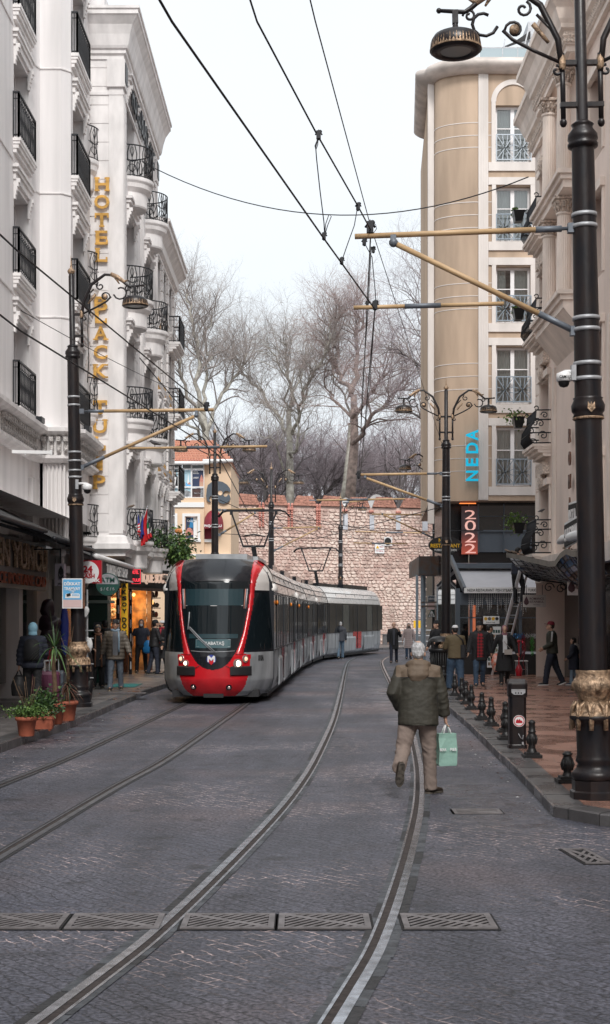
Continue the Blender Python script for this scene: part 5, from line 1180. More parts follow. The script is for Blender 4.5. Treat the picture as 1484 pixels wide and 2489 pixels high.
def tree(name, label, base, H, r0, seed, mt, spread=1.0, maxlv=5, first=None, wig=.12, group=None, q=1.0, limbs=None):
 rnd = random.Random(seed); t = thing(name, label, 'tree', base, 0, group); b = MB(); w_ = MB(); p = Vector((0, 0, 0))
 if limbs:
  tr = [Vector(v) for v in limbs[0]]; rr = [r0 * (1 - .45 * i / (len(tr) - 1)) for i in range(len(tr))]; b.tube(tr, rr, 10)
  for (idx, pts, f) in limbs[1]:
   P = [tr[idx]] + [Vector(v) for v in pts]; R = [rr[idx] * f * (1 - .6 * i / (len(P) - 1)) for i in range(len(P))]; PS = []; RS = []
   for i in range(len(P) - 1):
    for k in range(3): s = k / 3; PS.append(P[i].lerp(P[i + 1], s) + Vector((rnd.gauss(0, .14), rnd.gauss(0, .14), rnd.gauss(0, .10)))); RS.append(R[i] + (R[i + 1] - R[i]) * s)
   PS.append(P[-1]); RS.append(R[-1]); b.tube(PS, RS, 7)
   m_ = len(PS)
   for i in range(3, m_):
    for c in range((2 if i < m_ * .7 else 3) if i < m_ - 1 else 4):
     d = (PS[min(i + 1, m_ - 1)] - PS[i - 1]).normalized(); ax = d.cross(Vector((rnd.gauss(0, 1), rnd.gauss(0, 1), rnd.gauss(0, 1)))).normalized(); d = (Matrix.Rotation(rnd.uniform(.3, .95) * spread, 3, ax) @ d + UP * .25).normalized()
     grow(b, w_, rnd, PS[i], d, H * rnd.uniform(.05, .095), RS[i] * .45, 2, maxlv, wig * 2.0, .03, spread, (8, 6, 4, 3, 3), 0, q)
 else:
  grow(b, w_, rnd, p, Vector(first or (0, 0, 1)).normalized(), H * .30, r0, 0, maxlv, wig, .02, spread, (10, 7, 4, 3, 3), 0, q)
 b.build('trunk', MT[mt[0]], t, True); w_.build('crown', [MT[mt[1]], MT[mt[2]]], t, True); return t
def P3(x, y, Z, b): v = W(x, y, Z) - b; return v
Z = 112; b0 = Vector((X_(707, Z), Z, 7.0))
def rel(pts, Z, b0, dz=None):
 return [W(x, y, Z + (o if o else 0)) - b0 for x, y, o in pts]
tree('plane_tree', 'tall pale mottled plane tree standing centrally behind the wall', b0, 26, .36, 3, ('bark_pale', 'bark_pale', 'twig'), 1.0, 5, limbs=(
 rel([(706, 1260, 0), (706, 1180, 0), (705, 1110, 0), (704, 1055, 0), (702, 1000, 0)], Z, b0),
 [(4, rel([(706, 950, 0), (703, 905, 2), (700, 870, 2), (690, 835, 1)], Z, b0), .8), (3, rel([(690, 1040, 1), (655, 985, 3), (625, 940, 4), (590, 905, 5), (570, 865, 5)], Z, b0), .7),
     (3, rel([(725, 1010, -2), (742, 955, -4), (762, 905, -5), (790, 868, -6), (800, 830, -6)], Z, b0), .66), (4, rel([(725, 930, 3), (735, 890, 5), (750, 850, 6)], Z, b0), .5),
     (2, rel([(722, 1090, -3), (728, 1020, -4), (740, 985, -5)], Z, b0), .45), (4, rel([(680, 900, -3), (655, 850, -4)], Z, b0), .5), (1, rel([(672, 1090, -3), (655, 1060, -4)], Z, b0), .3)]), q=.85)
Z = 104; b0 = Vector((X_(858, Z), Z, 7.0))
tree('plane_tree', 'tall reddish-branched plane tree right of the centre one', b0, 26, .42, 5, ('bark_red', 'bark_red', 'twig_red'), 1.0, 5, limbs=(
 rel([(850, 1240, 0), (856, 1150, 0), (862, 1080, 0), (862, 1020, 0), (860, 960, 0)], Z, b0),
 [(4, rel([(868, 900, 1), (872, 850, 2), (868, 810, 2), (875, 775, 2)], Z, b0), .85), (4, rel([(838, 925, 2), (815, 890, 3), (818, 850, 3), (812, 805, 3), (825, 770, 3)], Z, b0), .75), (3, rel([(885, 970, -2), (915, 940, -4), (945, 905, -5)], Z, b0), .6),
     (2, rel([(880, 1040, -3), (910, 1000, -4), (955, 970, -5), (990, 930, -6)], Z, b0), .55), (3, rel([(835, 990, 2), (805, 960, 3), (790, 920, 3)], Z, b0), .45)]), q=.85)
Z = 106; b0 = Vector((X_(832, Z), Z + 3, 7.0))
tree('plane_tree', 'pale mottled leaning trunk close left of the reddish tree', b0, 22, .32, 8, ('bark_pale', 'bark_pale', 'twig'), 1.0, 4, limbs=(
 rel([(832, 1250, 3), (842, 1170, 3), (850, 1090, 3), (853, 1030, 3)], Z, b0), [(3, rel([(845, 980, 3), (820, 930, 4), (790, 900, 5)], Z, b0), .6), (3, rel([(875, 1000, 2), (905, 975, 1), (930, 960, 1)], Z, b0), .6)]), q=.9)
Z = 110; b0 = Vector((X_(505, Z), Z, 7.0))
tree('plane_tree', 'large pale plane tree rising behind the peach building', b0, 28, .40, 12, ('bark_pale', 'twig', 'twig'), 1.0, 5, limbs=(
 rel([(510, 1260, 0), (512, 1180, 0), (506, 1110, 0), (500, 1050, 0), (492, 990, 0)], Z, b0),
 [(4, rel([(480, 930, 0), (478, 870, 1), (470, 810, 1), (462, 760, 1), (455, 715, 1)], Z, b0), .85), (4, rel([(500, 930, 2), (505, 870, 2), (500, 820, 3), (515, 775, 3)], Z, b0), .7), (3, rel([(530, 980, 3), (560, 930, 4), (585, 900, 5), (600, 860, 5)], Z, b0), .65), (3, rel([(460, 960, -2), (440, 900, -3), (430, 850, -3), (420, 800, -3)], Z, b0), .6), (2, rel([(470, 1050, -3), (440, 1010, -4)], Z, b0), .5)]), q=.85)
Z = 92; b0 = Vector((X_(1085, Z), Z, 1.0))
tree('street_tree', 'bare tree reaching out from behind the tan corner building', b0, 30, .34, 21, ('bark_dark', 'twig', 'twig_dark'), 1.0, 5, limbs=(
 rel([(1090, 1500, 0), (1090, 1300, 0), (1085, 1100, 0), (1085, 980, 0)], Z, b0),
 [(3, rel([(1070, 900, 0), (1050, 830, 0), (1030, 770, 1), (1010, 730, 1)], Z, b0), .7), (3, rel([(1060, 940, 0), (1020, 890, 0), (980, 860, 0), (950, 850, 0)], Z, b0), .65), (2, rel([(1060, 1040, 0), (1020, 1010, 0), (980, 1000, 0)], Z, b0), .55), (3, rel([(1085, 850, 0), (1070, 760, 0), (1040, 690, 0)], Z, b0), .7)]), q=.75)
pr = [tree('bare_tree', 'x', (0, -300 - 30 * i, 0), 15, .22, 40 + i, ('bark_dark', 'bark_dark', 'twig_dark'), .85, 4, q=1.15, group='dark bare park trees behind the wall') for i in range(3)]
rnd = random.Random(9); spots = []
for row, (Z, n, x0, x1) in enumerate(((118, 9, 545, 1060), (127, 10, 520, 1060), (138, 11, 500, 1060), (152, 11, 490, 1050))):
 for k in range(n): spots.append((Z + rnd.uniform(-3, 3), x0 + (x1 - x0) * (k + .5) / n + rnd.uniform(-14, 14), row))
spots.sort(key=lambda s: (s[2], s[1])); rown = ['front row', 'second row', 'third row', 'farthest row']; cnt = {}
for i, (Z, px, row) in enumerate(spots):
 cnt[row] = cnt.get(row, 0) + 1; k = cnt[row]
 o = pr[i % 3] if i < 3 else None
 loc = (X_(px, Z), Z, 7.2 + (Z - 97) * .028); sc = (rnd.uniform(.85, 1.15), rnd.uniform(.85, 1.15), rnd.uniform(.78, 1.12) * (1 + .03 * row))
 lab = 'dark bare tree in the %s of the park grove behind the wall' % rown[row]
 if o: o.location = loc; o.scale = sc; o['label'] = lab; o.rotation_euler[2] = rnd.uniform(0, 6)
 else: dup(pr[i % 3], loc, rnd.uniform(0, 6), lab, None, sc)
for o in [o for o in COL.objects if o.name.startswith('bare_tree')]: o['group'] = o['label'].replace('dark bare tree', 'dark bare trees')
# ================================================================= the tram
M('tram_white', (.74, .71, .68), .28, coat=.4, var=.05); M('tram_grey', (.40, .42, .44), .38, metal=.2, coat=.2, var=.3, vs=2.5, stretch=(1, 1, .4)); M('tram_red', (.60, .012, .020), .25, coat=.5, var=.18, vs=2.5)
M('tram_black', (.012, .014, .018), .16, coat=.3); M('tram_glass', (.008, .013, .016), .06, spec=.45); M('tram_glass2', (.075, .085, .080), .08, spec=.9); M('tram_seam', (.02, .02, .022), .5); M('tram_bluegrey', (.022, .048, .058), .2); M('lamp_on', (1, .9, .8), .3, emit=(1, .72, .5), es=2.2); M('lamp_glass', (.55, .45, .42), .12, metal=.6)
M('tram_screen', (.03, .07, .08), .3, emit=(.1, .3, .34), es=.05); M('amber', (.85, .25, .02), .3)
TP = smooth_path(CL, 12)
cum = [0]
for i in range(1, len(TP)): cum.append(cum[-1] + (TP[i] - TP[i - 1]).length)
s0 = None
for i in range(len(TP) - 1):
 if TP[i].y <= 32.6 <= TP[i + 1].y: f = (32.6 - TP[i].y) / (TP[i + 1].y - TP[i].y); s0 = cum[i] + f * (cum[i + 1] - cum[i]); break
def tp(s):
 s += s0
 for i in range(len(TP) - 1):
  if cum[i] <= s <= cum[i + 1] or i == len(TP) - 2:
   f = (s - cum[i]) / (cum[i + 1] - cum[i]); p = TP[i].lerp(TP[i + 1], f); return p
def frame(sa, sb):   # straight body section between two path points
 a = tp(sa); c = tp(sb); d = (c - a).normalized(); r = Vector((d.y, -d.x)); return a, d, r
tram = thing('tram', 'red-nosed grey and white low-floor tram, its rear half bending away round the curve', 'tram', (tp(2).x, tp(2).y, 0))
HW = 1.31
side = [(1.14, .22), (1.24, .30), (1.30, .55), (HW, .9), (HW, 1.22), (HW, 1.23), (HW - .01, 2.58), (HW - .005, 2.59), (1.29, 2.66), (1.25, 2.82), (1.16, 3.02), (1.02, 3.2), (.9, 3.3), (.72, 3.36), (0, 3.38)]
def sect(idx, sa, sb, wins, doors=(), tail=False, first=False, gap=.35):
 a, d, r = frame(sa, sb); L = (tp(sb) - tp(sa)).length - gap
 def P(u, o, z): q = a + d * (u + gap / 2) + r * o; return Vector((q.x, q.y, z))
 def prof(u):
  k = 1.0
  if tail and u > L - 1.0: k = 1 - .16 * ((u - L + 1.0) / 1.0) ** 2
  return k
 mod = MB(); us = [0] + ([.0] if 0 else []) + ([L - 1.0, L - .75, L - .5, L - .25, L] if tail else [L])
 for i in range(len(us) - 1):
  for sgn in (1, -1):
   k0, k1 = prof(us[i]), prof(us[i + 1])
   for j in range(len(side) - 1):
    (o0, z0), (o1, z1) = side[j], side[j + 1]; zm = (z0 + z1) / 2; m = 1 if zm < 1.22 else (2 if zm < 2.58 else 0)
    q = [P(us[i], sgn * o0 * k0, z0), P(us[i + 1], sgn * o0 * k1, z0), P(us[i + 1], sgn * o1 * k1, z1), P(us[i], sgn * o1 * k0, z1)]
    mod.quad(*(q if sgn > 0 else q[::-1]), m)
 for u in ((0,) if not tail else (0, L)):
  k = prof(u); ring = [P(u, o * k, z) for o, z in side] + [P(u, -o * k, z) for o, z in side[::-1]]; mod.add(ring, [tuple(range(len(ring)))], 3)
 if not tail: ring = [P(L, o, z) for o, z in side] + [P(L, -o, z) for o, z in side[::-1]]; mod.add(ring, [tuple(range(len(ring)))], 3)
 body = mod.build('body_section', [MT['tram_white'], MT['tram_grey'], MT['tram_black'], MT['tram_black']], tram)
 for sgn in (1, -1):
  g = MB()
  for (u0, u1) in wins:
   q = [P(u0 + .03, sgn * (HW + .008), 1.27), P(u1 - .03, sgn * (HW + .008), 1.27), P(u1 - .03, sgn * (HW + .002), 2.53), P(u0 + .03, sgn * (HW + .002), 2.53)]; g.quad(*(q if sgn > 0 else q[::-1]), 0 if (int(u0 * 7) % 3) else 1)
  g.build('window_band', [MT['tram_glass'], MT['tram_glass2']], body)
  g = MB()
  for (u0, u1) in wins: g.bar(P(u0, sgn * (HW + .012), 1.25), P(u0, sgn * (HW + .006), 2.56), .02)
  for z, o in ((1.225, HW + .006), (2.585, HW + .004), (2.84, 1.25), (3.06, 1.15)): g.bar(P(0.02, sgn * (o), z), P(L - (1.1 if tail else .02), sgn * (o), z), .018)
  for u in [k * 1.45 for k in range(1, int(L / 1.45) + 1)]: g.bar(P(u, sgn * (HW + .002), .9), P(u, sgn * (HW + .004), 1.22), .014); g.bar(P(u, sgn * (1.30), .5), P(u, sgn * (HW + .002), .9), .014)
  for u in [k * 2.1 for k in range(1, int(L / 2.1) + 1)]: g.bar(P(u, sgn * 1.295, 2.62), P(u, sgn * 1.17, 3.02), .014)
  g.build('seam', MT['tram_seam'], body)
  for (u0, u1) in doors:
   g = MB(); um = (u0 + u1) / 2
   for p, q_ in ((u0, um - .015), (um + .015, u1)):
    q = [P(p, sgn * 1.306, .42), P(q_, sgn * 1.306, .42), P(q_, sgn * (HW + .014), 1.25), P(p, sgn * (HW + .014), 1.25)]; g.quad(*(q if sgn > 0 else q[::-1]), 0)
    q = [P(p + .05, sgn * (HW + .016), 1.26), P(q_ - .05, sgn * (HW + .016), 1.26), P(q_ - .05, sgn * (HW + .010), 2.5), P(p + .05, sgn * (HW + .010), 2.5)]; g.quad(*(q if sgn > 0 else q[::-1]), 1)
   g.bar(P(um, sgn * (HW + .02), .4), P(um, sgn * (HW + .018), 2.52), .03, None, 2); g.build('door', [MT['tram_red'], MT['tram_glass'], MT['tram_black']], body)
  g = MB()
  for (u0, u1) in (((L * .25, L * .45), (L * .6, L * .8))):
   g.add([P(u0, sgn * (1.305), .30), P(u1, sgn * 1.305, .30), P(u1, sgn * 1.345, .36), P(u0, sgn * 1.345, .36), P(u1, sgn * 1.345, .95), P(u0, sgn * 1.345, .95), P(u1 - .04, sgn * 1.308, 1.04), P(u0 + .04, sgn * 1.308, 1.04)], [(0, 1, 2, 3), (3, 2, 4, 5), (5, 4, 6, 7), (0, 3, 5, 7), (1, 6, 4, 2)])
  g.build('skirt_panel', MT['tram_grey'], body)
 g = MB()
 for u0, u1, w_, h in ((L * .08, L * .38, .62, .16), (L * .45, L * .9, .7, .2)):
  q = [P(u, o, z) for u in (u0, u1) for o in (-w_, w_) for z in (3.36, 3.36 + h)]; g.add(q, [(0, 1, 3, 2), (4, 6, 7, 5), (0, 4, 5, 1), (2, 3, 7, 6), (0, 2, 6, 4), (1, 5, 7, 3)])
 g.build('roof_box', MT['tram_black'] if not first else MT['tram_grey'], tram); return P, L
def even(a, b, n): return [(a + (b - a) * i / n, a + (b - a) * (i + 1) / n) for i in range(n)]
JS = [1.55, 8.3, 13.6, 20.6, 27.0, 32.3, 45.8]
secs = []
for i in range(len(JS) - 1):
 L = JS[i + 1] - JS[i] - .4
 if i == len(JS) - 2: secs.append(sect(i, JS[i], JS[i + 1], even(.25, L - .25, 9), [(5.3, 7.3)], tail=True))
 else: secs.append(sect(i, JS[i], JS[i + 1], even(.15 if i else .9, L - .1, max(5, int(L / .85))), [(L * .50, L * .50 + 1.3)], first=(i == 0), gap=.35 if i else .0))
for i, s in enumerate(JS[1:-1]):
 a, d, r = frame(s - .3, s + .3); g = MB()
 for k in range(5):
  u = .06 + .12 * k; w_ = 1.2 + (.04 if k % 2 else 0)
  ring = [Vector(((a + d * u + r * o).x, (a + d * u + r * o).y, z)) for o, z in ((w_, .35), (w_, 2.7), (1.0, 3.1), (-1.0, 3.1), (-w_, 2.7), (-w_, .35))]
  ring2 = [v + Vector((d.x, d.y, 0)) * .12 for v in ring]; g.loft([ring, ring2], 0, False)
 g.build('gangway_bellows', MT['tram_seam'], tram)
 if i in (1, 3):
  g = MB()
  for sgn in (1, -1):
   c = a + d * .15 + r * (sgn * 1.27); g.ell((c.x, c.y, 2.62), .10, .30, .16, 12)
  g.build('mirror_pod', MT['tram_white'], tram)
a, d, r = frame(0, 5); NU, NZ = 150, 190
ZB0, ZT0 = .20, 3.36
def lerpt(tb, z):
 if z <= tb[0][0]: return tb[0][1]
 for i in range(len(tb) - 1):
  if tb[i][0] <= z <= tb[i + 1][0]: t = (z - tb[i][0]) / (tb[i + 1][0] - tb[i][0]); return tb[i][1] + (tb[i + 1][1] - tb[i][1]) * t
 return tb[-1][1]
CW = [(.22, 1.14), (.30, 1.24), (.55, 1.30), (.9, HW), (1.22, HW), (1.23, HW), (2.58, HW - .01), (2.59, HW - .005), (2.66, 1.30), (2.82, 1.29), (3.02, 1.25), (3.2, 1.15), (3.3, 1.04), (3.36, .93)]
def hwf(z): return lerpt(CW, z)
def front(u, z):
 w_ = hwf(z); w_ = w_ * (1 - max(0, (z - 3.0)) * .0); tuck = max(0, (.62 - z)) ** 1.6 * 1.0; rake = max(0, z - 1.1) * .22 + max(0, z - 2.75) ** 2 * 1.1
 dep = tuck + rake + .06 + 1.55 * abs(u) ** 3.2 * (1 - max(0, z - 2.6) * .35)
 dep = min(dep, 1.75) if abs(u) > .999 else dep
 x = u * w_
 if abs(u) > .8: pass
 return x, dep
def FP(u, z, out=0.0):
 x, dep = front(u, z); q = a + r * x + d * (dep - out); return Vector((q.x, q.y, z))
inner = [(.80, 0), (.82, .13), (.86, .24), (.93, .33), (1.02, .41), (1.12, .475), (1.21, .53), (1.4, .60), (1.6, .66), (1.8, .70), (2.2, .765), (2.65, .80), (3.38, .83)]
outer = [(.2, .48), (.27, .58), (.34, .66), (.42, .71), (.66, .79), (.67, .80), (1.14, .84), (1.15, .84), (1.16, .70), (1.25, .69), (1.5, .74), (1.8, .79), (2.2, .855), (2.65, .90), (2.85, .935), (3.0, .975), (3.15, 1.03), (3.3, 1.08), (3.38, 1.12)]
def zone(x, z):
 ax = abs(x)
 if z > .80 and ax < lerpt(inner, z):
  if z > 2.83: return 5
  if z > 1.24 and ax < lerpt(inner, z) - .05: return 3
  return 2
 if ax < lerpt(outer, z): return 1
 if z > 2.62: return 0
 if z > 1.20: return 4 if ax < hwf(z) - .03 and z > 1.27 and z < 2.56 and ax > lerpt(outer, z) + .04 else 2
 return 6
g = MB(); vs = []
us = [-1 + 2 * i / NU for i in range(NU + 1)]; us = [math.copysign(1 - (1 - abs(u)) ** 1.35, u) for u in us]
for j in range(NZ + 1):
 z = ZB0 + (ZT0 - ZB0) * j / NZ
 for u in us: vs.append(FP(u, z))
g.add(vs, [(j * (NU + 1) + i, j * (NU + 1) + i + 1, (j + 1) * (NU + 1) + i + 1, (j + 1) * (NU + 1) + i) for j in range(NZ) for i in range(NU)], 0, True)
k = 0
for j in range(NZ):
 z = ZB0 + (ZT0 - ZB0) * (j + .5) / NZ
 for i in range(NU): g.m[k] = zone((us[i] + us[i + 1]) / 2 * hwf(z), z); k += 1
M('tram_top', (.012, .014, .019), .24, coat=.2, spec=.5)
cabf = g.build('cab_front', [MT['tram_white'], MT['tram_red'], MT['tram_black'], MT['tram_glass'], MT['tram_glass'], MT['tram_top'], MT['tram_grey']], tram)
g = MB(); top = [FP(u, ZT0) for u in us]; q = a + d * 2.1
for i in range(NU):
 t0, t1 = top[i], top[i + 1]; e0 = Vector(((q + r * (us[i] * .9)).x, (q + r * (us[i] * .9)).y, 3.375)); e1 = Vector(((q + r * (us[i + 1] * .9)).x, (q + r * (us[i + 1] * .9)).y, 3.375)); g.quad(t0, t1, e1, e0)
g.build('cab_roof', MT['tram_top'], tram)
g = MB()
for sgn in (1, -1):
 for j in range(len(side) - 2):
  (o0, z0), (o1, z1) = side[j], side[j + 1]; zm = (z0 + z1) / 2; x0, d0 = front(1, z0); x1, d1 = front(1, z1)
  A_ = a + r * (sgn * o0); B_ = a + r * (sgn * o1); q = [a + r * (sgn * hwf(z0)) + d * d0, A_ + d * 2.5, B_ + d * 2.5, a + r * (sgn * hwf(z1)) + d * d1]; zz = [z0, z0, z1, z1]
  q = [Vector((p.x, p.y, z_)) for p, z_ in zip(q, zz)]
  g.quad(*(q if sgn > 0 else q[::-1]), 1 if zm < 1.22 else (2 if zm < 2.58 else 0))
g.build('cab_side', [MT['tram_white'], MT['tram_grey'], MT['tram_glass']], tram)
g = MB()
for sgn in (1, -1):
 c = a + d * 1.85 + r * (sgn * 1.27); g.ell((c.x, c.y, 2.66), .11, .32, .15, 14)
g.build('mirror_pod', MT['tram_white'], tram)
for sgn in (1, -1):
 g = MB(); K = 60; vs = []
 for k in range(K + 1):
  z = 1.16 + (3.30 - 1.16) * k / K; w_ = hwf(z); xi = lerpt(inner, z) + .012; xo = lerpt(outer, z) - .01
  xo = min(xo, w_ * .985)
  for x, o_ in ((xi, 0.0), (xi + .012, .028), (xo - .012, .028), (xo, 0)): vs.append(FP(sgn * x / w_, z, o_))
 g.add(vs, [(k * 4 + c, k * 4 + c + 1, k * 4 + c + 5, k * 4 + c + 4) for k in range(K) for c in range(3)], 0, True); g.build('red_frame', MT['tram_red'], tram)
for (px, py, R, on) in ((444, 1601, .085, 1), (456, 1611.5, .075, 2), (580, 1612, .11, 2), (597, 1601, .085, 1), (474, 1668.5, .07, 0), (559, 1669.5, .07, 0)):
 x = (px - 521) / 105.0; z = 2.05 + (1495 - py) / F * 33.0; u = x / hwf(z); c = FP(u, z, .01); n = (FP(u + .02, z) - FP(u - .02, z)).cross(FP(u, z + .02) - FP(u, z - .02)).normalized()
 if n.y > 0: n = -n
 e1 = n.cross(UP).normalized(); e2 = e1.cross(n)
 g = MB(); g.prism([(R * cos(t * pi / 10), R * sin(t * pi / 10)) for t in range(20)], c - n * .01, e1, e2, n * .025); hl = g.build('headlight', MT['lamp_glass'] if on else MT['tram_black'], tram)
 g = MB(); g.ell(c + n * .018, R * (.62 if on == 2 else .55), .02, R * (.62 if on == 2 else .55), 14); g.build('bulb', MT['lamp_on'] if on == 2 else (M('lamp_dim', (.9, .5, .35), .3, emit=(1, .5, .3), es=.7) if on == 1 and 'lamp_dim' not in MT else (MT['lamp_dim'] if on else MT['lamp_glass'])), hl)
for sgn in (1, -1):
 g = MB(); vs = []; K = 16
 for k in range(K + 1):
  x = .40 + .46 * k / K;
  for z, o_ in ((.665 + (.03 if k == 0 else 0), .0), (.69, .05), (.86, .05), (.885 - (.05 if k == 0 else 0), .0)): vs.append(FP(sgn * x / hwf(z), z, o_))
 g.add(vs, [(k * 4 + c, k * 4 + c + 1, k * 4 + c + 5, k * 4 + c + 4) for k in range(K) for c in range(3)] + [(0, 1, 2, 3), (K * 4, K * 4 + 3, K * 4 + 2, K * 4 + 1)], 0, False); g.build('bumper', MT['tram_seam'], tram)
def front_line(pts, wd, m, name, out=.012, par=None):
 g = MB(); g.tube([FP(x / hwf(z), z, out) for x, z in pts], wd, 5); return g.build(name, MT[m], par or cabf)
front_line([(-.79, 2.83), (-.4, 2.83), (0, 2.83), (.4, 2.83), (.79, 2.83)], .010, 'tram_seam', 'seam')
front_line([(-.50, 1.235), (-.25, 1.215), (0, 1.21), (.25, 1.215), (.50, 1.235)], .008, 'galv', 'seam')
for sgn in (1, -1): front_line([(sgn * .53, 1.20), (sgn * .70, 1.19)], .007, 'tram_seam', 'seam'); front_line([(sgn * .30, .90), (sgn * .42, .83)], .007, 'tram_seam', 'seam')
def front_panel(x0, x1, z0, z1, mats, name, out=.006, text=None, par=None):
 g = MB(); K = 12; vs = []
 for k in range(K + 1):
  x = x0 + (x1 - x0) * k / K; vs += [FP(x / hwf(z0), z0, out), FP(x / hwf(z1), z1, out)]
 g.add(vs, [(2 * k, 2 * k + 2, 2 * k + 3, 2 * k + 1) for k in range(K)], 0)
 if text:
  c = FP(text[1] / hwf((z0 + z1) / 2), (z0 + z1) / 2, out + .012); e1 = Vector((r.x, r.y, 0)); txt(g, text[0], c, e1, UP, text[2], text[3], 1, .006, .015)
 return g.build(name, mats, par or cabf)
front_panel(-.40, .40, 1.30, 1.50, [MT['tram_screen'], MT['white_paint']], 'destination_board', text=('KABATAŞ', .04, .44, .10))
front_line([(-.38, 1.33), (-.38, 1.49), (.40, 1.49), (.40, 1.33), (-.38, 1.33)], .005, 'galv', 'board_frame', .016)
front_panel(-.66, .66, 2.27, 2.42, [MT['tram_bluegrey']], 'sun_blind'); front_line([(-.66, 2.265), (0, 2.26), (.66, 2.265)], .008, 'white_paint', 'blind_rail', .014)
front_panel(-.66, .66, 2.42, 2.65, [MT['tram_bluegrey']], 'sun_blind', .004)
for sgn in (1, -1): front_line([(sgn * .71, 2.2), (sgn * .745, 2.65)], .018, 'galv', 'side_strip', .01); front_line([(sgn * .68, 2.2), (sgn * .71, 2.65)], .014, 'tile_pink', 'side_strip', .01)
front_panel(-.56, .56, 1.52, 1.62, [MT['tram_bluegrey']], 'dashboard', .003)
g = MB(); g.tube([FP(.05 / 1.3, 1.22, .03), FP(-.2, 1.5, .05), FP(-.42, 1.78, .05)], .012, 5); g.tube([FP(0.0, 1.22, .03), FP(-.24, 1.5, .04), FP(-.44, 1.76, .04)], .008, 5); g.tube([FP(-.45, 1.72, .05), FP(-.435, 1.95, .045), FP(-.43, 2.12, .04)], .014, 5); g.build('wiper', MT['galv'], cabf)
c = FP(-.02, 1.045, .012); e1 = Vector((r.x, r.y, 0)); nn = Vector((-d.x, -d.y, 0)); e2 = UP
em = MB(); em.prism([(.105 * cos(t * pi / 16), .105 * sin(t * pi / 16)) for t in range(32)], c, e1, e2, nn * .01); emb = em.build('emblem', M('emblem_blue', (.03, .06, .35), .3), tram)
em = MB(); em.prism([(-.085, -.06), (-.085, .075), (-.05, .085), (0, .03), (.05, .085), (.085, .075), (.085, -.06), (.05, -.06), (.05, .015), (0, -.035), (-.05, .015), (-.05, -.06)], c + nn * .012, e1, e2, nn * .006); em.build('letter', MT['white_paint'], emb)
em = MB(); em.prism([(-.05, -.06), (-.05, .0), (0, -.045), (.05, .0), (.05, -.075), (0, -.13), (-.05, -.075)], c + nn * .014, e1, e2, nn * .006); em.build('shield', MT['tram_red'], emb)
for x in (1.05,):
 z = 1.06; u = x / hwf(z); cc = FP(u, z, .012); t_ = (FP(u + .02, z) - FP(u - .02, z)).normalized(); em = MB(); txt(em, '810A', cc, t_, UP, .26, .14, 0, .006, .02); em.build('fleet_number', MT['black'], tram)
g = MB(); p0 = FP(-.2, .21, -.05); p1 = FP(.2, .21, -.05); g.bar(p0, p1, .2, .09); g.build('coupler_cover', MT['tram_seam'], tram)
g = MB()
for i in range(len(JS) - 1):
 aa, dd, rr = frame(JS[i] + .3, JS[i + 1] - .3); q = aa + dd * ((JS[i + 1] - JS[i] - .6) / 2); L = (JS[i + 1] - JS[i] - .6) / 2; g.obox((q.x, q.y, .21), Vector((dd.x, dd.y, 0)) * L, Vector((rr.x, rr.y, 0)) * 1.12, UP * .10)
 for e in (-1.1, 1.1):
  for s_ in (-.72, .72): c = q + dd * e + rr * s_; g.prism([(.3 * cos(t * pi / 8), .3 * sin(t * pi / 8)) for t in range(16)], (c.x, c.y, .30), Vector((dd.x, dd.y, 0)), UP, Vector((rr.x, rr.y, 0)) * .1)
q = a + d * 1.9; g.obox((q.x, q.y, .24), Vector((d.x, d.y, 0)) * 1.2, Vector((r.x, r.y, 0)) * 1.0, UP * .08)
g.build('underframe', MT['tram_seam'], tram)
g = MB()
for s in (2.4, 9.2, 14.5, 21.5): aa, dd, rr = frame(s, s + 1); q = aa + rr * (HW + .02); g.ell((q.x, q.y, 2.35), .03, .07, .06, 8)
g.build('side_lamp', MT['amber'], tram)
def panto(Zp, hd, ztop):
 for i in range(len(TP) - 1):
  if TP[i].y <= Zp <= TP[i + 1].y: p = TP[i].lerp(TP[i + 1], .5); dd = (TP[i + 1] - TP[i]).normalized(); break
 rr = Vector((dd.y, -dd.x)); R3 = Vector((rr.x, rr.y, 0)); D3 = Vector((dd.x, dd.y, 0)); c = Vector((p.x, p.y, 0)); g = MB()
 zt = ztop; zm = 3.38 + (zt - 3.38) * .42
 g.bar(c + R3 * .12 + UP * 3.36, c - D3 * .15 + UP * zm, .14, .14); g.bar(c - R3 * .35 + UP * zm, c + R3 * .35 + UP * zm, .07)
 for s in (-1, 1):
  g.bar(c + R3 * (s * .33) + UP * zm, c + R3 * (s * .68) + UP * (zt - .12), .06, .05); g.bar(c + R3 * (s * .18) + UP * (zm + .05), c + R3 * (s * .28) + UP * (zm + .28), .03)
  g.bar(c + R3 * (s * .7) + UP * (zt - .14), c + R3 * (s * .7) + UP * zt, .09)
  g.tube([c + R3 * (s * .82) + UP * zt, c + R3 * (s * .98) + UP * (zt - .04), c + R3 * (s * 1.12) + UP * (zt - .2)], .025, 6); g.tube([c + D3 * .2 + R3 * (s * .82) + UP * zt, c + D3 * .2 + R3 * (s * .98) + UP * (zt - .04), c + D3 * .2 + R3 * (s * 1.12) + UP * (zt - .2)], .025, 6)
 g.tube([c - R3 * .35 + UP * (zm + .3), c + UP * (zm + .38), c + R3 * .35 + UP * (zm + .3)], .022, 5)
 for o_ in (0, .2): g.bar(c + D3 * o_ - R3 * .84 + UP * zt, c + D3 * o_ + R3 * .84 + UP * zt, .07, .06)
 g.build('pantograph', MT['iron'], tram)
panto(45, 0, 5.32); panto(70, 0, 5.30)
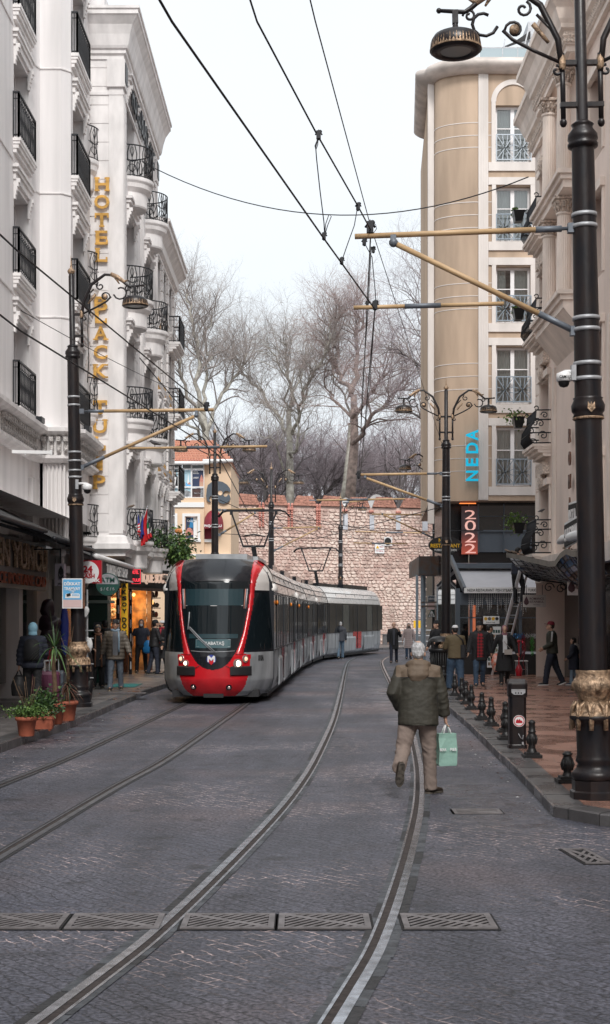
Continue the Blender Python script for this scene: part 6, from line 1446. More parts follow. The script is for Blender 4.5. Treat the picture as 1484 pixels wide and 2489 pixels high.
# ================================================================= ornate lamp and catenary posts
def lamp_head(par, x, z, s=1.0, y=0):
 g = MB(); g.lathe([(.02, .24), (.035, .12), (.06, .10), (.16, .085), (.225, .055), (.255, .01), (.266, -.04), (.272, -.10), (.25, -.125), (.17, -.125), (.165, -.10)], (x, y, z), 28); h = g.build('lamp_head', MT['pole_black'], par, True)
 g = MB(); n = 24
 for k in range(n):
  a = 2 * pi * (k + .5) / n; e = Vector((-sin(a), cos(a), 0)); o = Vector((cos(a), sin(a), 0)); c = Vector((x, y, z)) + o * .272
  for sx_, ht in ((-.016, .10), (.016, .12)): g.add([c + e * (sx_ - .012) - UP * .10, c + e * (sx_ + .012) - UP * .10, c + e * (sx_ + .004) + UP * (ht * .75 - .10) - o * .010, c + e * sx_ + UP * (ht * .75 - .075) - o * .014], [(0, 1, 2, 3)])
 g.lathe([(.274, -.105), (.277, -.10), (.274, -.085)], (x, y, z), 28); g.build('gilt_band', MT['gold'], h, True)
 g = MB(); g.lathe([(.001, -.115), (.165, -.112)], (x, y, z), 20); g.build('lens', M('lens', (.35, .38, .36), .2) if 'lens' not in MT else MT['lens'], h, True)
 return h
def scroll(g, c, r, a0, turns, s, tr, y=0, shrink=.75):
 n = int(12 * turns); g.tube([(c[0] + s * r * (1 - shrink * k / n) * cos(a0 + 2 * pi * turns * k / n), y, c[1] + r * (1 - shrink * k / n) * sin(a0 + 2 * pi * turns * k / n)) for k in range(n + 1)], tr, 6)
def lamp_arm(par, s, reach=1.32, zA=8.25, sp=.65):
 g = MB(); x0 = .20; hz = zA + .52
 g.tube([(s * x0, 0, zA - .1), (s * (x0 + .04), 0, zA + .25), (s * (x0 + .22), 0, zA + .62), (s * (x0 + .5), 0, zA + .82), (s * (x0 + .72), 0, zA + .80), (s * (x0 + .95), 0, zA + .60), (s * (reach - .1), 0, zA + .56), (s * (reach + .16), 0, zA + .58)], [.03, .035, .035, .03, .03, .028, .025, .02], 7)
 g.ell((s * (reach + .17), 0, zA + .58), .03, .03, .03, 8)
 g.tube([(s * x0, 0, zA), (s * (x0 + .3), 0, zA + .14), (s * (x0 + .52), 0, zA + .26), (s * (x0 + .62), 0, zA + .36)], .02, 6)
 scroll(g, (s * (x0 + .50), zA + .36), .10, 0, 1.2, s, .016); scroll(g, (s * (x0 + .40), zA + .58), .09, 2, 1.1, s, .016); scroll(g, (s * (x0 + .82), zA + .44), .15, 3.4, .8, s, .018, 0, .35); scroll(g, (s * (x0 + .06), zA - .08), .06, 1.5, 1.0, s, .016); scroll(g, (s * (x0 + .97), zA + .52), .07, 0, 1.3, s, .014)
 g.tube([(s * x0, 0, zA + .1), (s * (x0 + .1), 0, zA + .35), (s * (x0 + .26), 0, zA + .52)], .016, 6)
 g.bar((s * reach, 0, zA + .58), (s * reach, 0, zA + .44), .06)
 g.tube([(s * x0, 0, zA - sp), (s * x0, 0, zA + .1)], .028, 7); g.ell((s * x0, 0, zA - sp - .04), .04, .04, .05, 8)
 for z in (zA - sp * .75, zA): g.bar((0, 0, z), (s * (x0 + .03), 0, z), .06, .05)
 arm = g.build('lamp_arm', MT['pole_black'], par, True)
 g = MB(); g.tube([(s * (x0 + .62), 0, zA + .83), (s * (x0 + .75), 0, zA + .77), (s * (x0 + .9), 0, zA + .66), (s * (x0 + .98), 0, zA + .70)], [.045, .05, .04, .01], 7); g.tube([(s * (x0 + .72), 0, zA + .75), (s * (x0 + .8), 0, zA + .62)], [.03, .012], 6); g.ell((s * (x0 + .50), -.02, zA + .36), .055, .03, .055, 10); g.tube([(s * (x0 + .14), 0, zA + .22), (s * (x0 + .3), 0, zA + .42)], [.02, .03], 6); g.ell((s * x0, 0, zA + .0), .045, .045, .10, 8); g.build('gilt_leaf', MT['gold'], arm, True)
 lamp_head(par, s * reach, hz - .26)
def SB(g): g.v = [(x * .92, y * .92, z * .76) for x, y, z in g.v]
def post(name, label, loc, arms, k=1.0, bands=(), zA=8.1, tilt=0, zc=7.12, z2=4.1, sp=.65, group='ornate black tramway lamp posts'):
 p = thing(name, label, 'lamp post', loc, 0, group); p.rotation_euler = (0, radians(tilt), 0); n0 = len(COL.objects)
 g = MB(); g.lathe([(.30, 0), (.30, .10), (.275, .12), (.275, .26)], (0, 0, 0), 8, 0, False, pi / 8, 2 * pi + pi / 8)
 g.lathe([(.25, .26), (.27, .29), (.275, .34), (.25, .38), (.215, .42), (.20, .48), (.225, .52), (.215, .56), (.205, .6), (.21, 1.0), (.225, 1.06), (.275, 1.10), (.285, 1.13), (.26, 1.17)], (0, 0, 0), 24); SB(g); g.build('base', MT['pole_black'], p, True)
 g = MB(); g.lathe([(.275, 1.155), (.25, 1.19), (.21, 1.24), (.18, 1.30), (.165, 1.36), (.18, 1.38), (.185, 1.41), (.20, 1.45), (.235, 1.50), (.25, 1.56), (.24, 1.62), (.205, 1.66), (.195, 1.72), (.205, 1.75), (.20, 1.78)], (0, 0, 0), 24)
 for n_, zz, rr, ou in ((10, 1.18, .245, .06), (8, 1.50, .225, .07)):
  for q in range(n_):
   a = 2 * pi * q / n_; o = Vector((cos(a), sin(a), 0)); e = Vector((-sin(a), cos(a), 0))
   q0 = o * (rr + .02) + UP * (zz - .22 if zz < 1.3 else zz); g.tube([q0, o * (rr - .0) + UP * (zz + .1) + e * .02, o * (rr - .035) + UP * (zz + .17) + e * .05], [.028, .022, .012], 5); g.tube([q0, o * (rr - .0) + UP * (zz + .1) - e * .02, o * (rr - .035) + UP * (zz + .17) - e * .05], [.028, .022, .012], 5)
 SB(g); g.build('gilt_capital', MT['gold'], p, True)
 g = MB(); g.lathe([(.145, 1.33), (.14, 4.2), (.118, zc), (.118, zc + .05)], (0, 0, 0), 20); g.lathe([(.14, z2), (.165, z2 + .02), (.15, z2 + .05), (.172, z2 + .08), (.178, z2 + .14), (.15, z2 + .2), (.158, z2 + .22), (.13, z2 + .23)], (0, 0, 0), 24)
 g.lathe([(.118, zc - .02), (.158, zc), (.162, zc + .03), (.14, zc + .05), (.16, zc + .08), (.155, zc + .13), (.11, zc + .19), (.105, zc + .22), (.12, zc + .235), (.10, zc + .25), (.062, zc + .28), (.058, zA + .80), (.05, zA + .82), (.05, zA + .86)], (0, 0, 0), 20); g.build('shaft', MT['pole_black'], p, True)
 q = zA + .82; g = MB(); g.lathe([(.03, q), (.07, q + .05), (.08, q + .09), (.05, q + .13), (.02, q + .16), (.025, q + .18), (.014, q + .22), (.006, q + .38), (.001, q + .42)], (0, 0, 0), 12); g.build('finial', MT['gold'], p, True)
 g = MB(); g.lathe([(.155, z2 - .01), (.168, z2 + .0), (.16, z2 + .02)], (0, 0, 0), 24); g.prism([(-.035, .05), (-.012, .02), (0, .05), (.012, .02), (.035, .05), (.04, -.02), (0, -.06), (-.04, -.02)], (0, -.182, z2 + .11), XP, UP, YP * .02); g.build('gilt_tulip', MT['gold'], p, True)
 g = MB()
 for z in bands: rz = .142 - (z - 4.2) * .0085; g.lathe([(rz - .01, z - .02), (rz + .01, z - .02), (rz + .01, z + .02), (rz - .01, z + .02)], (0, 0, 0), 20)
 if bands: g.build('clamp_band', MT['galv'], p, True)
 for s in arms: lamp_arm(p, s, zA=zA, sp=sp)
 return p
PZ = [(X_(194, 30), 30, .14), (X_(1449, 15.2), 15.2, .12), (X_(1085, 44.8), 44.8, .12), (X_(523, 55.7), 55.7, .14), (X_(660, 69.6), 69.6, .14), (X_(829, 86), 86.6, .10), (X_(1059, 62.6), 62.6, .12)]
post('lamp_post', 'big single-arm lamp post on the left pavement, carrying the tram warning sign', PZ[0], (1,), 1, (6.45, 6.28, 5.3, 5.12, 4.92, 4.78), 8.17, -1.1, 7.27, 4.2, .6)
post('lamp_post', 'nearest lamp post at the right edge, its lamp at the top of the view', PZ[1], (-1, 1), 1, (6.15, 6.03, 5.06, 4.94, 4.58, 4.42), 7.76, -1.15, 6.87, 4.0, .59)
post('lamp_post', 'double lamp post in front of the tan corner building', PZ[2], (-1, 1), 1, (6.35, 6.25, 5.6, 5.5))
post('lamp_post', 'double lamp post rising behind the tram nose, before the peach building', PZ[3], (-1, 1), 1, (6.5, 6.4, 5.4, 5.3))
post('lamp_post', 'double lamp post between the two pantographs, before the stone wall', PZ[4], (-1, 1), 1, (6.4, 6.3, 5.6, 5.5))
post('lamp_post', 'farthest lamp post with one lamp, behind the tram tail', PZ[5], (1,), 1, (6.4, 6.3, 5.6, 5.5, 5.0, 4.9))
post('lamp_post', 'lamp post half hidden behind the tan building, with the speed triangle', PZ[6], (-1,), 1, (6.4, 6.3, 5.6, 5.5))
def cantilever(lab, px, top, brace, reg, tubeA=.030, grp='tan bracket arms that carry the tram wires'):
 r = thing('wire_bracket', lab, 'bracket', top[0], 0, grp)
 g = MB(); a, b_ = Vector(top[0]), Vector(top[1]); d = b_ - a
 g.tube([a + d * .17, b_], tubeA, 10); g.tube([Vector(brace[0]).lerp(Vector(brace[1]), .2), Vector(brace[1]).lerp(Vector(brace[0]), .02)], tubeA, 10)
 if reg: g.tube([Vector(reg[0]), Vector(reg[0]).lerp(Vector(reg[1]), .42)], tubeA * .75, 8); g.tube([Vector(reg[0]).lerp(Vector(reg[1]), .66), Vector(reg[1])], tubeA * .75, 8)
 g.build('tube', MT['tube_tan'], r)
 g = MB(); g.tube([a, a + d * .05, a + d * .05, a + d * .17], [.018, .02, .034, .034], 8); c0, c1 = Vector(brace[0]), Vector(brace[1]); g.tube([c0, c0.lerp(c1, .2)], tubeA * 1.15, 8)
 if reg: g.tube([Vector(reg[0]).lerp(Vector(reg[1]), .42), Vector(reg[0]).lerp(Vector(reg[1]), .66)], tubeA * .9, 8)
 g.bar(c1, a + d * ((c1 - a).length / d.length), .06); g.obox(c0, XP * .05, YP * .04, UP * .05); g.obox(a, XP * .05, YP * .04, UP * .05); g.ell(c1, .05, .05, .05, 8)
 g.build('insulator', MT['tube_grey'], r); return r
ZN = 15.2
cantilever('thick tan bracket on the nearest lamp post, reaching left over the right track', 0, (W(1392, 555, ZN), W(863, 575, ZN)), (W(1398, 805, ZN), W(957, 590, ZN)), (W(1225, 738, ZN), W(860, 748, ZN)))
Z = 30; cantilever('tan bracket on the big left lamp post, reaching right over the left track', 0, (W(199, 1000, Z), W(520, 996, Z)), (W(199, 1136, Z), W(478, 1010, Z)), (W(312, 1090, Z), W(650, 1085, Z)), .035)
Z = 44.8; cantilever('tan bracket on the double lamp post before the tan building', 0, (W(1073, 1151, Z), W(868, 1154, Z)), (W(1075, 1229, Z), W(888, 1161, Z)), (W(985, 1213, Z), W(770, 1216, Z)), .04)
Z = 55.7; cantilever('tan bracket on the post behind the tram nose', 0, (W(534, 1240, Z), W(640, 1236, Z)), (W(534, 1300, Z), W(620, 1247, Z)), None, .035)
Z = 69.6; cantilever('tan bracket on the post between the pantographs', 0, (W(668, 1284, Z), W(782, 1281, Z)), (W(668, 1338, Z), W(775, 1284, Z)), None, .035)
Z = 86; cantilever('tan bracket on the farthest lamp post above the wall top', 0, (W(826, 1216, Z), W(770, 1216, Z)), (W(836, 1222, Z), W(900, 1215, Z)), (W(864, 1292, Z), W(1040, 1296, Z)), .045)
Z = 62.6; cantilever('tan bracket on the half hidden post at the bend', 0, (W(1050, 1252, Z), W(905, 1250, Z)), (W(1050, 1306, Z), W(930, 1250, Z)), (W(990, 1322, Z), W(860, 1320, Z)), .035)
wires = []
def wire(lab, pts, r=.008, sag=0.0, name='overhead_wire', grp=None, n=14):
 P = []
 for i in range(len(pts) - 1):
  a, b_ = Vector(pts[i]), Vector(pts[i + 1]); k = n if sag else 1
  for j in range(k): t = j / k; q = a.lerp(b_, t); q.z -= sag * 4 * t * (1 - t); P.append(q)
 P.append(Vector(pts[-1])); g = MB(); g.tube(P, r, 5); o = g.build(name, MT['wire']); tag(o, lab, 'cable', grp); return o
A15 = W(912, 752, 15.2); M15 = W(902, 560, 15.2)
wire('thick contact wire over the right track, running up to the top of the view', [Vector((-2.0, -1, 5.3)), W(418, 52, 7.9), W(788, 580, 12.6), A15, W(872, 1150, 44.8) + Vector((0, 0, -.75)), W(858, 1300, 62) + Vector((0, 0, .0)), W(960, 1325, 76)], .008)
wire('messenger wire over the right track, upper of the two thick ones', [Vector((-1.6, -1, 6.75)), W(625, 52, 10.6), W(770, 325, 12.4), W(870, 500, 14.3), M15, W(873, 1152, 44.8), W(890, 1252, 62.6), W(1040, 1262, 76)], .008)
wire('thin cable dropping from the top of the view to the double lamp post', [W(740, -60, 10), W(767, 52, 11), W(900, 545, 18), W(1084, 1108, 44.8)], .006)
wire('left track messenger wire crossing the white building', [Vector((-4.4, 2, 6.3)), W(52, 618, 16.8), W(500, 988, 28.8), W(640, 1237, 55.7), W(770, 1282, 69.6), W(1000, 1345, 84)], .012)
wire('left track contact wire, lower black line at the left', [Vector((-4.2, 2, 5.4)), W(52, 805, 17), W(470, 1062, 28.5), W(530, 1105, 31), W(600, 1238, 45), W(718, 1330, 70), W(880, 1345, 80)], .012)
wire('thin slack cable between the two left track wires', [W(52, 755, 20), W(440, 955, 31), W(640, 1130, 44)], .006, .05)
wire('sagging span cable tied between the hotel and the cream building', [W(742 + 50 / 50 * (-370 + 913 * t), 1495 - 0 * t, 50 - 9 * t) + Vector((0, 0, (1495 - (407 + 23 * t + 418 * t * (1 - t) + 40 * t * (1 - t) * (.5 - t))) / F * (50 - 9 * t))) for t in [k / 24 for k in range(25)]], .018, .0)
for i, (lab, p) in enumerate((('looped dropper hanging from the messenger wire high in the sky', [W(775, 330, 12.4), W(768, 358, 12.4), W(770, 385, 12.5), W(778, 460, 12.5), W(788, 540, 12.6), W(790, 576, 12.6)]), ('dropper wire just left of the nearest bracket', [W(870, 502, 14.3), W(862, 548, 14), W(845, 595, 13.7), W(831, 636, 13.4)]), ('short dropper under the nearest bracket', [W(886, 590, 15.2), W(905, 625, 15.3), W(912, 700, 15.2), W(915, 740, 15.2)]), ('long dropper running down over the trees', [W(903, 600, 16), W(895, 760, 19), W(880, 960, 28), W(875, 1130, 42)]), ('second long dropper running down over the trees', [W(912, 755, 15.6), W(900, 930, 24), W(884, 1080, 36), W(876, 1150, 44)]))):
 wire(lab, p, .005, name='dropper_wire')
for (x, y, Z, s, lab) in ((775, 328, 12.4, .028, 'wire clamp at the top of the looped dropper'), (788, 574, 12.6, .024, 'wire clamp at the foot of the looped dropper'), (871, 502, 14.3, .028, 'wire clamp left above the nearest bracket'), (831, 634, 13.4, .024, 'wire clamp low on the left thick wire'), (900, 553, 15.2, .05, 'big insulator clamp on top of the nearest bracket'), (886, 588, 15.2, .028, 'small ring clamp hanging from the nearest bracket tip'), (908, 607, 15.3, .024, 'wire clamp just under the nearest bracket'), (912, 742, 15.2, .036, 'wire clamp on the lower tan tube'), (893, 738, 15.2, .022, 'small clip left of the lower tan tube clamp'), (502, 988, 28.8, .06, 'dark clamp at the tip of the left bracket'), (872, 1154, 44.8, .08, 'wire clamp at the tip of the bracket before the tan building')):
 c = W(x, y, Z); g = MB(); g.obox(c, XP * s * .7, YP * s * .7, UP * s * 1.2); g.ell(c + Vector((s * .5, 0, s)), s * .6, s * .5, s * .6, 8); g.tube([c - XP * s, c + UP * s * 1.5, c + XP * s * 1.1], s * .25, 6); g.ell(c - UP * s * 1.2, s * .5, s * .5, s * .5, 8); tag(g.build('wire_clamp', MT['iron']), lab, 'clamp')
for lab, p in (('thin wire loop at the looped dropper top', [W(775, 332, 12.4), W(766, 355, 12.4), W(768, 366, 12.4), W(773, 352, 12.4), W(774, 334, 12.4)]), ('thin wire loop at the looped dropper foot', [W(790, 572, 12.6), W(792, 545, 12.6), W(800, 522, 12.6), W(806, 526, 12.6), W(797, 548, 12.6), W(790, 572, 12.6)]), ('thin wire loop beside the insulator on the nearest bracket', [W(902, 548, 15.2), W(914, 546, 15.2), W(916, 556, 15.2), W(906, 570, 15.2)])): wire(lab, p, .004, name='wire_loop')
for lab, p in (('span wire across the street above the tram roof', [W(534, 1297, 55.7), W(770, 1310, 66), W(1075, 1232, 44.8)]), ('thin wire from the post behind the tram to the farthest post', [W(534, 1215, 55.7), W(668, 1274, 69.6), W(826, 1318, 86)]), ('thin wire over the second pantograph', [W(668, 1262, 69.6), W(826, 1277, 80), W(1050, 1296, 72)]), ('upper thin wire before the wall reaching the bend', [W(668, 1244, 69.6), W(900, 1290, 80), W(1050, 1310, 78)]), ('lower thin wire before the wall', [W(836, 1336, 86), W(900, 1338, 84), W(1045, 1328, 80)]), ('slanting wire from the left bracket to the peach building', [W(340, 870, 34), W(560, 1130, 56), W(690, 1275, 70)])): wire(lab, p, .014)
wire('drop cable with hook hanging beside the left lamp post', [W(217, 738, 30), W(214, 800, 30), W(216, 880, 30), W(213, 930, 30)], .010)
wire('slack black cable hanging below the left bracket', [W(421, 950, 29), W(424, 1010, 29), W(420, 1035, 29), W(425, 1010, 29)], .010)
def dome_camera(lab, c, s, txt_=None):
 r = thing('security_camera', lab, 'camera', c); g = MB(); g.obox((-s * .42, 0, .03), XP * .03, YP * .05, UP * .10); h = g.build('mount', MT['galv'], r, True)
 g = MB(); g.tube([(-s * .40, 0, .04), (-s * .2, 0, .05), (0, 0, .04)], [.03, .022, .03], 8); g.build('arm', MT['white_paint'], r, True)
 g = MB(); g.lathe([(.03, .05), (.095, .02), (.10, -.02), (.10, -.075), (.085, -.085)], (0, 0, 0), 20)
 if txt_: txt(g, txt_, (0, -.105, -.035), XP, UP, .15, .035, 1, .01, .01)
 g.build('housing', [MT['white_paint'], MT['black']], r, True)
 g = MB(); g.lathe([(.075, -.08), (.07, -.12), (.05, -.15), (.001, -.165)], (0, 0, 0), 16); g.build('dome', MT['black'], r, True); return r
dome_camera('white dome camera on the left lamp post', W(349, 1943 / 1.6455 + 0, 29.9) if 0 else W(213, 1181, 29.9), .5)
rc = dome_camera('white dome camera marked with a number on the nearest lamp post', W(1371, 912, 15.15), .3, 'CAM11S'); rc.scale = (.8, .8, .8)
for ch in [o for o in COL.objects if o.parent == rc and o.name.startswith(('mount', 'arm'))]: ch.scale = (-1, 1, 1)
bc = thing('security_camera', 'white bullet camera by the gold shop lettering', 'camera', W(140, 1345, 33)); g = MB(); g.tube([(-.1, .1, .05), (.16, -.2, .0)], .09, 12); g.tube([(.1, .1, -.3), (.1, .1, -.05)], .04, 8); g.box(-.05, .3, .0, .2, -.45, -.3); g.build('housing', MT['white_paint'], bc, True)
wsg = thing('warning_sign', 'blue and pink tram warning plate strapped to the left lamp post', 'sign', W(177, 1441, 29.7)); Z = 29.75
def sq(g, x0, x1, y0, y1, Z, m, th=.02): a = W(x0, y1, Z); c = W(x1, y0, Z); g.box(a.x, c.x, Z, Z + th, a.z, c.z, m)
g = MB(); sq(g, 152, 201, 1406, 1479, Z, 0); g.build('plate', MT['white_paint'], wsg)
g = MB(); sq(g, 154, 199, 1408.5, 1457.5, Z - .004, 0, .003); sq(g, 154, 199, 1458, 1476.5, Z - .004, 1, .003); g.build('field', [MT['blue_sign'], MT['pink_sign']], wsg)
g = MB(); txt(g, 'DİKKAT', W(176, 1418, Z - .008), XP, UP, .34, .085, 0, .004, .04); txt(g, 'TRAMVAY', W(176, 1431, Z - .008), XP, UP, .34, .065, 0, .004, .03)
c = W(176.5, 1448, Z - .007); g.prism([(-.15, -.05), (.155, -.05), (.15, .03), (.13, .045), (-.12, .045), (-.14, .03)], c, XP, UP, YP * .003); g.bar(c + Vector((-.03, 0, .075)), c + Vector((.04, 0, .075)), .008); g.bar(c + Vector((-.07, 0, .10)), c + Vector((.07, 0, .10)), .008); g.bar(c + Vector((0, 0, .10)), c + Vector((.03, 0, .075)), .006); g.bar(c + Vector((.03, 0, .075)), c + Vector((0, 0, .045)), .006)
g.build('lettering', MT['white_paint'], wsg)
g = MB(); c.y -= .006
for k in range(5): g.box(c.x - .0 + k * .028, c.x + .018 + k * .028, c.y - .002, c.y, c.z - .0, c.z + .03)
g.build('tram_window', MT['blue_sign'], wsg)
g = MB(); g.prism([(-.075, -.02), (.01, -.0), (0, .055), (-.085, .035)], c + Vector((-.04, -.002, 0)), XP, UP, YP * .001); g.build('sticker', MT['black'], wsg)
bd = thing('side_board', 'brown board edge-on behind the tram warning plate', 'sign', W(204, 1441, 29.9)); g = MB(); sq(g, 201.5, 207, 1407, 1479, 29.85, 0, .02); g.build('board', MT['wood_brown'], bd)
Z = 62.3; st_ = thing('speed_sign', 'green-edged white triangle with a speed figure on the half hidden post', 'sign', W(1050, 1492, Z)); g = MB()
def tri(g, cx, cy, r, Z, m): c = W(cx, cy, Z); s = r / F * Z; g.prism([(-s, -s * .8), (s, -s * .8), (s * .12, s), (-s * .12, s)], c, XP, UP, YP * .02, m)
tri(g, 1050, 1492, 10.5, Z, 0); g.build('plate', MT['green_sign'], st_); g = MB(); tri(g, 1050, 1493, 8, Z - .03, 0); g.build('field', MT['white_paint'], st_); g = MB(); txt(g, '15', W(1050, 1495, Z - .05), XP, UP, .14, .12, 0, .01, .02); g.build('number', MT['black'], st_)
wp = thing('warning_sign', 'faded blue and pink plate above the speed triangle', 'sign', W(1051, 1465, Z)); g = MB(); sq(g, 1040, 1062, 1448, 1482, Z, 0); g.build('plate', MT['white_paint'], wp); g = MB(); sq(g, 1041, 1061, 1449, 1464, Z - .01, 0, .005); sq(g, 1041, 1061, 1465, 1481, Z - .01, 1, .005); g.build('field', [MT['slate_panel'], MT['pink_sign']], wp); g = MB(); txt(g, 'DİKKAT', W(1051, 1455, Z - .03), XP, UP, .3, .09, 0, .01, .02); g.build('lettering', MT['pvc'], wp)
def bollard_proto(kind):
 r = thing('bollard', 'x', 'bollard', (0, 0, 0))
 g = MB(); g.obox((0, 0, .025), XP * .135, YP * .135, UP * .022); g.obox((0, 0, .062), XP * .10, YP * .10, UP * .018); g.build('foot', MT['bollard_black'], r, True)
 if kind == 0:
  g = MB(); g.lathe([(.118, .08), (.11, .10), (.085, .13), (.075, .15), (.085, .165), (.07, .18), (.10, .23), (.112, .27), (.108, .31), (.085, .35), (.078, .365), (.092, .375), (.09, .39), (.075, .40), (.07, .50), (.08, .51), (.08, .525), (.06, .535), (.05, .55), (.001, .56)], (0, 0, 0), 20)
 else:
  g = MB(); g.lathe([(.118, .05), (.10, .08), (.08, .11), (.07, .13), (.10, .18), (.115, .22), (.105, .27), (.08, .31), (.075, .33), (.095, .335), (.095, .35), (.07, .36), (.06, .375), (.001, .38)], (0, 0, 0), 20)
 g.v = [(x * .66, y * .66, z) for x, y, z in g.v]; g.build('body', MT['bollard_black'], r, True)
 g = MB(); zz = .27 if kind == 0 else .22
 for k in range(10): a = 2 * pi * k / 10; o = Vector((cos(a), sin(a), 0)); g.tube([o * .062 + UP * (zz - .07), o * .076 + UP * zz, o * .064 + UP * (zz + .06)], [.008, .014, .006], 5)
 g.build('leaf_ring', MT['bollard_black'], r, True); return r
b0 = bollard_proto(0); b1 = bollard_proto(1); b1.location = (X_(1380, 16.6), 16.6, .12); b1.scale = (.95, .95, .95)
tag(b1, 'shortest cast iron bollard, beside the base of the nearest lamp post', None, 'cast iron bollards along the right kerb')
BL = [(1293.5, 1841.6, 'cast iron bollard standing right against the ashtray column'), (1194.5, 1765, 'kerbside bollard left of the ashtray column, nearer of that pair'), (1171.8, 1749.8, 'kerbside bollard left of the ashtray column, farther of that pair'), (1230.6, 1798.5, 'bollard half hidden just left of the ashtray column, nearer one'), (1228.7, 1780.5, 'bollard half hidden just left of the ashtray column, farther one'), (1146.5, 1724.6, 'nearest of the tight row of four bollards by the brown-jacket man'), (1133, 1712, 'second nearest in the tight row of four bollards'), (1122.6, 1701, 'third in the tight row of four bollards'), (1106, 1692, 'farthest of the tight row of four, at the brown-jacket man\'s feet'), (1079, 1663, 'bollard right in front of the fluted litter bin'), (1069, 1656, 'bollard at the left of the fluted litter bin')]
for i, (x, y, lab) in enumerate(BL):
 p = G(x, y, .12)
 if i == 0: b0.location = p; b0['label'] = lab; b0['group'] = 'cast iron bollards along the right kerb'; b0.scale = (.92, .92, .92)
 else: dup(b0, p, None, lab, 'cast iron bollards along the right kerb', .92)
Z = 20.9; c = (X_(1257.5, Z), Z, .12); ac = thing('ashtray_column', 'black ashtray column with slanted top and round red sticker', 'ashtray', c)
g = MB()
def octp(hx, hy, z, zf=None, c=.04): return [Vector((x, y, z if y < 0 or zf is None else zf)) for x, y in ((-hx + c, -hy), (hx - c, -hy), (hx, -hy + c), (hx, hy - c), (hx - c, hy), (-hx + c, hy), (-hx, hy - c), (-hx, -hy + c))]
g.loft([octp(.135, .12, 0), octp(.13, .115, .05), octp(.12, .11, .06), octp(.122, .11, .74), octp(.135, .115, .75), octp(.14, .12, .93, .98), octp(.13, .11, .945, 1.0)], 0, False); g.build('body', MT['pole_black'], ac, True)
g = MB(); g.prism([(-.10, .015), (.10, .015), (.10, -.02), (.06, -.05), (-.06, -.05), (-.10, -.02)], (0, -.135, .83), XP, UP, YP * .03); g.box(-.1, .1, -.14, -.13, .845, .86); at_ = g.build('ashtray', MT['galv'], ac, True); g = MB()
for k in (-.04, 0, .04): g.prism([(.012 * cos(t), .012 * sin(t)) for t in [q * pi / 4 for q in range(8)]], (k, -.137, .805), XP, UP, YP * .002)
g.build('hole', MT['black'], at_, True)
g = MB(); g.prism([(.085 * cos(t * pi / 14), .085 * sin(t * pi / 14)) for t in range(28)], (.01, -.128, .40), XP, UP, YP * .01); s_ = g.build('sticker', MT['white_paint'], ac, True)
g = MB(); n = 28; ring = []
g.v = [];
for k in range(n):
 a0, a1 = 2 * pi * k / n, 2 * pi * (k + 1) / n; g.add([(.01 + r * cos(q), -.1295, .40 + r * sin(q)) for q in (a0, a1) for r in (.066, .078)], [(0, 1, 3, 2)])
g.prism([(-.05, -.03), (.05, -.03), (.045, .005), (.02, .01), (.01, .035), (-.01, .01), (-.02, .03), (-.045, .005)], (.01, -.1295, .40), XP, UP, YP * .001); g.build('emblem', MT['red_sign'], s_, True)
g = MB(); g.tube([(0, -.13, .22), (.03, -.14, .16), (.06, -.14, .14), (.07, -.14, .2)], .006, 5); g.box(.05, .075, -.14, -.125, .06, .10); g.build('chain', MT['galv'], ac, True)
c = G(1072, 1655, .12); c = Vector((X_(1070, 41.5), 41.5, .12)); lb = thing('litter_bin', 'dark fluted cast iron litter bin with an arched lid by the double lamp post', 'bin', c)
g = MB(); g.lathe([(.24, 0), (.25, .05), (.22, .08), (.24, .12), (.27, .85), (.32, .88), (.33, .95), (.30, .97)], (0, 0, 0), 24)
for k in range(24): a = 2 * pi * k / 24; g.tube([(.245 * cos(a), .245 * sin(a), .12), (.275 * cos(a), .275 * sin(a), .85)], .018, 5)
g.build('body', MT['bollard_black'], lb, True); g = MB(); g.lathe([(.33, 1.17), (.30, 1.24), (.2, 1.30), (.001, 1.33)], (0, 0, 0), 20)
for a in (.8, 2.4, 3.9, 5.5): g.bar((.28 * cos(a), .28 * sin(a), .93), (.3 * cos(a), .3 * sin(a), 1.18), .04)
g.build('lid', MT['bollard_black'], lb, True)
la = thing('ladder', 'aluminium extension ladder leaning towards the glass canopy', 'ladder', (6.06, 46.2, .12))
g = MB(); p0 = Vector((6.14, 46.1, .12)); p1 = W(1274, 1385, 43.6); wv = Vector((.06, -.30, 0)) ; wv = Vector((.17, .10, 0))
for s in (-1, 1): g.bar(p0 + wv * s, p1 + wv * s * .8, .05, .07); g.bar(p0.lerp(p1, .38) + wv * s * .8 + Vector((.01, -.05, 0)), p1 + wv * s * .62 + Vector((.01, -.05, .0)), .04, .06)
g.build('stile', M('alu', (.72, .73, .75), .4, metal=.2), la); g = MB()
for k in range(1, 12): q = p0.lerp(p1, k / 12); g.bar(q - wv, q + wv, .03)
g.build('rung', MT['alu'], la)
ch = thing('metal_chair', 'small steel stool standing by the tinsel window', 'chair', (X_(1268, 46), 46, .12)); g = MB()
for x in (-.17, .17):
 for y in (-.15, .15): g.bar((x, y, 0), (x * .9, y * .9, .46), .022)
g.bar((-.16, -.14, .2), (.16, -.14, .2), .018); g.build('leg', MT['galv'], ch, True); g = MB(); g.box(-.19, .19, -.17, .17, .45, .48); g.build('seat', MT['pvc'], ch, True)
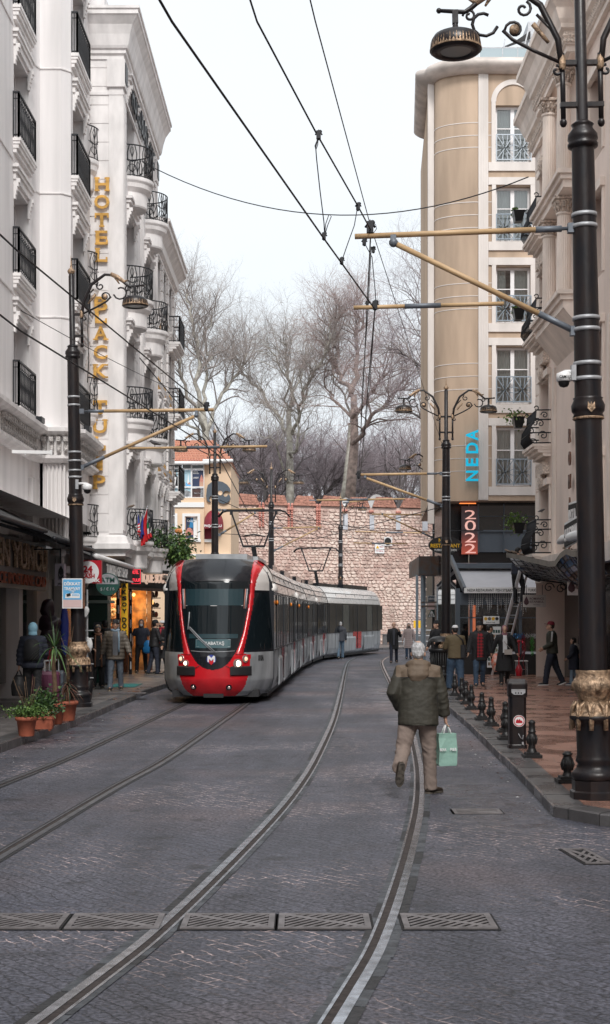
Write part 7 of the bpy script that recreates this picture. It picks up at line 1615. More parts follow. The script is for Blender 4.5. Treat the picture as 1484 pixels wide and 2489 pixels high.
hk = thing('water_pipe', 'red water pipe standing behind the headscarf woman', 'water pipe', (X_(1262, 45.6), 45.6, .12)); g = MB(); g.lathe([(.09, 0), (.10, .1), (.12, .2), (.06, .32), (.02, .38), (.02, .95), (.035, 1.0), (.02, 1.05), (.06, 1.08), (.05, 1.14), (.001, 1.14)], (0, 0, 0), 14); g.build('stem', MT['red_sign'], hk, True); g = MB(); g.tube([(.02, 0, .5), (.18, -.05, .8), (.22, -.05, 1.0), (.12, -.05, .4), (.2, -.05, .2)], .012, 5); g.build('hose', MT['darkred'], hk, True)
# ================================================================= left shops
SX = -6.55
sh = thing('shop_row', 'dim shop fronts under black awnings on the left pavement', 'shopfront', (-7, 38, .14))
t = MB(); t.box(-9.2, -9.0, 18, 58, .14, 4.3)
for y in (24.0, 29.0, 33.2, 37.0, 39.3, 43.6, 47.0, 49.9, 53.5, 57): t.box(-9.0, SX, y - .22, y + .22, .14, 3.9)
t.box(-9.0, SX - .02, 18, 58, 3.0, 3.75); t.build('wall', MT['white_plaster_b'], sh)
t = MB()
for (y0, y1) in ((37.3, 39.0),): t.box(SX - .3, SX - .25, y0, y1, .14, 3.0)
for (y0, y1) in ((39.6, 43.3), (50.2, 53.2), (53.8, 56.7)): t.box(SX - .3, SX - .25, y0, y1, .14, 3.0)
t.build('dark_glass', MT['glass_dark'], sh)
t = MB(); t.box(SX - .3, SX - .28, 18, 28.7, .5, 3.0); t.box(SX - .3, SX - .28, 29.3, 32.9, .5, 3.0); t.box(SX - .3, SX - .28, 33.5, 36.7, .5, 3.0); t.build('shop_glass', MT['glass_shopclear'], sh)
t = MB(); t.box(SX - 1.0, SX - .95, 18, 37, .14, 3.0); t.build('back_panel', MT['wood_brown'], sh)
sp = thing('lit_shop', 'brightly lit amber shop window stacked with souvenirs behind the waiting men', 'shopfront', (-7, 48.5, .14))
LA = Vector((-5.95, 48.0, 0)); LB = Vector((-4.72, 52.0, 0)); lu = (LB - LA).normalized(); ln = lu.cross(UP)
def LP(q, d_, z): return LA + lu * q - ln * d_ + UP * z
t = MB(); t.quad(LP(-.2, 1.3, .14), LP(4.4, 1.3, .14), LP(4.4, 1.3, 2.95), LP(-.2, 1.3, 2.95)); t.quad(LP(1.9, 0.1, .14), LP(1.9, 1.3, .14), LP(1.9, 1.3, 2.95), LP(1.9, .1, 2.95)); t.quad(LP(-.2, .0, 2.95), LP(4.2, .0, 2.95), LP(4.2, 1.3, 2.95), LP(-.2, 1.3, 2.95)); t.build('shelf_wall', MT['warm_shelf'], sp)
rnd = random.Random(4)
t = MB()
for k in range(7): t.obox(LP(1.0, 1.12, .5 + .36 * k), lu * .9, ln * .15, UP * .015); t.obox(LP(3.0, .6, .5 + .36 * k), lu * 1.0, ln * .15, UP * .015)
for q in (-.1, 1.95, 4.1): t.obox(LP(q, 0, 1.55), lu * .06, ln * .08, UP * 1.4)
t.obox(LP(2.0, 0, 2.98), lu * 2.2, ln * .1, UP * .1); t.build('shelf', MT['wood_brown'], sp)
t = MB()
for k in range(7):
 for (q0, q1, d_) in ((.15, 1.85, 1.1), (2.05, 4.0, .58)):
  x = q0
  while x < q1: h = rnd.uniform(.08, .28); w2 = rnd.uniform(.04, .09); t.ell(LP(x, d_, .52 + .36 * k + h / 2), w2, .06, h / 2, 8, rnd.choice([0, 0, 1, 2])); x += w2 * 2 + rnd.uniform(.0, .05)
t.build('goods', [MT['goods'], MT['terracotta'], MT['gold']], sp)
t = MB(); t.ell(LP(.6, .6, 2.6), .07, .07, .07, 10); t.ell(LP(2.6, .2, 2.5), .06, .06, .1, 8); t.ell(LP(1.5, .4, 2.75), .06, .06, .06, 8); t.build('bulb', MT['warm_light'], sp)
lpt = bpy.data.lights.new('shop_lamp', 'POINT'); lpt.energy = 45; lpt.color = (1, .58, .22); lpt.shadow_soft_size = .15; lo = bpy.data.objects.new('shop_lamp', lpt); COL.objects.link(lo); lo.location = LP(1.0, .45, 2.3)
sp2 = thing('lit_shop', 'dim display window with shelves of gold jewellery at the left edge', 'shopfront', (-7, 30, .14))
t = MB()
for k in range(5): t.box(SX - .9, SX - .32, 29.4, 36.6, .8 + .45 * k, .83 + .45 * k)
t.build('shelf', MT['warm_shelf'], sp2); t = MB()
for k in range(5):
 for q in range(29): t.ell((SX - .4, 29.6 + q * .24, .92 + .45 * k), .05, .06, rnd.uniform(.05, .1), 6)
t.build('goods', MT['gold'], sp2)
lp2 = bpy.data.lights.new('display_lamp', 'POINT'); lp2.energy = 90; lp2.color = (1, .7, .4); lo = bpy.data.objects.new('display_lamp', lp2); COL.objects.link(lo); lo.location = (SX - .45, 34.6, 2.85)
def awning(lab, y0, y1, zin, zout, valance=None, xo=-5.0, text=None, xin=-6.9):
 r = thing('shop_awning', lab, 'awning', (xo, (y0 + y1) / 2, zout)); g = MB()
 n = 8; vs = []
 for k in range(n + 1): y = y0 + (y1 - y0) * k / n; s = .03 * sin(k * 2.3); vs += [(xin, y, zin + s), (xo, y, zout + s * .3)]
 g.add(vs, [(2 * k, 2 * k + 1, 2 * k + 3, 2 * k + 2) for k in range(n)]); g.add([(x, y, z - .03) for x, y, z in vs], [(2 * k, 2 * k + 2, 2 * k + 3, 2 * k + 1) for k in range(n)]); g.build('cloth', MT['awning_black'], r)
 g = MB()
 for k in range(3): y = y0 + (y1 - y0) * (.03 + .47 * k); g.bar((xin, y, zin - .35), (xo + .02, y, zout - .05), .07); g.bar((xin, y, zin - .05), (xo, y, zout - .035), .05)
 g.tube([(xo, y0, zout), (xo, y1, zout)], .05, 8); g.build('arm', MT['galv'] if valance else MT['iron'], r)
 if valance:
  g = MB(); g.box(xo + .0, xo + .03, y0, y1, zout - valance, zout - .03); g.build('valance', MT['awning_black'], r)
  g = MB(); g.bar((xo + .03, y0, zout - valance), (xo + .03, y1, zout - valance), .04); g.tube([(xo + .02, y0 - .1, zout + .03), (xo + .02, y1 + .1, zout + .0)], .07, 8); g.build('front_tube', MT['white_paint'], r)
  if text: g = MB(); txt(g, text[0], (xo + .045, text[1], zout - valance * .52), YP, UP, text[2], valance * .62, 0, .01, .03); g.build('lettering', MT['white_paint'], r)
 return r
awning('steep black awning over the jewellery window at the left edge', 20, 28.6, 4.55, 3.72, None, -5.15)
awning('black awning running behind the left lamp post', 28.7, 34.1, 4.45, 3.58, None, -5.0)
awning('black awning with a white lettered valance for gifts', 34.4, 41.5, 4.2, 3.42, .42, -5.0, ('TURKISH GIFT SHOP', 38.1, 4.3))
awning('thin black awning beyond the hotel balconies, above the lit shop', 50.2, 57.5, 3.9, 3.35, .12, -4.9)
wf = thing('awning_bar', 'white retractable frame bar under the stone ledge at the left edge', 'frame', (-6.2, 31, 5.6)); g = MB(); Z = 31; g.bar(W(30, 1098, Z), W(125, 1100, Z), .07); g.bar(W(125, 1094, Z), W(125, 1106, Z), .05); g.bar(W(62, 1100, Z), W(62, 1106, Z), .03); g.build('bar', MT['white_paint'], wf)
cl = MB();
gl = thing('fascia_sign', 'tall gold jagged shop lettering over the jewellery window', 'sign', (-6.2, 31.5, 3.4)); g = MB(); g.box(-6.3, -6.22, 25.5, 34.6, 2.62, 3.72); g.build('board', MT['black'], gl)
g = MB(); txt(g, 'MILEN YUNCU', (-6.18, 30.7, 3.35), YP, UP, 7.4, .58, 0, .06, .02); txt(g, 'EST SINCE POSTANE CAD', (-6.19, 30.7, 2.83), YP, UP, 7.4, .24, 1, .03, .01); g.build('lettering', [MT['gold'], MT['terracotta']], gl)
def hang(name, lab, x0, x1, y0, y1, Z, m, th=.12, cat='sign'):
 r = thing(name, lab, cat, W((x0 + x1) / 2, (y0 + y1) / 2, Z)); g = MB(); sq(g, x0, x1, y0, y1, Z, 0, th); g.build('board', MT[m], r)
 g = MB(); c = W((x0 + x1) / 2, y0, Z); g.bar(c + Vector((0, th / 2, 0)), c + Vector((0, th / 2, .35)), .03); g.bar(c + Vector((0, th / 2, .33)), c + Vector((-.6, th / 2, .33)), .03); g.build('bracket', MT['iron'], r); return r
M('lilac', (.50, .49, .58), .5)
s_ = hang('hanging_sign', 'pale lilac box sign with a drop emblem left of the lamp post', 134, 156, 1370, 1424, 32.5, 'lilac', .3)
g = MB(); c = W(149, 1388, 32.49); g.prism([(0, .12), (.05, .03), (.06, -.04), (0, -.1), (-.06, -.04), (-.05, .03)], c, XP, UP, YP * -.01); txt(g, 'NAR', W(149, 1401, 32.49), XP, UP, .13, .16, 0, .01, .02); txt(g, 'BAKLAVA', W(149, 1419, 32.49), XP, UP, .14, .05, 0, .01, .02); g.build('lettering', MT['black'], s_)
s_ = hang('bank_sign', 'red bank sign with a round white cash disc right of the lamp post', 196, 247, 1362, 1418, 33.5, 'red_sign', .15)
g = MB(); c = W(214, 1391, 33.49); g.prism([(.26 * cos(t * pi / 16), .26 * sin(t * pi / 16)) for t in range(32)], c, XP, UP, YP * -.01); dsk = g.build('disc', MT['white_paint'], s_)
g = MB(); txt(g, '24', W(214, 1383, 33.47), XP, UP, .22, .15, 0, .01, .04); txt(g, 'HOUR', W(214, 1392, 33.47), XP, UP, .22, .07, 0, .01, .02); txt(g, 'CASH', W(214, 1400, 33.47), XP, UP, .32, .10, 0, .01, .03); g.build('lettering', MT['red_sign'], dsk)
g = MB(); txt(g, 'AKBANK', W(214, 1411, 33.48), XP, UP, .58, .08, 0, .01, .02); g.build('lettering', MT['white_paint'], s_)
s_ = thing('oval_sign', 'dark green oval cash machine sign under the gift awning', 'sign', W(262, 1420, 34.5)); c = W(262, 1420, 34.5); g = MB(); g.prism([(.28 * cos(t * pi / 16) * 1.0, .27 * sin(t * pi / 16)) for t in range(32)], c, XP, UP, YP * .12); g.build('board', MT['green_sign'], s_)
g = MB(); g.prism([(.26 * cos(t * pi / 16), .25 * sin(t * pi / 16)) for t in range(17)], c - YP * .006, XP, UP, YP * .004, 0); g.build('upper_field', MT['poster_grey'] , s_)
g = MB(); txt(g, 'ATM', c - YP * .015 + UP * .10, XP, UP, .34, .12, 0, .006, .02); txt(g, '$ / € / ₺', c - YP * .015 - UP * .12, XP, UP, .34, .09, 1, .006, .01); g.build('lettering', [MT['green_sign'], MT['galv']], s_)
s_ = thing('exchange_sign', 'tall yellow exchange sign with black letters stacked downward', 'sign', W(305, 1480, 40)); g = MB(); sq(g, 295, 311, 1418, 1545, 40, 0, .1); g.build('board', MT['yellow_sign'], s_); g = MB()
for ch, y in zip('AKSOY DÖVİZ', (1424, 1439, 1454, 1469, 1485, 0, 1506, 1520, 1537, 1549, 1560)):
 if ch != ' ' and y < 1545: txt(g, ch, W(303, y, 39.98), XP, UP, .13, .12 if ch != 'Ö' else .16, 0, .01, .04)
g.build('lettering', MT['black'], s_)
s_ = thing('led_sign', 'small red dot-matrix hotel sign with a chasing border', 'sign', W(332, 1403, 42)); g = MB(); sq(g, 320, 343, 1383, 1420, 42, 0, .12); g.build('board', MT['black'], s_); g = MB(); txt(g, 'HOTEL', W(329, 1391, 41.98), XP, UP, .20, .10, 0, .01, .0); txt(g, 'TULIP', W(332, 1410, 41.98), XP, UP, .24, .09, 0, .01, .0)
for (x0, x1, y0, y1) in ((321, 342, 1384, 1384.6), (321, 342, 1418.4, 1419), (321, 321.7, 1384, 1419), (341.3, 342, 1384, 1419)): sq(g, x0, x1, y0, y1, 41.98, 0, .01)
g.build('led_text', MT['led_red'], s_)
s_ = thing('fascia_sign', 'gold lettered fascia above the brightly lit shop', 'sign', (-5.2, 50, 3.2)); g = MB(); g.obox(LP(2.1, -.1, 3.3), lu * 2.3, ln * .05, UP * .32); g.build('board', MT['awning_black'], s_); g = MB(); txt(g, 'ANTIQUE SOUVENIRS', LP(2.1, -.18, 3.3), lu, UP, 4.2, .40, 0, .05, .02); g.build('lettering', M('gold_lit', (.8, .6, .5), .4, emit=(1, .7, .55), es=.3), s_)
for i, (y, lab) in enumerate(((43.5, 'black and white banded door frame left of the yellow exchange sign'), (46.5, 'black and white banded door frame right of the yellow exchange sign'))):
 s_ = thing('door_frame', lab, 'door frame', (X_((287, 317)[i], y), y, .14)); g = MB(); x = X_((287, 317)[i], y); g.box(x - .05, x + .05, y, y + .1, .14, 2.9); g.build('post', MT['black'], s_); g = MB()
 for k in range(6): g.box(x - .0, x + .04, y - .01, y, .3 + .45 * k, .55 + .45 * k)
 g.build('white_band', MT['white_paint'], s_)
s_ = thing('office_sign', 'small lit blue-white office plate in the exchange doorway', 'sign', W(289, 1395, 40)); g = MB(); sq(g, 278, 293, 1382, 1400, 41, 0, .03); g.build('plate', MT['blue_sign'], s_); g = MB(); txt(g, 'OFFICE', W(286, 1392, 40.97), XP, UP, .14, .08, 0, .01, .02); g.build('lettering', MT['led_white'], s_)
kb = thing('cash_kiosk', 'green cash machine kiosk with a pale slatted hood behind the couple', 'kiosk', (X_(255, 40.5), 40.5, .14)); g = MB(); g.box(X_(212, 40.5), X_(262, 40.5), 40.5, 41.2, .14, 2.75); g.build('cabinet', MT['green_sign'], kb); g = MB(); g.box(X_(208, 40), X_(268, 40), 39.8, 41.0, 2.38, 2.46); g.add([(X_(210, 40), 39.7, 2.6), (X_(276, 40), 39.7, 2.57), (X_(262, 40), 40.6, 2.95), (X_(210, 40), 40.6, 2.98)], [(0, 1, 2, 3)]); g.build('hood', M('pale_green', (.35, .45, .43), .5), kb); g = MB(); g.box(X_(228, 40.4), X_(246, 40.4), 40.42, 40.49, 1.35, 1.85); g.build('screen', MT['slate_panel'], kb)
def blob(g, c, rx, ry, rz, m=0, seed=0):
 o = len(g.v); g.ell(c, rx, ry, rz, 16, m)
 for i in range(o, len(g.v)): v = Vector(g.v[i]); v += (v - Vector(c)).normalized() * .04 * noise.noise(v * 5 + Vector((seed, 0, 0))) * 2; g.v[i] = tuple(v)
M('plum', (.022, .010, .016), .35, bump=.6, bs=12); M('red_cloth', (.28, .015, .03), .7); M('blue_cloth', (.02, .035, .22), .6); M('white_cloth', (.6, .6, .6), .8, bump=.5, bs=20); M('purple_case', (.12, .035, .07), .4)
cg = thing('display_coat', 'glossy plum padded coat with a hood hanging outside a shop', 'coat', (X_(122, 31.5), 31.5, .9)); g = MB(); blob(g, (X_(116, 31.5), 31.5, 2.18), .15, .13, .24, 0, 1); blob(g, (X_(121, 31.5), 31.5, 1.85), .27, .16, .22, 0, 2); blob(g, (X_(122, 31.5), 31.5, 1.55), .22, .16, .42, 0, 4); blob(g, (X_(126, 31.5), 31.5, 1.12), .16, .14, .2, 1, 3); g.build('coat', [MT['plum'], MT['red_cloth']], cg)
cg = thing('display_scarf', 'blue robe hanging beside the left lamp post', 'robe', (X_(155, 31.5), 31.5, 1.2)); g = MB(); blob(g, (X_(157, 31.8), 31.8, 1.75), .09, .08, .62, 0, 5); g.build('cloth', MT['blue_cloth'], cg)
rk = thing('glove_rack', 'wire rack hung with white gloves right of the lamp post', 'rack', (X_(213, 31), 31, .14)); g = MB(); g.bar((X_(213, 31), 31, .14), (X_(213, 31), 31, 2.6), .03)
for z in (1.55, 1.72, 1.0, .7): g.bar((X_(203, 31), 31, z), (X_(228, 31), 31, z), .02)
g.build('frame', MT['galv'], rk); g = MB(); blob(g, (X_(216, 31), 30.9, 1.5), .05, .04, .12, 0, 1); blob(g, (X_(221, 31), 30.9, 1.4), .04, .04, .14, 0, 2); blob(g, (X_(210, 31), 30.9, 2.1), .08, .04, .12, 0, 4); g.build('glove', MT['white_cloth'], rk); g = MB(); blob(g, (X_(213, 31), 31.1, .9), .13, .12, .35, 0, 6); blob(g, (X_(213, 31), 31.1, .5), .11, .12, .3, 0, 7); g.build('bag', MT['black'], rk)
for i, (x, Z, m, lab) in enumerate(((110, 29.8, 'purple_case', 'quilted plum suitcase behind the palm pot'), (121, 30.4, 'slate_panel', 'dark slate suitcase behind the palm pot'), (85, 30.2, 'purple_case', 'plum suitcase showing between the blue-hooded walker\'s legs'))):
 c = (X_(x, Z), Z + .5, .14); s_ = thing('suitcase', lab, 'suitcase', c); g = MB(); g.loft([octp(.2, .13, .06, None, .05), octp(.22, .15, .12, None, .05), octp(.22, .15, .66, None, .05), octp(.2, .13, .72, None, .05)], 0, False)
 for k in range(-2, 3): g.box(k * .08 - .012, k * .08 + .012, -.165, -.15, .14, .64)
 g.build('shell', MT[m], s_, True); g = MB(); g.bar((-.1, .05, .72), (-.1, .05, .95), .02); g.bar((.1, .05, .72), (.1, .05, .95), .02); g.bar((-.1, .05, .95), (.1, .05, .95), .03); g.build('handle', MT['galv'], s_, True); g = MB()
 for q in (-.15, .15): g.ell((q, 0, .03), .04, .04, .03, 8)
 g.build('wheel', MT['black'], s_, True)
tu = thing('door_mat', 'teal door mat on the left pavement behind the couple', 'mat', (X_(305, 39), 39, .145)); g = MB(); g.box(X_(255, 37.6), X_(345, 39.6), 38.0, 39.8, .146, .156); g.build('mat', M('teal', (.02, .16, .15), .8), tu)
def pot(x, y, r, h, lab, square=0, Lq=0):
 p = G(x, y, .14); t = thing('flower_pot', lab, 'flower pot', p, 0, 'terracotta pots on the left kerb'); g = MB()
 if not square: g.lathe([(r * .68, 0), (r * .72, .02), (r * .9, h * .78), (r * 1.04, h * .80), (r * 1.06, h * .96), (r * .95, h), (r * .88, h * .9), (.01, h * .88)], (0, 0, 0), 22)
 else:
  g.loft([octp(Lq * .9, r * .8, .03, None, .02), octp(Lq, r, h * .8, None, .02), octp(Lq * 1.05, r * 1.1, h * .81, None, .02), octp(Lq * 1.05, r * 1.1, h, None, .02)], 0, False); g.box(-Lq * .8, -Lq * .7, -r * .7, r * .7, 0, .03); g.box(Lq * .7, Lq * .8, -r * .7, r * .7, 0, .03)
 g.build('pot', MT['terracotta'], t, True); return t
def leaves(t, n, c, s, size, mats, droop=0, up=0, seed=0):
 rnd = random.Random(seed); g = MB()
 for k in range(n):
  f_ = .72 if n != 1500 and n != 700 else 1; p = Vector((rnd.gauss(c[0], s[0] * f_), rnd.gauss(c[1], s[1] * f_), rnd.gauss(c[2], s[2] * f_))); d = (p - Vector(c) + Vector((0, 0, up))).normalized(); d = (d + Vector((rnd.uniform(-.7, .7), rnd.uniform(-.7, .7), rnd.uniform(-.6, .5)))).normalized(); l = size * rnd.uniform(.6, 1.3); w_ = l * .38; sd = d.cross(Vector((rnd.random() - .5, rnd.random() - .5, 1))).normalized() * w_; m1 = p + d * l * .5 + UP * .01
  g.add([p, m1 + sd, p + d * l - UP * l * .25, m1 - sd], [(0, 1, 2, 3)], rnd.randrange(len(mats)))
 return g.build('foliage', [MT[m] for m in mats], t, True)
def strap(g, p, d, L, w_, drop, m=0, n=6):
 d = d.normalized(); sd = d.cross(UP).normalized(); vs = []; pp = Vector(p)
 for k in range(n + 1):
  t = k / n; ww = w_ * (1 - t) ** .6 * (.6 + 1.2 * t if t < .3 else 1); q = Vector(p) + d * L * t - UP * drop * t * t; vs += [q - sd * ww, q + sd * ww]
 g.add(vs, [(2 * k, 2 * k + 1, 2 * k + 3, 2 * k + 2) for k in range(n)], m, True)
t = pot(133, 1760, .19, .36, 'terracotta pot with a spiky dracaena palm, tallest plant on the left kerb'); g = MB(); g.tube([(0, 0, .3), (.01, 0, .7), (-.02, 0, 1.05), (0, 0, 1.35)], [.045, .04, .04, .045], 10); g.build('stem', M('dracaena', (.16, .10, .06), .9, var=.4, vs=14), t, True)
g = MB(); rnd = random.Random(2)
for k in range(38): a = rnd.uniform(0, 2 * pi); e = rnd.uniform(-.1, 1.4); d = Vector((cos(a) * cos(e), sin(a) * cos(e), sin(e))); strap(g, (0, 0, 1.33), d, rnd.uniform(.4, .62), .022, .45 * cos(e), rnd.randrange(2))
for k in range(3): strap(g, (0, 0, 1.35), Vector((.12 * (k - 1), 0, 1)), .72, .03, 0, 0)
g.build('foliage', [MT['leaf'], MT['leaf_dark']], t, True)
t = pot(155, 1755, .20, .36, 'terracotta pot with a browning spiky plant beside the lamp post base'); t.location.y += .35; g = MB(); g.tube([(0, 0, .3), (.01, 0, .62)], .03, 8); g.tube([(0, 0, .6), (.05, 0, 1.2), (.12, 0, 1.7)], [.012, .008, .003], 5); g.tube([(.03, 0, 1.0), (.13, 0, 1.35)], .004, 4); g.tube([(.04, 0, 1.1), (-.1, 0, 1.5)], .004, 4); g.build('stem', MT['dracaena'], t, True); g = MB()
for k in range(60): a = rnd.uniform(0, 2 * pi); e = rnd.uniform(-.5, 1.2); d = Vector((cos(a) * cos(e), sin(a) * cos(e), sin(e))); strap(g, (0, 0, rnd.uniform(.5, .68)), d, rnd.uniform(.2, .42), .013, .25, rnd.choice([0, 0, 1]))
g.build('foliage', [MT['leaf_dry'], MT['leaf_dark']], t, True)
t = pot(112, 1765, .14, .28, 'square terracotta pot with glossy dark leaves, just left of the palm', 1, .15); leaves(t, 420, (0, 0, .42), (.15, .15, .11), .075, ['leaf_dark', 'leaf'], 0, .2, 3)
t = pot(93, 1776, .12, .24, 'long terracotta trough with leafy bush', 1, .27); leaves(t, 620, (0, 0, .36), (.2, .13, .10), .07, ['leaf', 'leaf_dark'], 0, .2, 4)
t = pot(65, 1789, .17, .31, 'round terracotta pot overflowing with bright green parsley-like leaves, leftmost'); leaves(t, 800, (.02, 0, .36), (.19, .14, .06), .05, ['leaf_bright', 'leaf'], 0, .2, 5)
g = MB()
for k in range(9): a = rnd.uniform(0, 6.28); g.tube([(0, .1, .3), (.12 * cos(a), .1, .6), (.22 * cos(a), .12 * sin(a), rnd.uniform(.7, .95))], .004, 4)
g.build('stem', MT['dracaena'], t, True)
hp = thing('hanging_plant', 'bushy ivy with an orange bloom spilling over the hotel balcony', 'plant', (HX + .8, 49.2, 4.4)); leaves(hp, 1500, (.05, .2, .0), (.26, .7, .26), .13, ['leaf', 'leaf_dark', 'leaf_bright'], 0, 0, 8); leaves(hp, 700, (.28, .1, -.45), (.12, .35, .24), .12, ['leaf', 'leaf_bright'], 0, 0, 9); leaves(hp, 250, (-.5, -1.6, .2), (.25, .3, .16), .12, ['leaf', 'leaf_dark'], 0, 0, 10); g = MB(); blob(g, (.15, -.1, .5), .12, .12, .09, 0, 2); g.build('bloom', M('bloom', (.65, .25, .08), .7), hp, True)
M('flag_red', (.55, .01, .015), .7); M('flag_blue', (.02, .04, .25), .7); M('flag_white', (.7, .7, .7), .7); M('flag_green', (.01, .22, .09), .7)
def flag(lab, p0, p1, cols, drop, wd, seed):
 r = thing('flag', lab, 'flag', p0, 0, 'flags on slanted poles at the hotel balcony'); p0 = Vector(p0); p1 = Vector(p1); g = MB(); g.tube([p0, p1], .014, 6); g.ell(p1, .025, .025, .035, 8); g.build('pole', MT['galv'], r)
 g = MB(); nu, nv = 14, 12; vs = []
 for i in range(nu + 1):
  for j in range(nv + 1):
   u, v = i / nu, j / nv; q = p1.lerp(p0, .03 + .55 * u); fold = .05 * sin(u * 13 + seed + v * 2) * v; q = q + Vector((wd * .25 * v + fold, -.04 * v + .05 * cos(u * 11 + seed) * v, -drop * v * (1 - .3 * u))); vs.append(q)
 g.add(vs, [(i * (nv + 1) + j, i * (nv + 1) + j + 1, (i + 1) * (nv + 1) + j + 1, (i + 1) * (nv + 1) + j) for i in range(nu) for j in range(nv)], 0, True)
 g.m = [cols(i / nu, j / nv) for i in range(nu) for j in range(nv)]; return g, r
Zf = 42.8
fm = [MT['flag_red'], MT['flag_white'], MT['flag_blue'], MT['flag_green'], MT['black']]
for lab, a, b_, cf, dr, wd, sd in (('star and stripes flag, leftmost on the hotel balcony', (334, 1296), (336, 1243), lambda u, v: 2 if (u < .45 and v < .55) else (0 if int(v * 12) % 2 else 1), .55, .2, 1), ('dark blue flag half hidden by the red one', (338, 1298), (348, 1246), lambda u, v: 2, .6, .1, 2), ('big plain red crescent flag', (336, 1304), (359, 1232), lambda u, v: 0, .95, .05, 3), ('green, white, red and black flag rightmost on the balcony', (348, 1300), (362, 1258), lambda u, v: 4 if u + v * .3 < .25 else (3 if v < .35 else (1 if v < .7 else 0)), .55, .3, 4)):
 g, r = flag(lab, W(a[0], a[1], Zf), W(b_[0], b_[1], Zf - .3), cf, dr, wd, sd); g.build('cloth', fm, r)
bm_ = M('bird', (.09, .085, .09), .6); bm2 = M('bird_brown', (.16, .12, .09), .7)
def bird(lab, c, m, s=1.0, rz=0):
 r = thing('bird', lab, 'bird', c, rz); g = MB(); g.tube([(-.10 * s, 0, .03 * s), (-.05 * s, 0, .055 * s), (.0, 0, .065 * s), (.05 * s, 0, .085 * s), (.08 * s, 0, .105 * s), (.115 * s, 0, .10 * s)], [.006 * s, .025 * s, .035 * s, .028 * s, .02 * s, .003 * s], 10); g.bar((.0, .01, 0), (.0, .01, .04 * s), .005); g.bar((.02, -.01, 0), (.02, -.01, .04 * s), .005)
 for k in (-1, 1): g.tube([(-.12 * s, k * .012 * s, .03 * s), (-.03 * s, k * .03 * s, .065 * s), (.03 * s, k * .025 * s, .075 * s)], [.003, .012 * s, .004], 6)
 g.build('body', m, r, True); return r
for lab, c, m, s in (('pigeon on the tip of the left bracket tube', W(378, 1087, 30), bm_, 1.3), ('small bird on the round hotel railing, left one', W(296, 1236, 43), bm2, 1.1), ('small bird on the round hotel railing, right one', W(319, 1237, 43), bm2, 1.1), ('sparrow on the far tip of the glass canopy', W(1235, 1345, 40.9), bm2, 1), ('sparrow second from the canopy tip', W(1251, 1348, 40.7), bm2, 1), ('sparrow beside the worker\'s head', W(1267, 1352, 40.5), bm2, 1), ('bird on the crest of the wavy canopy', W(1373, 1338, 39.2), bm2, 1.1), ('bird on the canopy right beside the near post', W(1391, 1344, 38.9), bm2, 1.1), ('bird on top of the lowest right balcony', W(1317, 1247, 43), bm_, 1.1)): bird(lab, c, m, s, random.uniform(0, 3))
for i, (X, Y) in enumerate(((X_(545, 15), 15), (X_(300, 19), 19), (X_(1190, 12.8), 12.8))): pass
g = MB(); rnd = random.Random(6)
for k in range(150):
 side_ = rnd.random(); y = rnd.uniform(12, 42); x = samp(KR, y) - abs(rnd.gauss(0, .35)) - .03 if side_ < .7 else samp(KL, y) + abs(rnd.gauss(0, .3)) + .03; s = rnd.uniform(.008, .03); a = rnd.uniform(0, 6); g.add([(x + s * cos(a), y + s * sin(a), .006), (x - s * .7 * sin(a), y + s * cos(a), .014), (x - s * cos(a), y - s * sin(a), .006), (x + s * .5 * sin(a), y - s * cos(a), .012)], [(0, 1, 2, 3)], rnd.choice([0, 0, 1, 1, 1]))
tag(g.build('litter', [MT['white_cloth'], MT['leaf_dry']]), 'scattered scraps and dead leaves along the kerbs', 'litter', None, 'stuff')
# ================================================================= people
def cloth(key, col, rough=.8, b=.5, bs=9, **k): return M(key, col, rough, bump=b, bs=bs, dist=.03, **k)
cloth('c_black', (.013, .013, .015)); cloth('c_black2', (.02, .02, .022), .5); cloth('c_olive', (.036, .033, .024), .7, .6, 7, var=.15, vs=4); cloth('c_tan', (.125, .09, .062), .7, .6, 7); cloth('c_khaki', (.22, .17, .145), .85, .7, 8, var=.15, vs=4); cloth('c_jean', (.035, .065, .11)); cloth('c_jeanlight', (.09, .14, .20)); cloth('c_navy', (.016, .02, .035)); cloth('c_grey', (.13, .135, .15)); cloth('c_greyjean', (.10, .12, .15)); cloth('c_puffer', (.125, .105, .085), .6, .8, 6); cloth('c_pink', (.50, .40, .38)); cloth('c_white', (.62, .62, .63)); cloth('c_scarf', (.28, .14, .09)); cloth('c_bluescarf', (.22, .30, .38)); cloth('c_beige', (.40, .36, .33)); cloth('c_brown', (.10, .075, .04)); cloth('c_hijab', (.27, .13, .155)); cloth('c_greenj', (.035, .035, .025)); cloth('c_redcap', (.20, .015, .03)); cloth('c_slate', (.045, .048, .06)); cloth('c_yellow', (.45, .24, .02)); cloth('c_skyhood', (.28, .52, .66)); cloth('c_leather', (.03, .02, .013), .5)
M('hair_grey', (.46, .46, .47), .8, bump=1.0, bs=60, var=.45, vs=45, stretch=(1, 1, .35), dist=.02); M('hair_black', (.012, .010, .010), .55, bump=.6, bs=40); M('hair_brown', (.035, .022, .016), .6, bump=.6, bs=40); M('mask_white', (.6, .66, .72), .8); M('sole', (.22, .19, .16), .8, var=.4, vs=20); M('sole_dark', (.10, .085, .07), .8, var=.6, vs=25); M('skin2', (.36, .20, .135), .55); M('eye_white', (.6, .58, .55), .3); M('lip', (.30, .10, .09), .5)
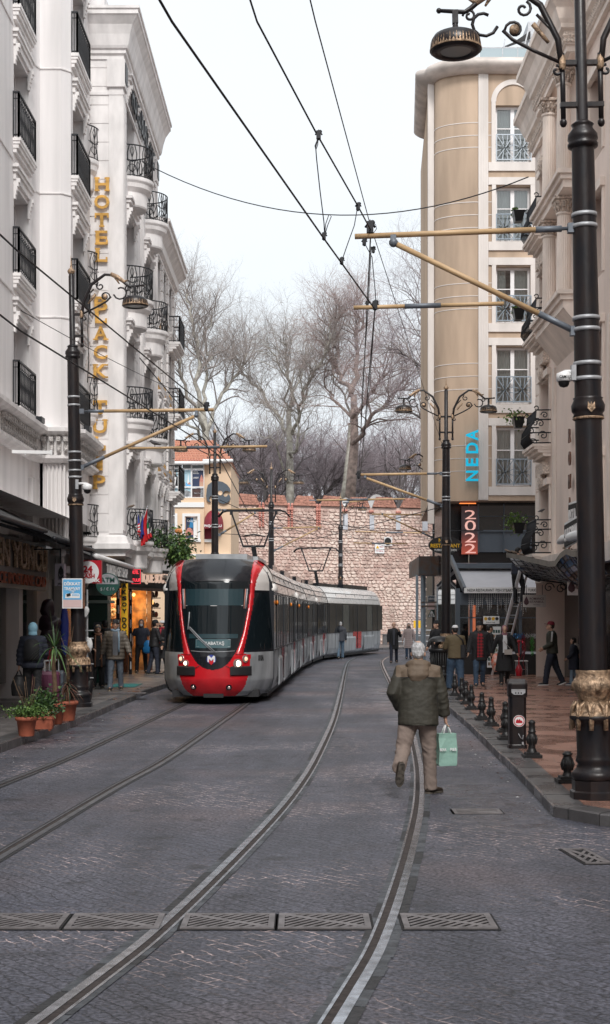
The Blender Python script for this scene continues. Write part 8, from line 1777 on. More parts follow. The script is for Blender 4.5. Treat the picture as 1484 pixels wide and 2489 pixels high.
def plaid():
 m = M('plaid', (.22, .012, .018), .8); nt = m.node_tree; tc = nt.nodes.new('ShaderNodeTexCoord'); sx = nt.nodes.new('ShaderNodeSeparateXYZ'); nt.links.new(tc.outputs['Object'], sx.inputs[0])
 def line(ch, f):
  a = mathn(nt, 'FRACT', mathn(nt, 'MULTIPLY', sx.outputs[ch], f)); return mathn(nt, 'LESS_THAN', a, .45)
 f = mathn(nt, 'MULTIPLY', mathn(nt, 'ADD', line(0, 12), line(2, 12)), .5); c = mixn(nt, (.30, .012, .02), (.015, .01, .012), f); nt.links.new(c, nt.nodes['Principled BSDF'].inputs['Base Color'])
plaid()
PEOPLE = []
def rot2(a): return Vector((sin(a), -cos(a)))
def person(label, loc, rz, H=1.72, skin='skin', legs=None, arms=None, top=None, bottom='c_black', shoe='c_leather', hair=('hair_black', 'short'), lean=0.0, head=(0, 0), vox=.016, bulk=1.0, extra=None, z_fix=True, group=None, female=False, bottom_w=1.0, mask=None, bareforearm=False):
 """local frame: +y forward, +x the person's right, built at 1.75 m then scaled"""
 legs = legs or {'R': (8, 4, 2), 'L': (-6, 6, 2)}; arms = arms or {'R': (5, 10, 15, 5), 'L': (-5, 10, 15, 5)}; top = top or {'m': 'c_black', 'z': .85}
 p = thing('person', label, 'person', loc, rz, group); k = H / 1.75; ankles = {}; J = {}
 zmin = 9
 for s, sg in (('R', 1), ('L', -1)):
  a, kn, out = [radians(q) for q in legs[s]]; hip = Vector((sg * .092, 0, .93)); d = Vector((sg * sin(out), sin(a), -cos(a))).normalized(); knee = hip + d * .43; b_ = a - kn; d2 = Vector((sg * sin(out) * .5, sin(b_), -cos(b_))).normalized(); ank = knee + d2 * .41
  pitch = b_ if abs(b_) > .35 else 0.0; foot_dir = Vector((sg * (top.get('toe', .12) if s == 'R' else .12), cos(pitch), sin(pitch) * 1.0)).normalized(); J[s] = (hip, knee, ank, foot_dir, pitch)
  low = ank.z - .085 if pitch == 0 else min(ank.z - .05, (ank + foot_dir * .17).z - .04)
  zmin = min(zmin, low)
 off = Vector((0, 0, -zmin))
 tl = radians(lean)
 def T(v):  # torso lean about the hips
  v = Vector(v); q = v - Vector((0, 0, .93)); q = Vector((q.x, q.y * cos(tl) + q.z * sin(tl), -q.y * sin(tl) + q.z * cos(tl))); return q + Vector((0, 0, .93)) + off
 S = lambda v: Vector(v) * k
 def ring(c, rx, ry, n=18, ex=.85):
  return [S(T((c[0] + math.copysign(abs(cos(2 * pi * j / n)) ** ex, cos(2 * pi * j / n)) * rx, c[1] + math.copysign(abs(sin(2 * pi * j / n)) ** ex, sin(2 * pi * j / n)) * ry, c[2]))) for j in range(n)]
 arm = {}; sw = .185 if not female else .165
 for s, sg in (('R', 1), ('L', -1)):
  fw, ab, el, yaw = [radians(q) for q in arms[s]]; sh = Vector((sg * sw, -.005, 1.42)); d = Vector((sg * sin(ab), sin(fw) * cos(ab), -cos(fw) * cos(ab))).normalized(); e = sh + d * .285; f2 = fw + el; d2 = Vector((sg * sin(ab) * .6 - sg * sin(yaw), sin(f2) * cos(yaw), -cos(f2) * cos(yaw))).normalized(); wst = e + d2 * .245; arm[s] = (sh, e, wst, d2, d)
 b = MB()
 b.loft([ring((0, 0, z), rx, ry) for z, rx, ry in ((.84, .13, .09), (.93, .165, .11), (1.03, .145, .10), (1.15, .145, .10), (1.30, .165, .11), (1.40, .16, .095), (1.46, .10, .07), (1.49, .06, .055))])
 b.tube([S(T((0, -.01, 1.44))), S(T((0, 0, 1.52))), S(T((0, .012, 1.58)))], [k * .062, k * .054, k * .055], 12)
 hy, hp = radians(head[0]), radians(head[1]); HC = Vector((0, .02, 1.60)); HR = Matrix.Rotation(hy, 3, 'Z') @ Matrix.Rotation(-hp, 3, 'X')
 def HD(v): return S(T(HC + HR @ Vector(v)))
 def hell(g, c, rx, ry, rz, n=14, m=0):
  vs = []; kk = n // 2 + 2; rings = []
  for i in range(kk):
   t = -pi / 2 + pi * (i + .02) / (kk - 1 + .04); rings.append([HD((c[0] + rx * cos(t) * cos(2 * pi * j / n), c[1] + ry * cos(t) * sin(2 * pi * j / n), c[2] + rz * sin(t))) for j in range(n)])
  g.loft(rings, m)
 hell(b, (0, -.008, .055), .076, .096, .092, 16); hell(b, (0, .022, .0), .060, .070, .085, 14); hell(b, (0, .075, -.06), .030, .025, .025, 10)
 b.tube([HD((0, .088, .045)), HD((0, .104, .012)), HD((0, .112, -.002)), HD((0, .088, -.008))], [k * .010, k * .013, k * .017, k * .010], 8)
 for sg in (-1, 1): hell(b, (sg * .076, .0, .012), .012, .022, .032, 10)
 hell(b, (0, .085, -.032), .024, .012, .011, 8); hell(b, (0, .080, .062), .052, .014, .010, 10)
 for s, sg in (('R', 1), ('L', -1)):
  sh, e, wst, d2, d = arm[s]
  b.tube([S(T(sh + Vector((-sg * .04, 0, .0)))), S(T(sh)), S(T(sh.lerp(e, .5))), S(T(e)), S(T(e.lerp(wst, .35))), S(T(wst)), S(T(wst + d2 * .02))], [k * .05, k * .055, k * .046, k * .038, k * .04, k * .026, k * .028], 12)
  side_v = Vector((0, 1, 0)); side_v = (side_v - d2 * side_v.dot(d2)).normalized(); nrm = d2.cross(side_v) * sg
  b.tube([S(T(wst)), S(T(wst + d2 * .04)), S(T(wst + d2 * .085))], [k * .026, k * .036, k * .034], 10, sx=1.15, sy=.55, ref=S(T(side_v + wst)) - S(T(wst)))
  for fi, (o_, L) in enumerate(((.026, .068), (.009, .078), (-.009, .072), (-.025, .056))):
   q = wst + d2 * .08 + side_v * o_; c1 = q + d2 * (L * .5) - nrm * (-.012); c2 = q + d2 * (L * .8) - nrm * (-.035)
   b.tube([S(T(q - d2 * .01)), S(T(c1)), S(T(c2))], [k * .0095, k * .009, k * .0075], 6)
  q = wst + d2 * .03 + side_v * .03; b.tube([S(T(q)), S(T(q + side_v * .022 + d2 * .03)), S(T(q + side_v * .024 + d2 * .058 + nrm * .01))], [k * .013, k * .011, k * .008], 6)
 for s, sg in (('R', 1), ('L', -1)):
  hip, knee, ank, fd, pt = J[s]; b.tube([S(v + off) for v in (hip + Vector((0, 0, .03)), hip.lerp(knee, .5), knee, knee.lerp(ank, .4), ank)], [k * .085, k * .07, k * .052, k * .048, k * .034], 12); b.tube([S(ank + off), S(ank + fd * .1 + off - UP * .035)], [k * .036, k * .03], 8)
 remesh(b, 'body', MT[skin], p, vox * .62 if vox < .013 else .0105, 2)
 if hair[1] != 'veil_all':
  g = MB()
  for sg in (-1, 1): hell(g, (sg * .031, .083, .040), .013, .008, .007, 8, 0); hell(g, (sg * .031, .0905, .040), .006, .003, .006, 6, 1)
  g.build('eye', [MT['eye_white'], MT['hair_black']], p, True)
  g = MB()
  for sg in (-1, 1): g.tube([HD((sg * .048, .080, .058)), HD((sg * .032, .094, .063)), HD((sg * .014, .094, .058))], k * .0035, 5)
  g.build('eyebrow', MT['hair_black'] if hair[0] != 'hair_grey' else MT['hair_grey'], p, True)
  g = MB(); hell(g, (0, .094, -.033), .022, .006, .006, 8); g.build('mouth', MT['lip'], p, True)
 g = MB(); bw = bottom_w
 g.loft([ring((0, 0, z), rx, ry) for z, rx, ry in ((.80, .12, .10), (.86, .168, .125), (.95, .172, .125), (1.04, .155, .115))])
 for s, sg in (('R', 1), ('L', -1)):
  hip, knee, ank, fd, pt = J[s]; g.tube([S(v + off) for v in (hip + Vector((-sg * .01, 0, .02)), hip.lerp(knee, .3), hip.lerp(knee, .7), knee, knee.lerp(ank, .5), ank + Vector((0, 0, .0)), ank + (ank - knee).normalized() * .035)], [k * .098, k * .097 * bw, k * .082 * bw, k * .074 * bw, k * .066 * bw, k * .064 * bw, k * .066 * bw], 14)
 def wr(v, n):
  kn_ = sum(math.exp(-((v - S(J[s][1] + off)).length / (.16 * k)) ** 2) + math.exp(-((v - S(J[s][2] + off)).length / (.14 * k)) ** 2) + .8 * math.exp(-((v - S(J[s][0] + off)).length / (.16 * k)) ** 2) for s in 'RL')
  return v + n * (.015 * (.3 - abs(noise.noise(Vector((v.x * 7, v.y * 7, v.z * 17 + v.x * 12))))) * (.4 + 1.3 * min(1, kn_)))
 if bottom != 'none': remesh(g, 'trousers', MT[bottom], p, vox, 2, wr)
 for s, sg in (('R', 1), ('L', -1)):
  hip, knee, ank, fd, pt = J[s]; g = MB(); a0 = ank + off; sd = fd.cross(UP).normalized(); upv = sd.cross(fd).normalized()
  if upv.z < 0: upv = -upv
  base = a0 - upv * .082; rings = []
  for t_, wd, ht in ((-.075, .028, .06), (-.06, .036, .085), (0, .038, .10), (.06, .042, .075), (.12, .046, .055), (.17, .04, .045), (.195, .02, .03)):
   c = base + fd * t_; rings.append([S(c + sd * (wd * cos(2 * pi * j / 12)) + upv * (ht / 2 + .012 + ht / 2 * sin(2 * pi * j / 12))) for j in range(12)])
  g.loft(rings, 0); so_ = g.build('shoe', MT[shoe], p, True); g = MB(); out = []
  pr_ = ((-.08, .024), (-.06, .036), (0, .034), (.06, .04), (.12, .048), (.17, .042), (.205, .018)); poly = [S(base + fd * t_ + sd * w_) for t_, w_ in pr_] + [S(base + fd * t_ - sd * w_) for t_, w_ in pr_[::-1]]; n_ = len(poly); lo_ = poly; hi_ = [q + upv * .022 * k for q in poly]; lo2 = [q - upv * .002 for q in lo_]
  g.add(lo2 + hi_, [tuple(range(n_)), tuple(range(2 * n_ - 1, n_ - 1, -1))] + [(i, i + n_, (i + 1) % n_ + n_, (i + 1) % n_) for i in range(n_)]); g.build('sole', MT[top.get('sole', 'sole')], so_, True)
 tm = top['m']; zb = top.get('z', .85); bk = top.get('bulk', 1.0) * bulk; flare = top.get('flare', 1.0)
 g = MB(); rr = []
 prof = [(1.50, .075, .075), (1.465, .13, .095), (1.42, .182 if not female else .165, .12), (1.33, .19 if not female else .172, .135), (1.2, .178 if not female else .155, .135), (1.05, .176 if not female else .16, .14), (.93, .184 if not female else .178, .145), (.82, .186, .145), (.6, .19, .15), (.4, .20, .16)]
 zs = [q for q in prof if q[0] > zb + .03]; last = prof[min(len(zs), len(prof) - 1)]; zs.append((zb, last[1], last[2]))
 g.loft([ring((0, -.008 if z < 1.4 else -.01, z), rx * bk * (1 + (flare - 1) * max(0, (1.0 - z)) * 1.6), ry * bk * (1 + (flare - 1) * max(0, (1.0 - z)) * 1.6), 22) for z, rx, ry in zs[::-1]])
 if top.get('sleeve', True):
  for s, sg in (('R', 1), ('L', -1)):
   sh, e, wst, d2, d = arm[s]; e1 = wst if not bareforearm else sh.lerp(e, .7)
   pts = [sh + Vector((-sg * .06, 0, .005)), sh + Vector((0, 0, .0)), sh.lerp(e, .5), e, e.lerp(wst, .5), wst - d2 * .0] if not bareforearm else [sh + Vector((-sg * .06, 0, .005)), sh, sh.lerp(e, .7)]
   rd = [.062, .073, .066, .062, .055, .05] if not bareforearm else [.06, .068, .06]
   g.tube([S(T(v)) for v in pts], [k * q * bk for q in rd], 14)
 def wj(v, n):
  q = sum(math.exp(-((v - S(T(arm[s][1]))).length / (.14 * k)) ** 2) for s in 'RL'); w_ = .011 * (.35 - abs(noise.noise(Vector((v.x * 6 + v.z * 5, v.y * 6, v.z * 13 - v.x * 6))))) * (.7 + 1.5 * q) + .004 * (.3 - abs(noise.noise(Vector((v.x * 14 - v.z * 16, v.y * 14, v.z * 30)))))
  if top.get('puff'): w_ += .012 * abs(sin(v.z * pi / .095)) - .006
  return v + n * w_
 mats = [MT[tm]] + [MT[q] for q in top.get('m2', [])]
 yk = top.get('yoke')
 jk = remesh(g, 'jacket', mats, p, vox, 2, wj, (lambda c: 1 if c.z > yk * k and abs(c.x) < .25 * k else 0) if yk else None)
 if top.get('front'):   # open coat showing what is beneath
  g = MB(); z0, z1, hw_ = top.get('fz0', max(zb, .80)), 1.46, top.get('fw', .075); vs = []; n1 = 10
  for i in range(n1 + 1):
   z = z0 + (z1 - z0) * i / n1; ry = (.145 if z < 1.1 else .14) * bk; ww = hw_ * (1.0 if z < 1.35 else .8)
   for j in range(7): x = -ww + 2 * ww * j / 6; vs.append(S(T((x, ry * .97 - .008 + .012 - abs(x) * .12 - (max(0, z - 1.38)) * .35, z))))
  g.add(vs, [(i * 7 + j, i * 7 + j + 1, (i + 1) * 7 + j + 1, (i + 1) * 7 + j) for i in range(n1) for j in range(6)], 0, True); g.build('shirt', MT[top['front']], p, True)
  g = MB()
  for sg in (-1, 1): g.tube([S(T((sg * (hw_ + .01), .135 * bk, z0))), S(T((sg * (hw_ + .01), .14 * bk, 1.2))), S(T((sg * .07, .10, 1.42))), S(T((sg * .05, .02, 1.50)))], k * .016, 6)
  g.build('lapel', MT[tm], p, True)
 hm, hk_ = hair
 g = MB()
 if hk_ in ('short', 'bald', 'long', 'cap'):
  hell(g, (0, -.018, .070), .082, .097, .088, 18); hell(g, (0, -.05, .02), .072, .062, .075, 14)
  if hk_ == 'long':
   for sg in (-1, 1): g.tube([HD((sg * .06, -.02, .02)), HD((sg * .075, .0, -.10)), HD((sg * .07, .06, -.22)), HD((sg * .06, .08, -.30))], [k * .035, k * .04, k * .035, k * .015], 8)
  hb = remesh(g, 'hair', MT[hm], p, .010, 1, lambda v, n: v + n * .006 * noise.noise(v * 40))
  if hk_ == 'bald': g = MB(); hell(g, (0, -.035, .135), .040, .045, .022, 14); g.build('bald_patch', MT[skin], p, True)
 def dome(m, z0, rr_, h, name, back=-.012, fold=True, peak=0):
  g = MB(); n = 20; rings = []
  for t in [i / 7 for i in range(8)]: a = t * pi / 2 * .985; rings.append([HD((rr_ * cos(a) ** .6 * cos(2 * pi * j / n), back + (rr_ + .018) * cos(a) ** .6 * sin(2 * pi * j / n), z0 + h * sin(a))) for j in range(n)])
  g.loft(rings)
  if fold: g.tube([HD(((rr_ + .002) * cos(2 * pi * j / 20), back + (rr_ + .02) * sin(2 * pi * j / 20), z0 + .02)) for j in range(21)], k * .012, 6)
  if peak: g.loft([[HD((x, y, z0 + q)) for x, y in ((-.07, .08), (-.045, .15), (0, .17), (.045, .15), (.07, .08))] for q in (0, .012)], 0, False)
  g.build(name, MT[m], p, True)
 if top.get('hat'):
  kind, m = top['hat']
  if kind == 'beanie': dome(m, .055, .084, .12, 'beanie')
  if kind == 'skullcap': dome(m, .075, .085, .085, 'skullcap', -.02, False)
  if kind == 'cap': dome(m, .065, .086, .10, 'cap', -.012, False, 1)
  if kind == 'pompom': dome(m, .055, .084, .12, 'beanie');
 if top.get('hood_up'):
  g = MB(); hell(g, (0, -.03, .045), .100, .11, .125, 18); hell(g, (0, -.03, -.07), .095, .095, .08, 14)
  remesh(g, 'hood', MT[top['hood_up']], p, .012, 3)
  if top.get('hood_face'): g = MB(); hell(g, (0, .052, .03), .064, .035, .085, 12); g.build('face', MT[skin], p, True)
 if top.get('veil'):
  g = MB(); hell(g, (0, -.022, .045), .092, .105, .115, 18); hell(g, (0, -.0, -.09), .075, .085, .08, 14); g.loft([ring((0, 0, z), rx, ry) for z, rx, ry in ((1.36, .15, .12), (1.43, .15, .115), (1.49, .09, .09), (1.54, .07, .08))]); remesh(g, 'headscarf', MT[top['veil']], p, .012, 3); g = MB(); hell(g, (0, .060, .015), .050, .030, .072, 14); fc = g.build('face', MT[skin], p, True)
  g = MB()
  for sg in (-1, 1): hell(g, (sg * .022, .088, .035), .009, .004, .005, 8, 0)
  hell(g, (0, .086, -.03), .016, .005, .005, 8, 1); hell(g, (0, .092, .005), .008, .010, .014, 8, 2); g.build('face_feature', [MT['hair_black'], MT['lip'], MT[skin]], fc, True)
 if mask:
  g = MB(); hell(g, (0, .068, -.025), .052, .042, .045, 12); g.build('face_mask', MT[mask], p, True)
 if top.get('scarf'):
  g = MB(); g.tube([S(T((.085 * cos(a), .085 * sin(a) * 1.0, 1.50 + .01 * sin(3 * a)))) for a in [i * pi / 8 for i in range(17)]], k * .036, 8)
  for sg in ((-1, 1) if top.get('scarf2', 1) else (-1,)): g.tube([S(T((sg * .075, .08, 1.47))), S(T((sg * .09, .155 * bk, 1.3))), S(T((sg * .085, .165 * bk, 1.1))), S(T((sg * .09, .165 * bk, top.get('scz', .8))))], k * .04, 8, sx=1.2, sy=.6)
  g.build('scarf', MT[top['scarf']], p, True)
 if top.get('hood_down'):
  g = MB(); n = 18
  g.tube([S(T((.115 * cos(a), -.02 + .10 * sin(a), 1.49 + .012 * sin(a)))) for a in [pi * .95 + i * pi * 1.1 / 10 for i in range(11)]], [k * q for q in (.02, .035, .05, .06, .065, .065, .065, .06, .05, .035, .02)], 10)
  g.loft([ring((0, y, z), rx, ry, 16) for z, y, rx, ry in ((1.27, -.13, .03, .02), (1.30, -.14, .09, .045), (1.36, -.15, .125, .06), (1.43, -.13, .13, .07), (1.49, -.10, .11, .06))])
  remesh(g, 'hood', MT[top['hood_down']], p, .012, 3, lambda v, n: v + n * .010 * noise.noise(Vector((v.x * 14, v.y * 10, v.z * 18))))
 p['_k'] = k
 return p, S, T, arm, off
def bag_pack(p, S, T, m, shoulder=True):
 g = MB(); g.loft([[S(T((x, y, z))) for x, y in ((-w_, -.14), (w_, -.14), (w_ * .95, -.14 - d_), (-w_ * .95, -.14 - d_))] for z, w_, d_ in ((.98, .13, .08), (1.02, .15, .13), (1.25, .15, .13), (1.38, .13, .09), (1.42, .08, .04))], 0, True); bg_ = g.build('backpack', MT[m], p, True)
 g = MB()
 for sg in (-1, 1): g.tube([S(T((sg * .10, -.15, 1.05))), S(T((sg * .13, -.13, 1.3))), S(T((sg * .12, -.06, 1.48))), S(T((sg * .12, .06, 1.47))), S(T((sg * .13, .14, 1.3))), S(T((sg * .15, .08, 1.1)))], .018, 6)
 g.build('strap', MT[m], bg_, True)
def carry(label, name, S, T, arm, hand, p, mats, w_, d_, h, drop=.10, cat='bag', lettering=None, soft=.0):
 bpy.context.view_layer.update()
 q = S(T(arm[hand][2] + arm[hand][3] * .10)); mw = p.matrix_world.copy(); c = mw @ q; r = thing(name, label, cat, (c.x, c.y, c.z - drop - h), 0); g = MB()
 sc_ = 1.0; rings = []
 for z, f in ((0, .92), (.02, 1.0), (h * .5, 1.0 + soft * .15), (h * .85, 1 - soft * .25), (h, 1 - soft * .6)): rings.append([Vector((x * f, y * (f if z < h * .6 else f * .8), z)) for x, y in ((-w_ / 2, -d_ / 2), (-w_ * .1, -d_ / 2 * .96), (w_ / 2, -d_ / 2), (w_ / 2 * .96, 0), (w_ / 2, d_ / 2), (0, d_ / 2 * .96), (-w_ / 2, d_ / 2), (-w_ / 2 * .95, 0))])
 g.loft(rings, 0, soft > .3)
 if lettering: g.v = [(x + .012 * noise.noise(Vector((x * 9, z * 7, 1))), y + .02 * noise.noise(Vector((z * 9, x * 8, 5))), z) for x, y, z in g.v]; r.rotation_euler[2] = .28
 g.build('bag', MT[mats[0]], r, True)
 g = MB()
 for y in (-d_ * .3, d_ * .3): g.tube([(-w_ * .22, y, h * .97), (-w_ * .05, y * .3, h + drop * .95), (w_ * .05, y * .3, h + drop * .95), (w_ * .22, y, h * .97)], [.009, .009, .009, .009], 5)
 g.build('handle', MT[mats[1]], r, True)
 if lettering:
  g = MB()
  for s, x, z, ww, hh in lettering: txt(g, s, (x, -d_ / 2 - .022, z), XP, UP, ww, hh, 0, .004, .01)
  g.build('lettering', MT['white_paint'], r, True)
 return r
g0 = G(1017, 1932); P_, S, T, arm, off = person('white-haired old man in an olive and tan hooded jacket walking away on the track', (g0.x, g0.y, 0), radians(-4), 1.76, 'skin', {'R': (9, 3, 4.5), 'L': (-14, 56, 11)}, {'R': (4, 16, 10, 0), 'L': (-16, 20, 62, 30)}, {'m': 'c_olive', 'm2': ['c_tan'], 'z': .80, 'bulk': 1.20, 'yoke': 1.335, 'hood_down': 'c_tan', 'sole': 'sole_dark', 'toe': .9}, 'c_khaki', 'c_leather', ('hair_grey', 'bald'), 6, (0, 4), .0125, 1.03, bottom_w=1.16)
g = MB(); g.tube([S(T((.16 * cos(a) * 1.2, -.005 + .15 * sin(a) * 1.2, .80))) for a in [i * pi / 10 for i in range(21)]], .008, 5); g.tube([S(T((-.1, -.07, 1.50))), S(T((0, -.10, 1.51))), S(T((.1, -.07, 1.50)))], .02, 6); g.build('hem', MT['c_olive'], P_, True)
g = MB(); g.tube([S(T((x, -.168 + .35 * x * x + .02 * abs(x), 1.335))) for x in [-.2 + .04 * i for i in range(11)]], .004, 5); g.tube([S(T((-.215, -.06, z))) for z in (.84, 1.0, 1.15, 1.28)], .004, 5); g.tube([S(T((.215, -.06, z))) for z in (.84, 1.0, 1.15, 1.28)], .004, 5); g.build('seam', MT['c_black'], P_, True)
g = MB(); g.prism([(-.03, 0), (.075, 0), (-.03, .035)], S(T((0, -.115, 1.515))), XP, UP, YP * .01); g.build('lining', MT['c_yellow'], P_, True)
M('mint', (.24, .40, .34), .7, bump=.5, bs=9, dist=.03)
carry('mint green paper shopping bag in the old man\'s right hand', 'shopping_bag', S, T, arm, 'R', P_, ('mint', 'white_paint'), .22, .12, .37, .10, lettering=[('P&B', .055, .19, .075, .035), ('BEAR', -.07, .19, .08, .032)])
def pz(x, y, h=.12): q = G(x, y, h); return (q.x, q.y, h)
BK = pi
P_, S, T, arm, off = person('grey-haired man in a dark blue jacket walking away beside the tram tail', pz(828, 1602, 0), .05, 1.76, 'skin', {'R': (14, 6, 2), 'L': (-12, 14, 2)}, {'R': (8, 12, 12, 4), 'L': (-4, 16, 6, 0)}, {'m': 'c_slate', 'z': .84, 'bulk': 1.1, 'hood_down': 'c_slate'}, 'c_jeanlight', 'c_black', ('hair_grey', 'short'), 5)
carry('white plastic bag in the distant man\'s left hand', 'plastic_bag', S, T, arm, 'L', P_, ('white_cloth', 'white_cloth'), .28, .16, .5, .12, soft=.9)
person('bald man in a long black coat holding his hand to his mouth, walking towards us', pz(958, 1612, 0), BK - .05, 1.76, 'skin', {'R': (12, 4, 2), 'L': (-8, 12, 2)}, {'R': (4, 10, 10, 4), 'L': (25, 18, 125, 25)}, {'m': 'c_black', 'z': .62, 'bulk': 1.06, 'front': 'c_slate', 'fw': .05}, 'c_navy', 'c_black', ('skin', 'short'), 2)
person('woman in a long pale pink padded coat with a dark mask', pz(994, 1602, 0), BK, 1.68, 'skin', {'R': (10, 4, 1), 'L': (-6, 8, 1)}, {'R': (0, 18, 10, 2), 'L': (0, 20, 12, 2)}, {'m': 'c_pink', 'z': .55, 'bulk': 1.08, 'flare': 1.12, 'puff': 1, 'hood_up': 'c_beige', 'hood_face': 1}, 'c_jean', 'c_black', ('hair_brown', 'long'), 0, mask='c_black', female=True)
person('man in black clothes with a black beanie behind the double lamp post', pz(1062, 1645), BK - .9, 1.76, 'skin', {'R': (4, 4, 2), 'L': (-4, 6, 2)}, {'R': (10, 8, 20, 6), 'L': (10, 8, 60, 10)}, {'m': 'c_black', 'z': .72, 'hat': ('beanie', 'c_black')}, 'c_black', 'c_black')
P_, S, T, arm, off = person('man in a brown jacket and white skullcap seen from behind, shoulder bag on his right', pz(1108, 1678), .12, 1.68, 'skin2', {'R': (-4, 6, 4), 'L': (12, 8, 5)}, {'R': (14, 12, 40, 8), 'L': (20, 14, 70, 14)}, {'m': 'c_brown', 'z': .86, 'bulk': 1.16, 'hat': ('skullcap', 'c_white')}, 'c_jean', 'c_leather', ('hair_black', 'short'), 4, bottom_w=1.35)
g = MB(); g.loft([[S(T((x, y, z))) for x, y in ((.10, -.17), (.26, -.15), (.27, -.04), (.12, -.06))] for z in (.86, .88, 1.2, 1.22)], 0, True); g.tube([S(T((.2, -.12, 1.2))), S(T((.16, -.17, 1.35))), S(T((.0, -.1, 1.5))), S(T((-.08, .05, 1.48)))], .018, 6); g.build('shoulder_bag', MT['c_black'], P_, True)
person('man in a black parka over a red plaid shirt, walking towards us', pz(1166, 1669), BK + .02, 1.77, 'skin', {'R': (14, 6, 2), 'L': (-10, 16, 2)}, {'R': (10, 16, 14, -2), 'L': (-8, 16, 18, -2)}, {'m': 'c_black', 'z': .72, 'bulk': 1.16, 'front': 'plaid', 'fw': .085, 'fz0': .82, 'hat': ('beanie', 'c_black'), 'hood_down': 'c_black'}, 'c_jean', 'c_black', ('hair_black', 'short'), 2)
P_, S, T, arm, off = person('woman in a dusty pink headscarf, long black coat and white blouse', pz(1227, 1666), BK - .05, 1.66, 'skin', {'R': (8, 4, 0), 'L': (-6, 10, 0)}, {'R': (-10, 26, 10, -2), 'L': (6, 24, 14, -4)}, {'m': 'c_black', 'z': .42, 'bulk': 1.1, 'flare': 1.28, 'front': 'c_white', 'fw': .065, 'fz0': .74, 'veil': 'c_hijab'}, 'c_black', 'c_black2', ('hair_black', 'veil_all'), 0, female=True)
g = MB(); g.obox(S(T((-.09, .20, .98))), XP * .105, YP * .03, UP * .07); g.tube([S(T((-.18, .18, 1.04))), S(T((.0, .17, 1.25))), S(T((.12, .05, 1.45)))], .008, 5); hb_ = g.build('handbag', MT['c_beige'], P_, True)
c9 = W(1243, 1468, 43.8); person('worker in dark clothes high on the ladder', (W(1258, 1468, 43.8).x, 43.85, c9.z), -.75, 1.74, 'skin', {'R': (24, 34, 1), 'L': (6, 4, 1)}, {'R': (55, 6, 55, 4), 'L': (50, 6, 60, 6)}, {'m': 'c_navy', 'z': .9}, 'c_black', 'c_slate', ('hair_black', 'short'), 6, (-30, -15), mask='mask_white')
P_, S, T, arm, off = person('bearded man in a dark red cap and olive track jacket, side view', pz(1342, 1665.6), 1.45, 1.78, 'skin', {'R': (-16, 8, 2), 'L': (16, 8, 2)}, {'R': (0, 8, 60, 14), 'L': (5, 8, 60, 14)}, {'m': 'c_greenj', 'z': .88, 'bulk': 1.1, 'hat': ('cap', 'c_redcap'), 'sole': 'white_paint'}, 'c_navy', 'c_black', ('hair_brown', 'short'), 2, (0, -8), bottom_w=1.2)
g = MB()
for q in (-.014, .0, .014):
 sh, e, wst, d2, d = arm['L']; g.tube([S(T(sh + Vector((-.075, q - .01, .06)))), S(T(sh + Vector((-.09, q, -.06)))), S(T(e.lerp(sh, .25) + Vector((-.078, q, 0))))], .005, 5)
g.build('sleeve_stripe', MT['white_paint'], P_, True)
person('little girl in a navy coat with fur-edged hood and pale leggings', pz(1395, 1665), 1.35, 1.32, 'skin', {'R': (-6, 4, 1), 'L': (8, 4, 1)}, {'R': (10, 10, 40, 8), 'L': (10, 10, 40, 8)}, {'m': 'c_navy', 'z': .58, 'bulk': 1.25, 'flare': 1.15, 'hood_down': 'c_beige', 'sole': 'white_paint'}, 'c_bluescarf', 'c_jean', ('hair_black', 'long'))
person('woman in a mustard headscarf and black coat beside the girl', pz(1418, 1664), 1.3, 1.68, 'skin', None, {'R': (0, 8, 20, 6), 'L': (0, 8, 20, 6)}, {'m': 'c_black', 'z': .35, 'bulk': 1.15, 'flare': 1.15, 'veil': 'c_yellow'}, 'c_black', 'c_black', ('hair_black', 'veil_all'), female=True)
P_, S, T, arm, off = person('person in black mostly hidden behind the plaid-shirt man', pz(1190, 1650), -1.3, 1.7, 'skin', {'R': (28, 6, 2), 'L': (-24, 10, 2)}, {'R': (0, 10, 10, 2), 'L': (0, 10, 10, 2)}, {'m': 'c_black', 'z': .8}, 'c_black', 'c_black')
cb = thing('carrier_bag', 'orange and white patterned bag between the couple', 'bag', (X_(1208, 41), 41, .45)); g = MB(); blob(g, (0, 0, .25), .17, .12, .26, 0, 1); g.build('bag', M('bag_orange', (.65, .10, .03), .4, var=.5, vs=10, col2=(.6, .55, .5)), cb, True); g = MB(); g.tube([(-.08, 0, .48), (0, 0, .66), (.08, 0, .48)], .012, 6); g.build('handle', MT['mint'], cb, True)
P_, S, T, arm, off = person('walker in a sky-blue hood and black jacket with a black backpack, seen from behind', pz(80, 1724, .14), .06, 1.76, 'skin', {'R': (-8, 26, 2), 'L': (8, 4, 2)}, {'R': (12, 12, 60, 16), 'L': (-4, 12, 10, 2)}, {'m': 'c_navy', 'z': .84, 'bulk': 1.22, 'puff': 1, 'hood_up': 'c_skyhood'}, 'c_black', 'c_black', ('hair_black', 'none'), 3)
bag_pack(P_, S, T, 'c_black'); carry('black carrier bag at the left edge in the hooded walker\'s hand', 'plastic_bag', S, T, arm, 'L', P_, ('c_black2', 'c_black2'), .26, .16, .42, .1, soft=.8)
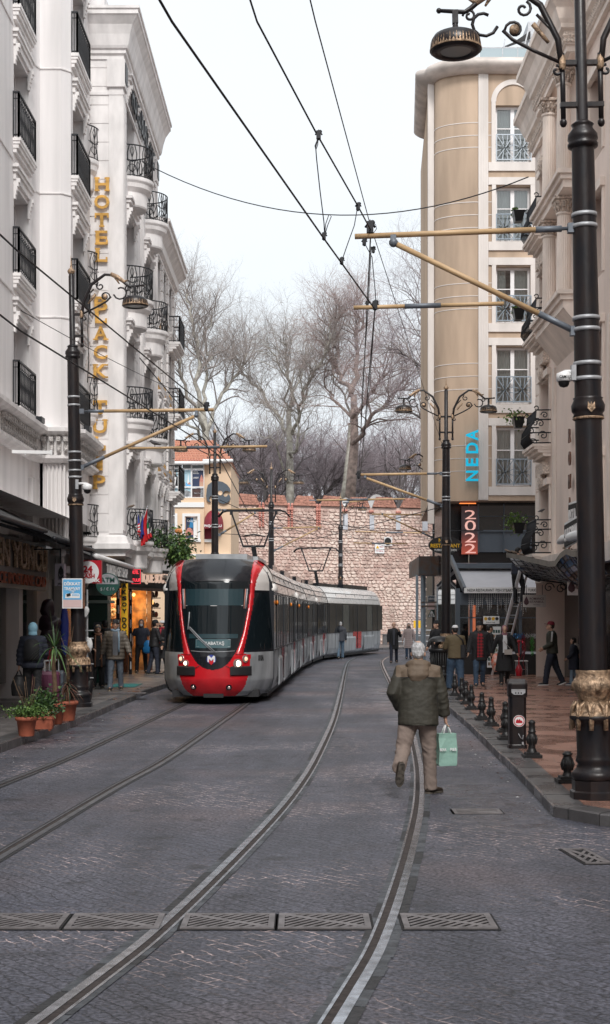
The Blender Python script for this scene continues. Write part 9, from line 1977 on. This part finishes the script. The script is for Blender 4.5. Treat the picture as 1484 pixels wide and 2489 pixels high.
person('woman in a beige beanie and tan scarf looking down at her hands', pz(238, 1674, .14), BK + .25, 1.66, 'skin', {'R': (6, 4, 2), 'L': (-4, 6, 3)}, {'R': (12, 8, 70, 22), 'L': (6, 8, 75, 28)}, {'m': 'c_black', 'z': .62, 'bulk': 1.12, 'hat': ('beanie', 'c_beige'), 'scarf': 'c_scarf', 'scz': .62, 'hood_down': 'c_black'}, 'c_black', 'c_black2', ('hair_brown', 'short'), 4, (0, -22), female=True, bottom_w=1.2)
person('man in a beige quilted jacket, black beanie and pale blue scarf', pz(281, 1679, .14), BK + .12, 1.80, 'skin2', {'R': (12, 6, 3), 'L': (-8, 10, 4)}, {'R': (-6, 18, 12, -2), 'L': (8, 20, 18, -4)}, {'m': 'c_puffer', 'z': .80, 'bulk': 1.22, 'puff': 1, 'front': 'c_grey', 'fw': .065, 'fz0': .9, 'hat': ('beanie', 'c_black'), 'scarf': 'c_bluescarf', 'scarf2': 0, 'scz': .98}, 'c_greyjean', 'c_leather', ('hair_black', 'short'), 3, (0, -8))
person('dark-haired man in black standing behind the couple', pz(256, 1667, .14), .6, 1.78, 'skin', None, {'R': (8, 8, 60, 8), 'L': (0, 8, 10, 2)}, {'m': 'c_black2', 'z': .85, 'bulk': 1.1, 'hood_down': 'c_black'}, 'c_navy', 'c_black')
person('man in a dark vest over a white T-shirt, hood up, white mask, hands in pockets', pz(344, 1636, .14), BK + .1, 1.76, 'skin', {'R': (2, 2, 5), 'L': (0, 3, 5)}, {'R': (0, 24, 35, 20), 'L': (0, 22, 35, 20)}, {'m': 'c_navy', 'z': .92, 'bulk': 1.05, 'hood_up': 'c_slate', 'hood_face': 1}, 'c_black', 'c_leather', ('hair_black', 'none'), 0, mask='mask_white', bareforearm=True)
P_, S, T, arm, off = person('man in a black leather jacket turned towards the tram, holding something', pz(376, 1641, .14), -1.1, 1.76, 'skin', {'R': (6, 4, 3), 'L': (-8, 6, 3)}, {'R': (18, 8, 70, 6), 'L': (18, 8, 60, 6)}, {'m': 'c_black2', 'z': .9, 'bulk': 1.08, 'hat': ('beanie', 'c_black')}, 'c_navy', 'c_black', ('hair_black', 'short'), 3, (0, -12))
b2 = thing('carrier_bag', 'bright blue carrier bags beside the leather-jacket man', 'bag', (X_(362, 47), 47, .75)); g = MB(); blob(g, (-.05, 0, .25), .15, .08, .22, 0, 3); blob(g, (.42, .1, .3), .09, .08, .24, 0, 6); g.build('bag', M('bag_blue', (.01, .16, .40), .5), b2, True)
person('man in a white skullcap and black mask beside the tram, with a red scarf', pz(395, 1637, .14), 2.2, 1.74, 'skin', None, {'R': (10, 8, 60, 8), 'L': (5, 8, 20, 2)}, {'m': 'c_black', 'z': .5, 'hat': ('skullcap', 'c_white'), 'scarf': 'red_cloth', 'scz': 1.0}, 'c_black', 'c_black', ('hair_black', 'short'), 0, mask='c_black')
person('hooded shopper in dark plum clothes browsing at the jewellery window', (X_(140, 33.5), 33.5, .14), 1.2, 1.7, 'skin', None, {'R': (20, 8, 40, 8), 'L': (5, 8, 20, 2)}, {'m': 'plum', 'z': .6, 'bulk': 1.15, 'hood_up': 'c_black'}, 'c_black', 'c_black', ('hair_black', 'none'), 3)
SKIP = ('crown', 'trunk', 'foliage', 'stones', 'tile_strip', 'seam', 'window_band', 'lettering', 'fairy', 'underframe', 'goods', 'letter', 'litter', 'merlon', 'rail', 'strand', 'edge_strip', 'eye', 'field', 'led', 'frieze', 'picture', 'hose', 'gilt_band', 'gilt_capital', 'bars', 'mortar', 'leaf_ring')
def pieces(o, gap):
 me = o.data; n = len(me.vertices); par = list(range(n))
 def find(i):
  while par[i] != i: par[i] = par[par[i]]; i = par[i]
  return i
 for p in me.polygons:
  a = find(p.vertices[0])
  for v in p.vertices[1:]: par[find(v)] = a
 box = {}
 for v in me.vertices:
  r = find(v.index); c = v.co; b = box.get(r)
  if b is None: box[r] = [c.x, c.y, c.z, c.x, c.y, c.z]
  else: b[0] = min(b[0], c.x); b[1] = min(b[1], c.y); b[2] = min(b[2], c.z); b[3] = max(b[3], c.x); b[4] = max(b[4], c.y); b[5] = max(b[5], c.z)
 ks = list(box)
 if len(ks) < 2 or len(ks) > 900: return
 for i, a in enumerate(ks):
  A_ = box[a]
  for b_ in ks[i + 1:]:
   B_ = box[b_]
   if all(A_[k] - gap < B_[k + 3] and B_[k] - gap < A_[k + 3] for k in range(3)): par[find(b_)] = find(a)
 gr = {}
 for p in me.polygons: gr.setdefault(find(p.vertices[0]), []).append(p)
 if not 1 < len(gr) <= 40: return
 kids = [c for c in COL.objects if c.parent == o]
 if kids: return
 for k, ps in list(gr.items()):
  idx = {}; vs = []; fs = []
  for p in ps:
   f = []
   for v in p.vertices:
    if v not in idx: idx[v] = len(vs); vs.append(me.vertices[v].co.copy())
    f.append(idx[v])
   fs.append(f)
  nm = bpy.data.meshes.new(o.name.split('.')[0]); nm.from_pydata(vs, [], fs)
  for m_ in me.materials: nm.materials.append(m_)
  nm.polygons.foreach_set('material_index', [p.material_index for p in ps]); nm.polygons.foreach_set('use_smooth', [p.use_smooth for p in ps]); nm.update()
  c = o.copy(); c.data = nm; c.name = o.name.split('.')[0]; COL.objects.link(c)
 bpy.data.objects.remove(o)
for o in [o for o in COL.objects if o.type == 'MESH' and o.parent and o.data.users == 1 and len(o.data.vertices) < 16000]:
 if o.name.split('.')[0].startswith(SKIP): continue
 d = max(o.dimensions) if max(o.dimensions) > 0 else 1
 if (o.parent.get('category') or '') in ('person', 'bollard', 'tree', 'plant', 'flower pot', 'bird', 'rail', 'clamp', 'security camera', 'camera', 'flag'): continue
 pieces(o, .12 if o.name.startswith(('clamp_band', 'gilt_leaf')) else (.45 if (o.parent.get('category') or '') == 'building' else .3))
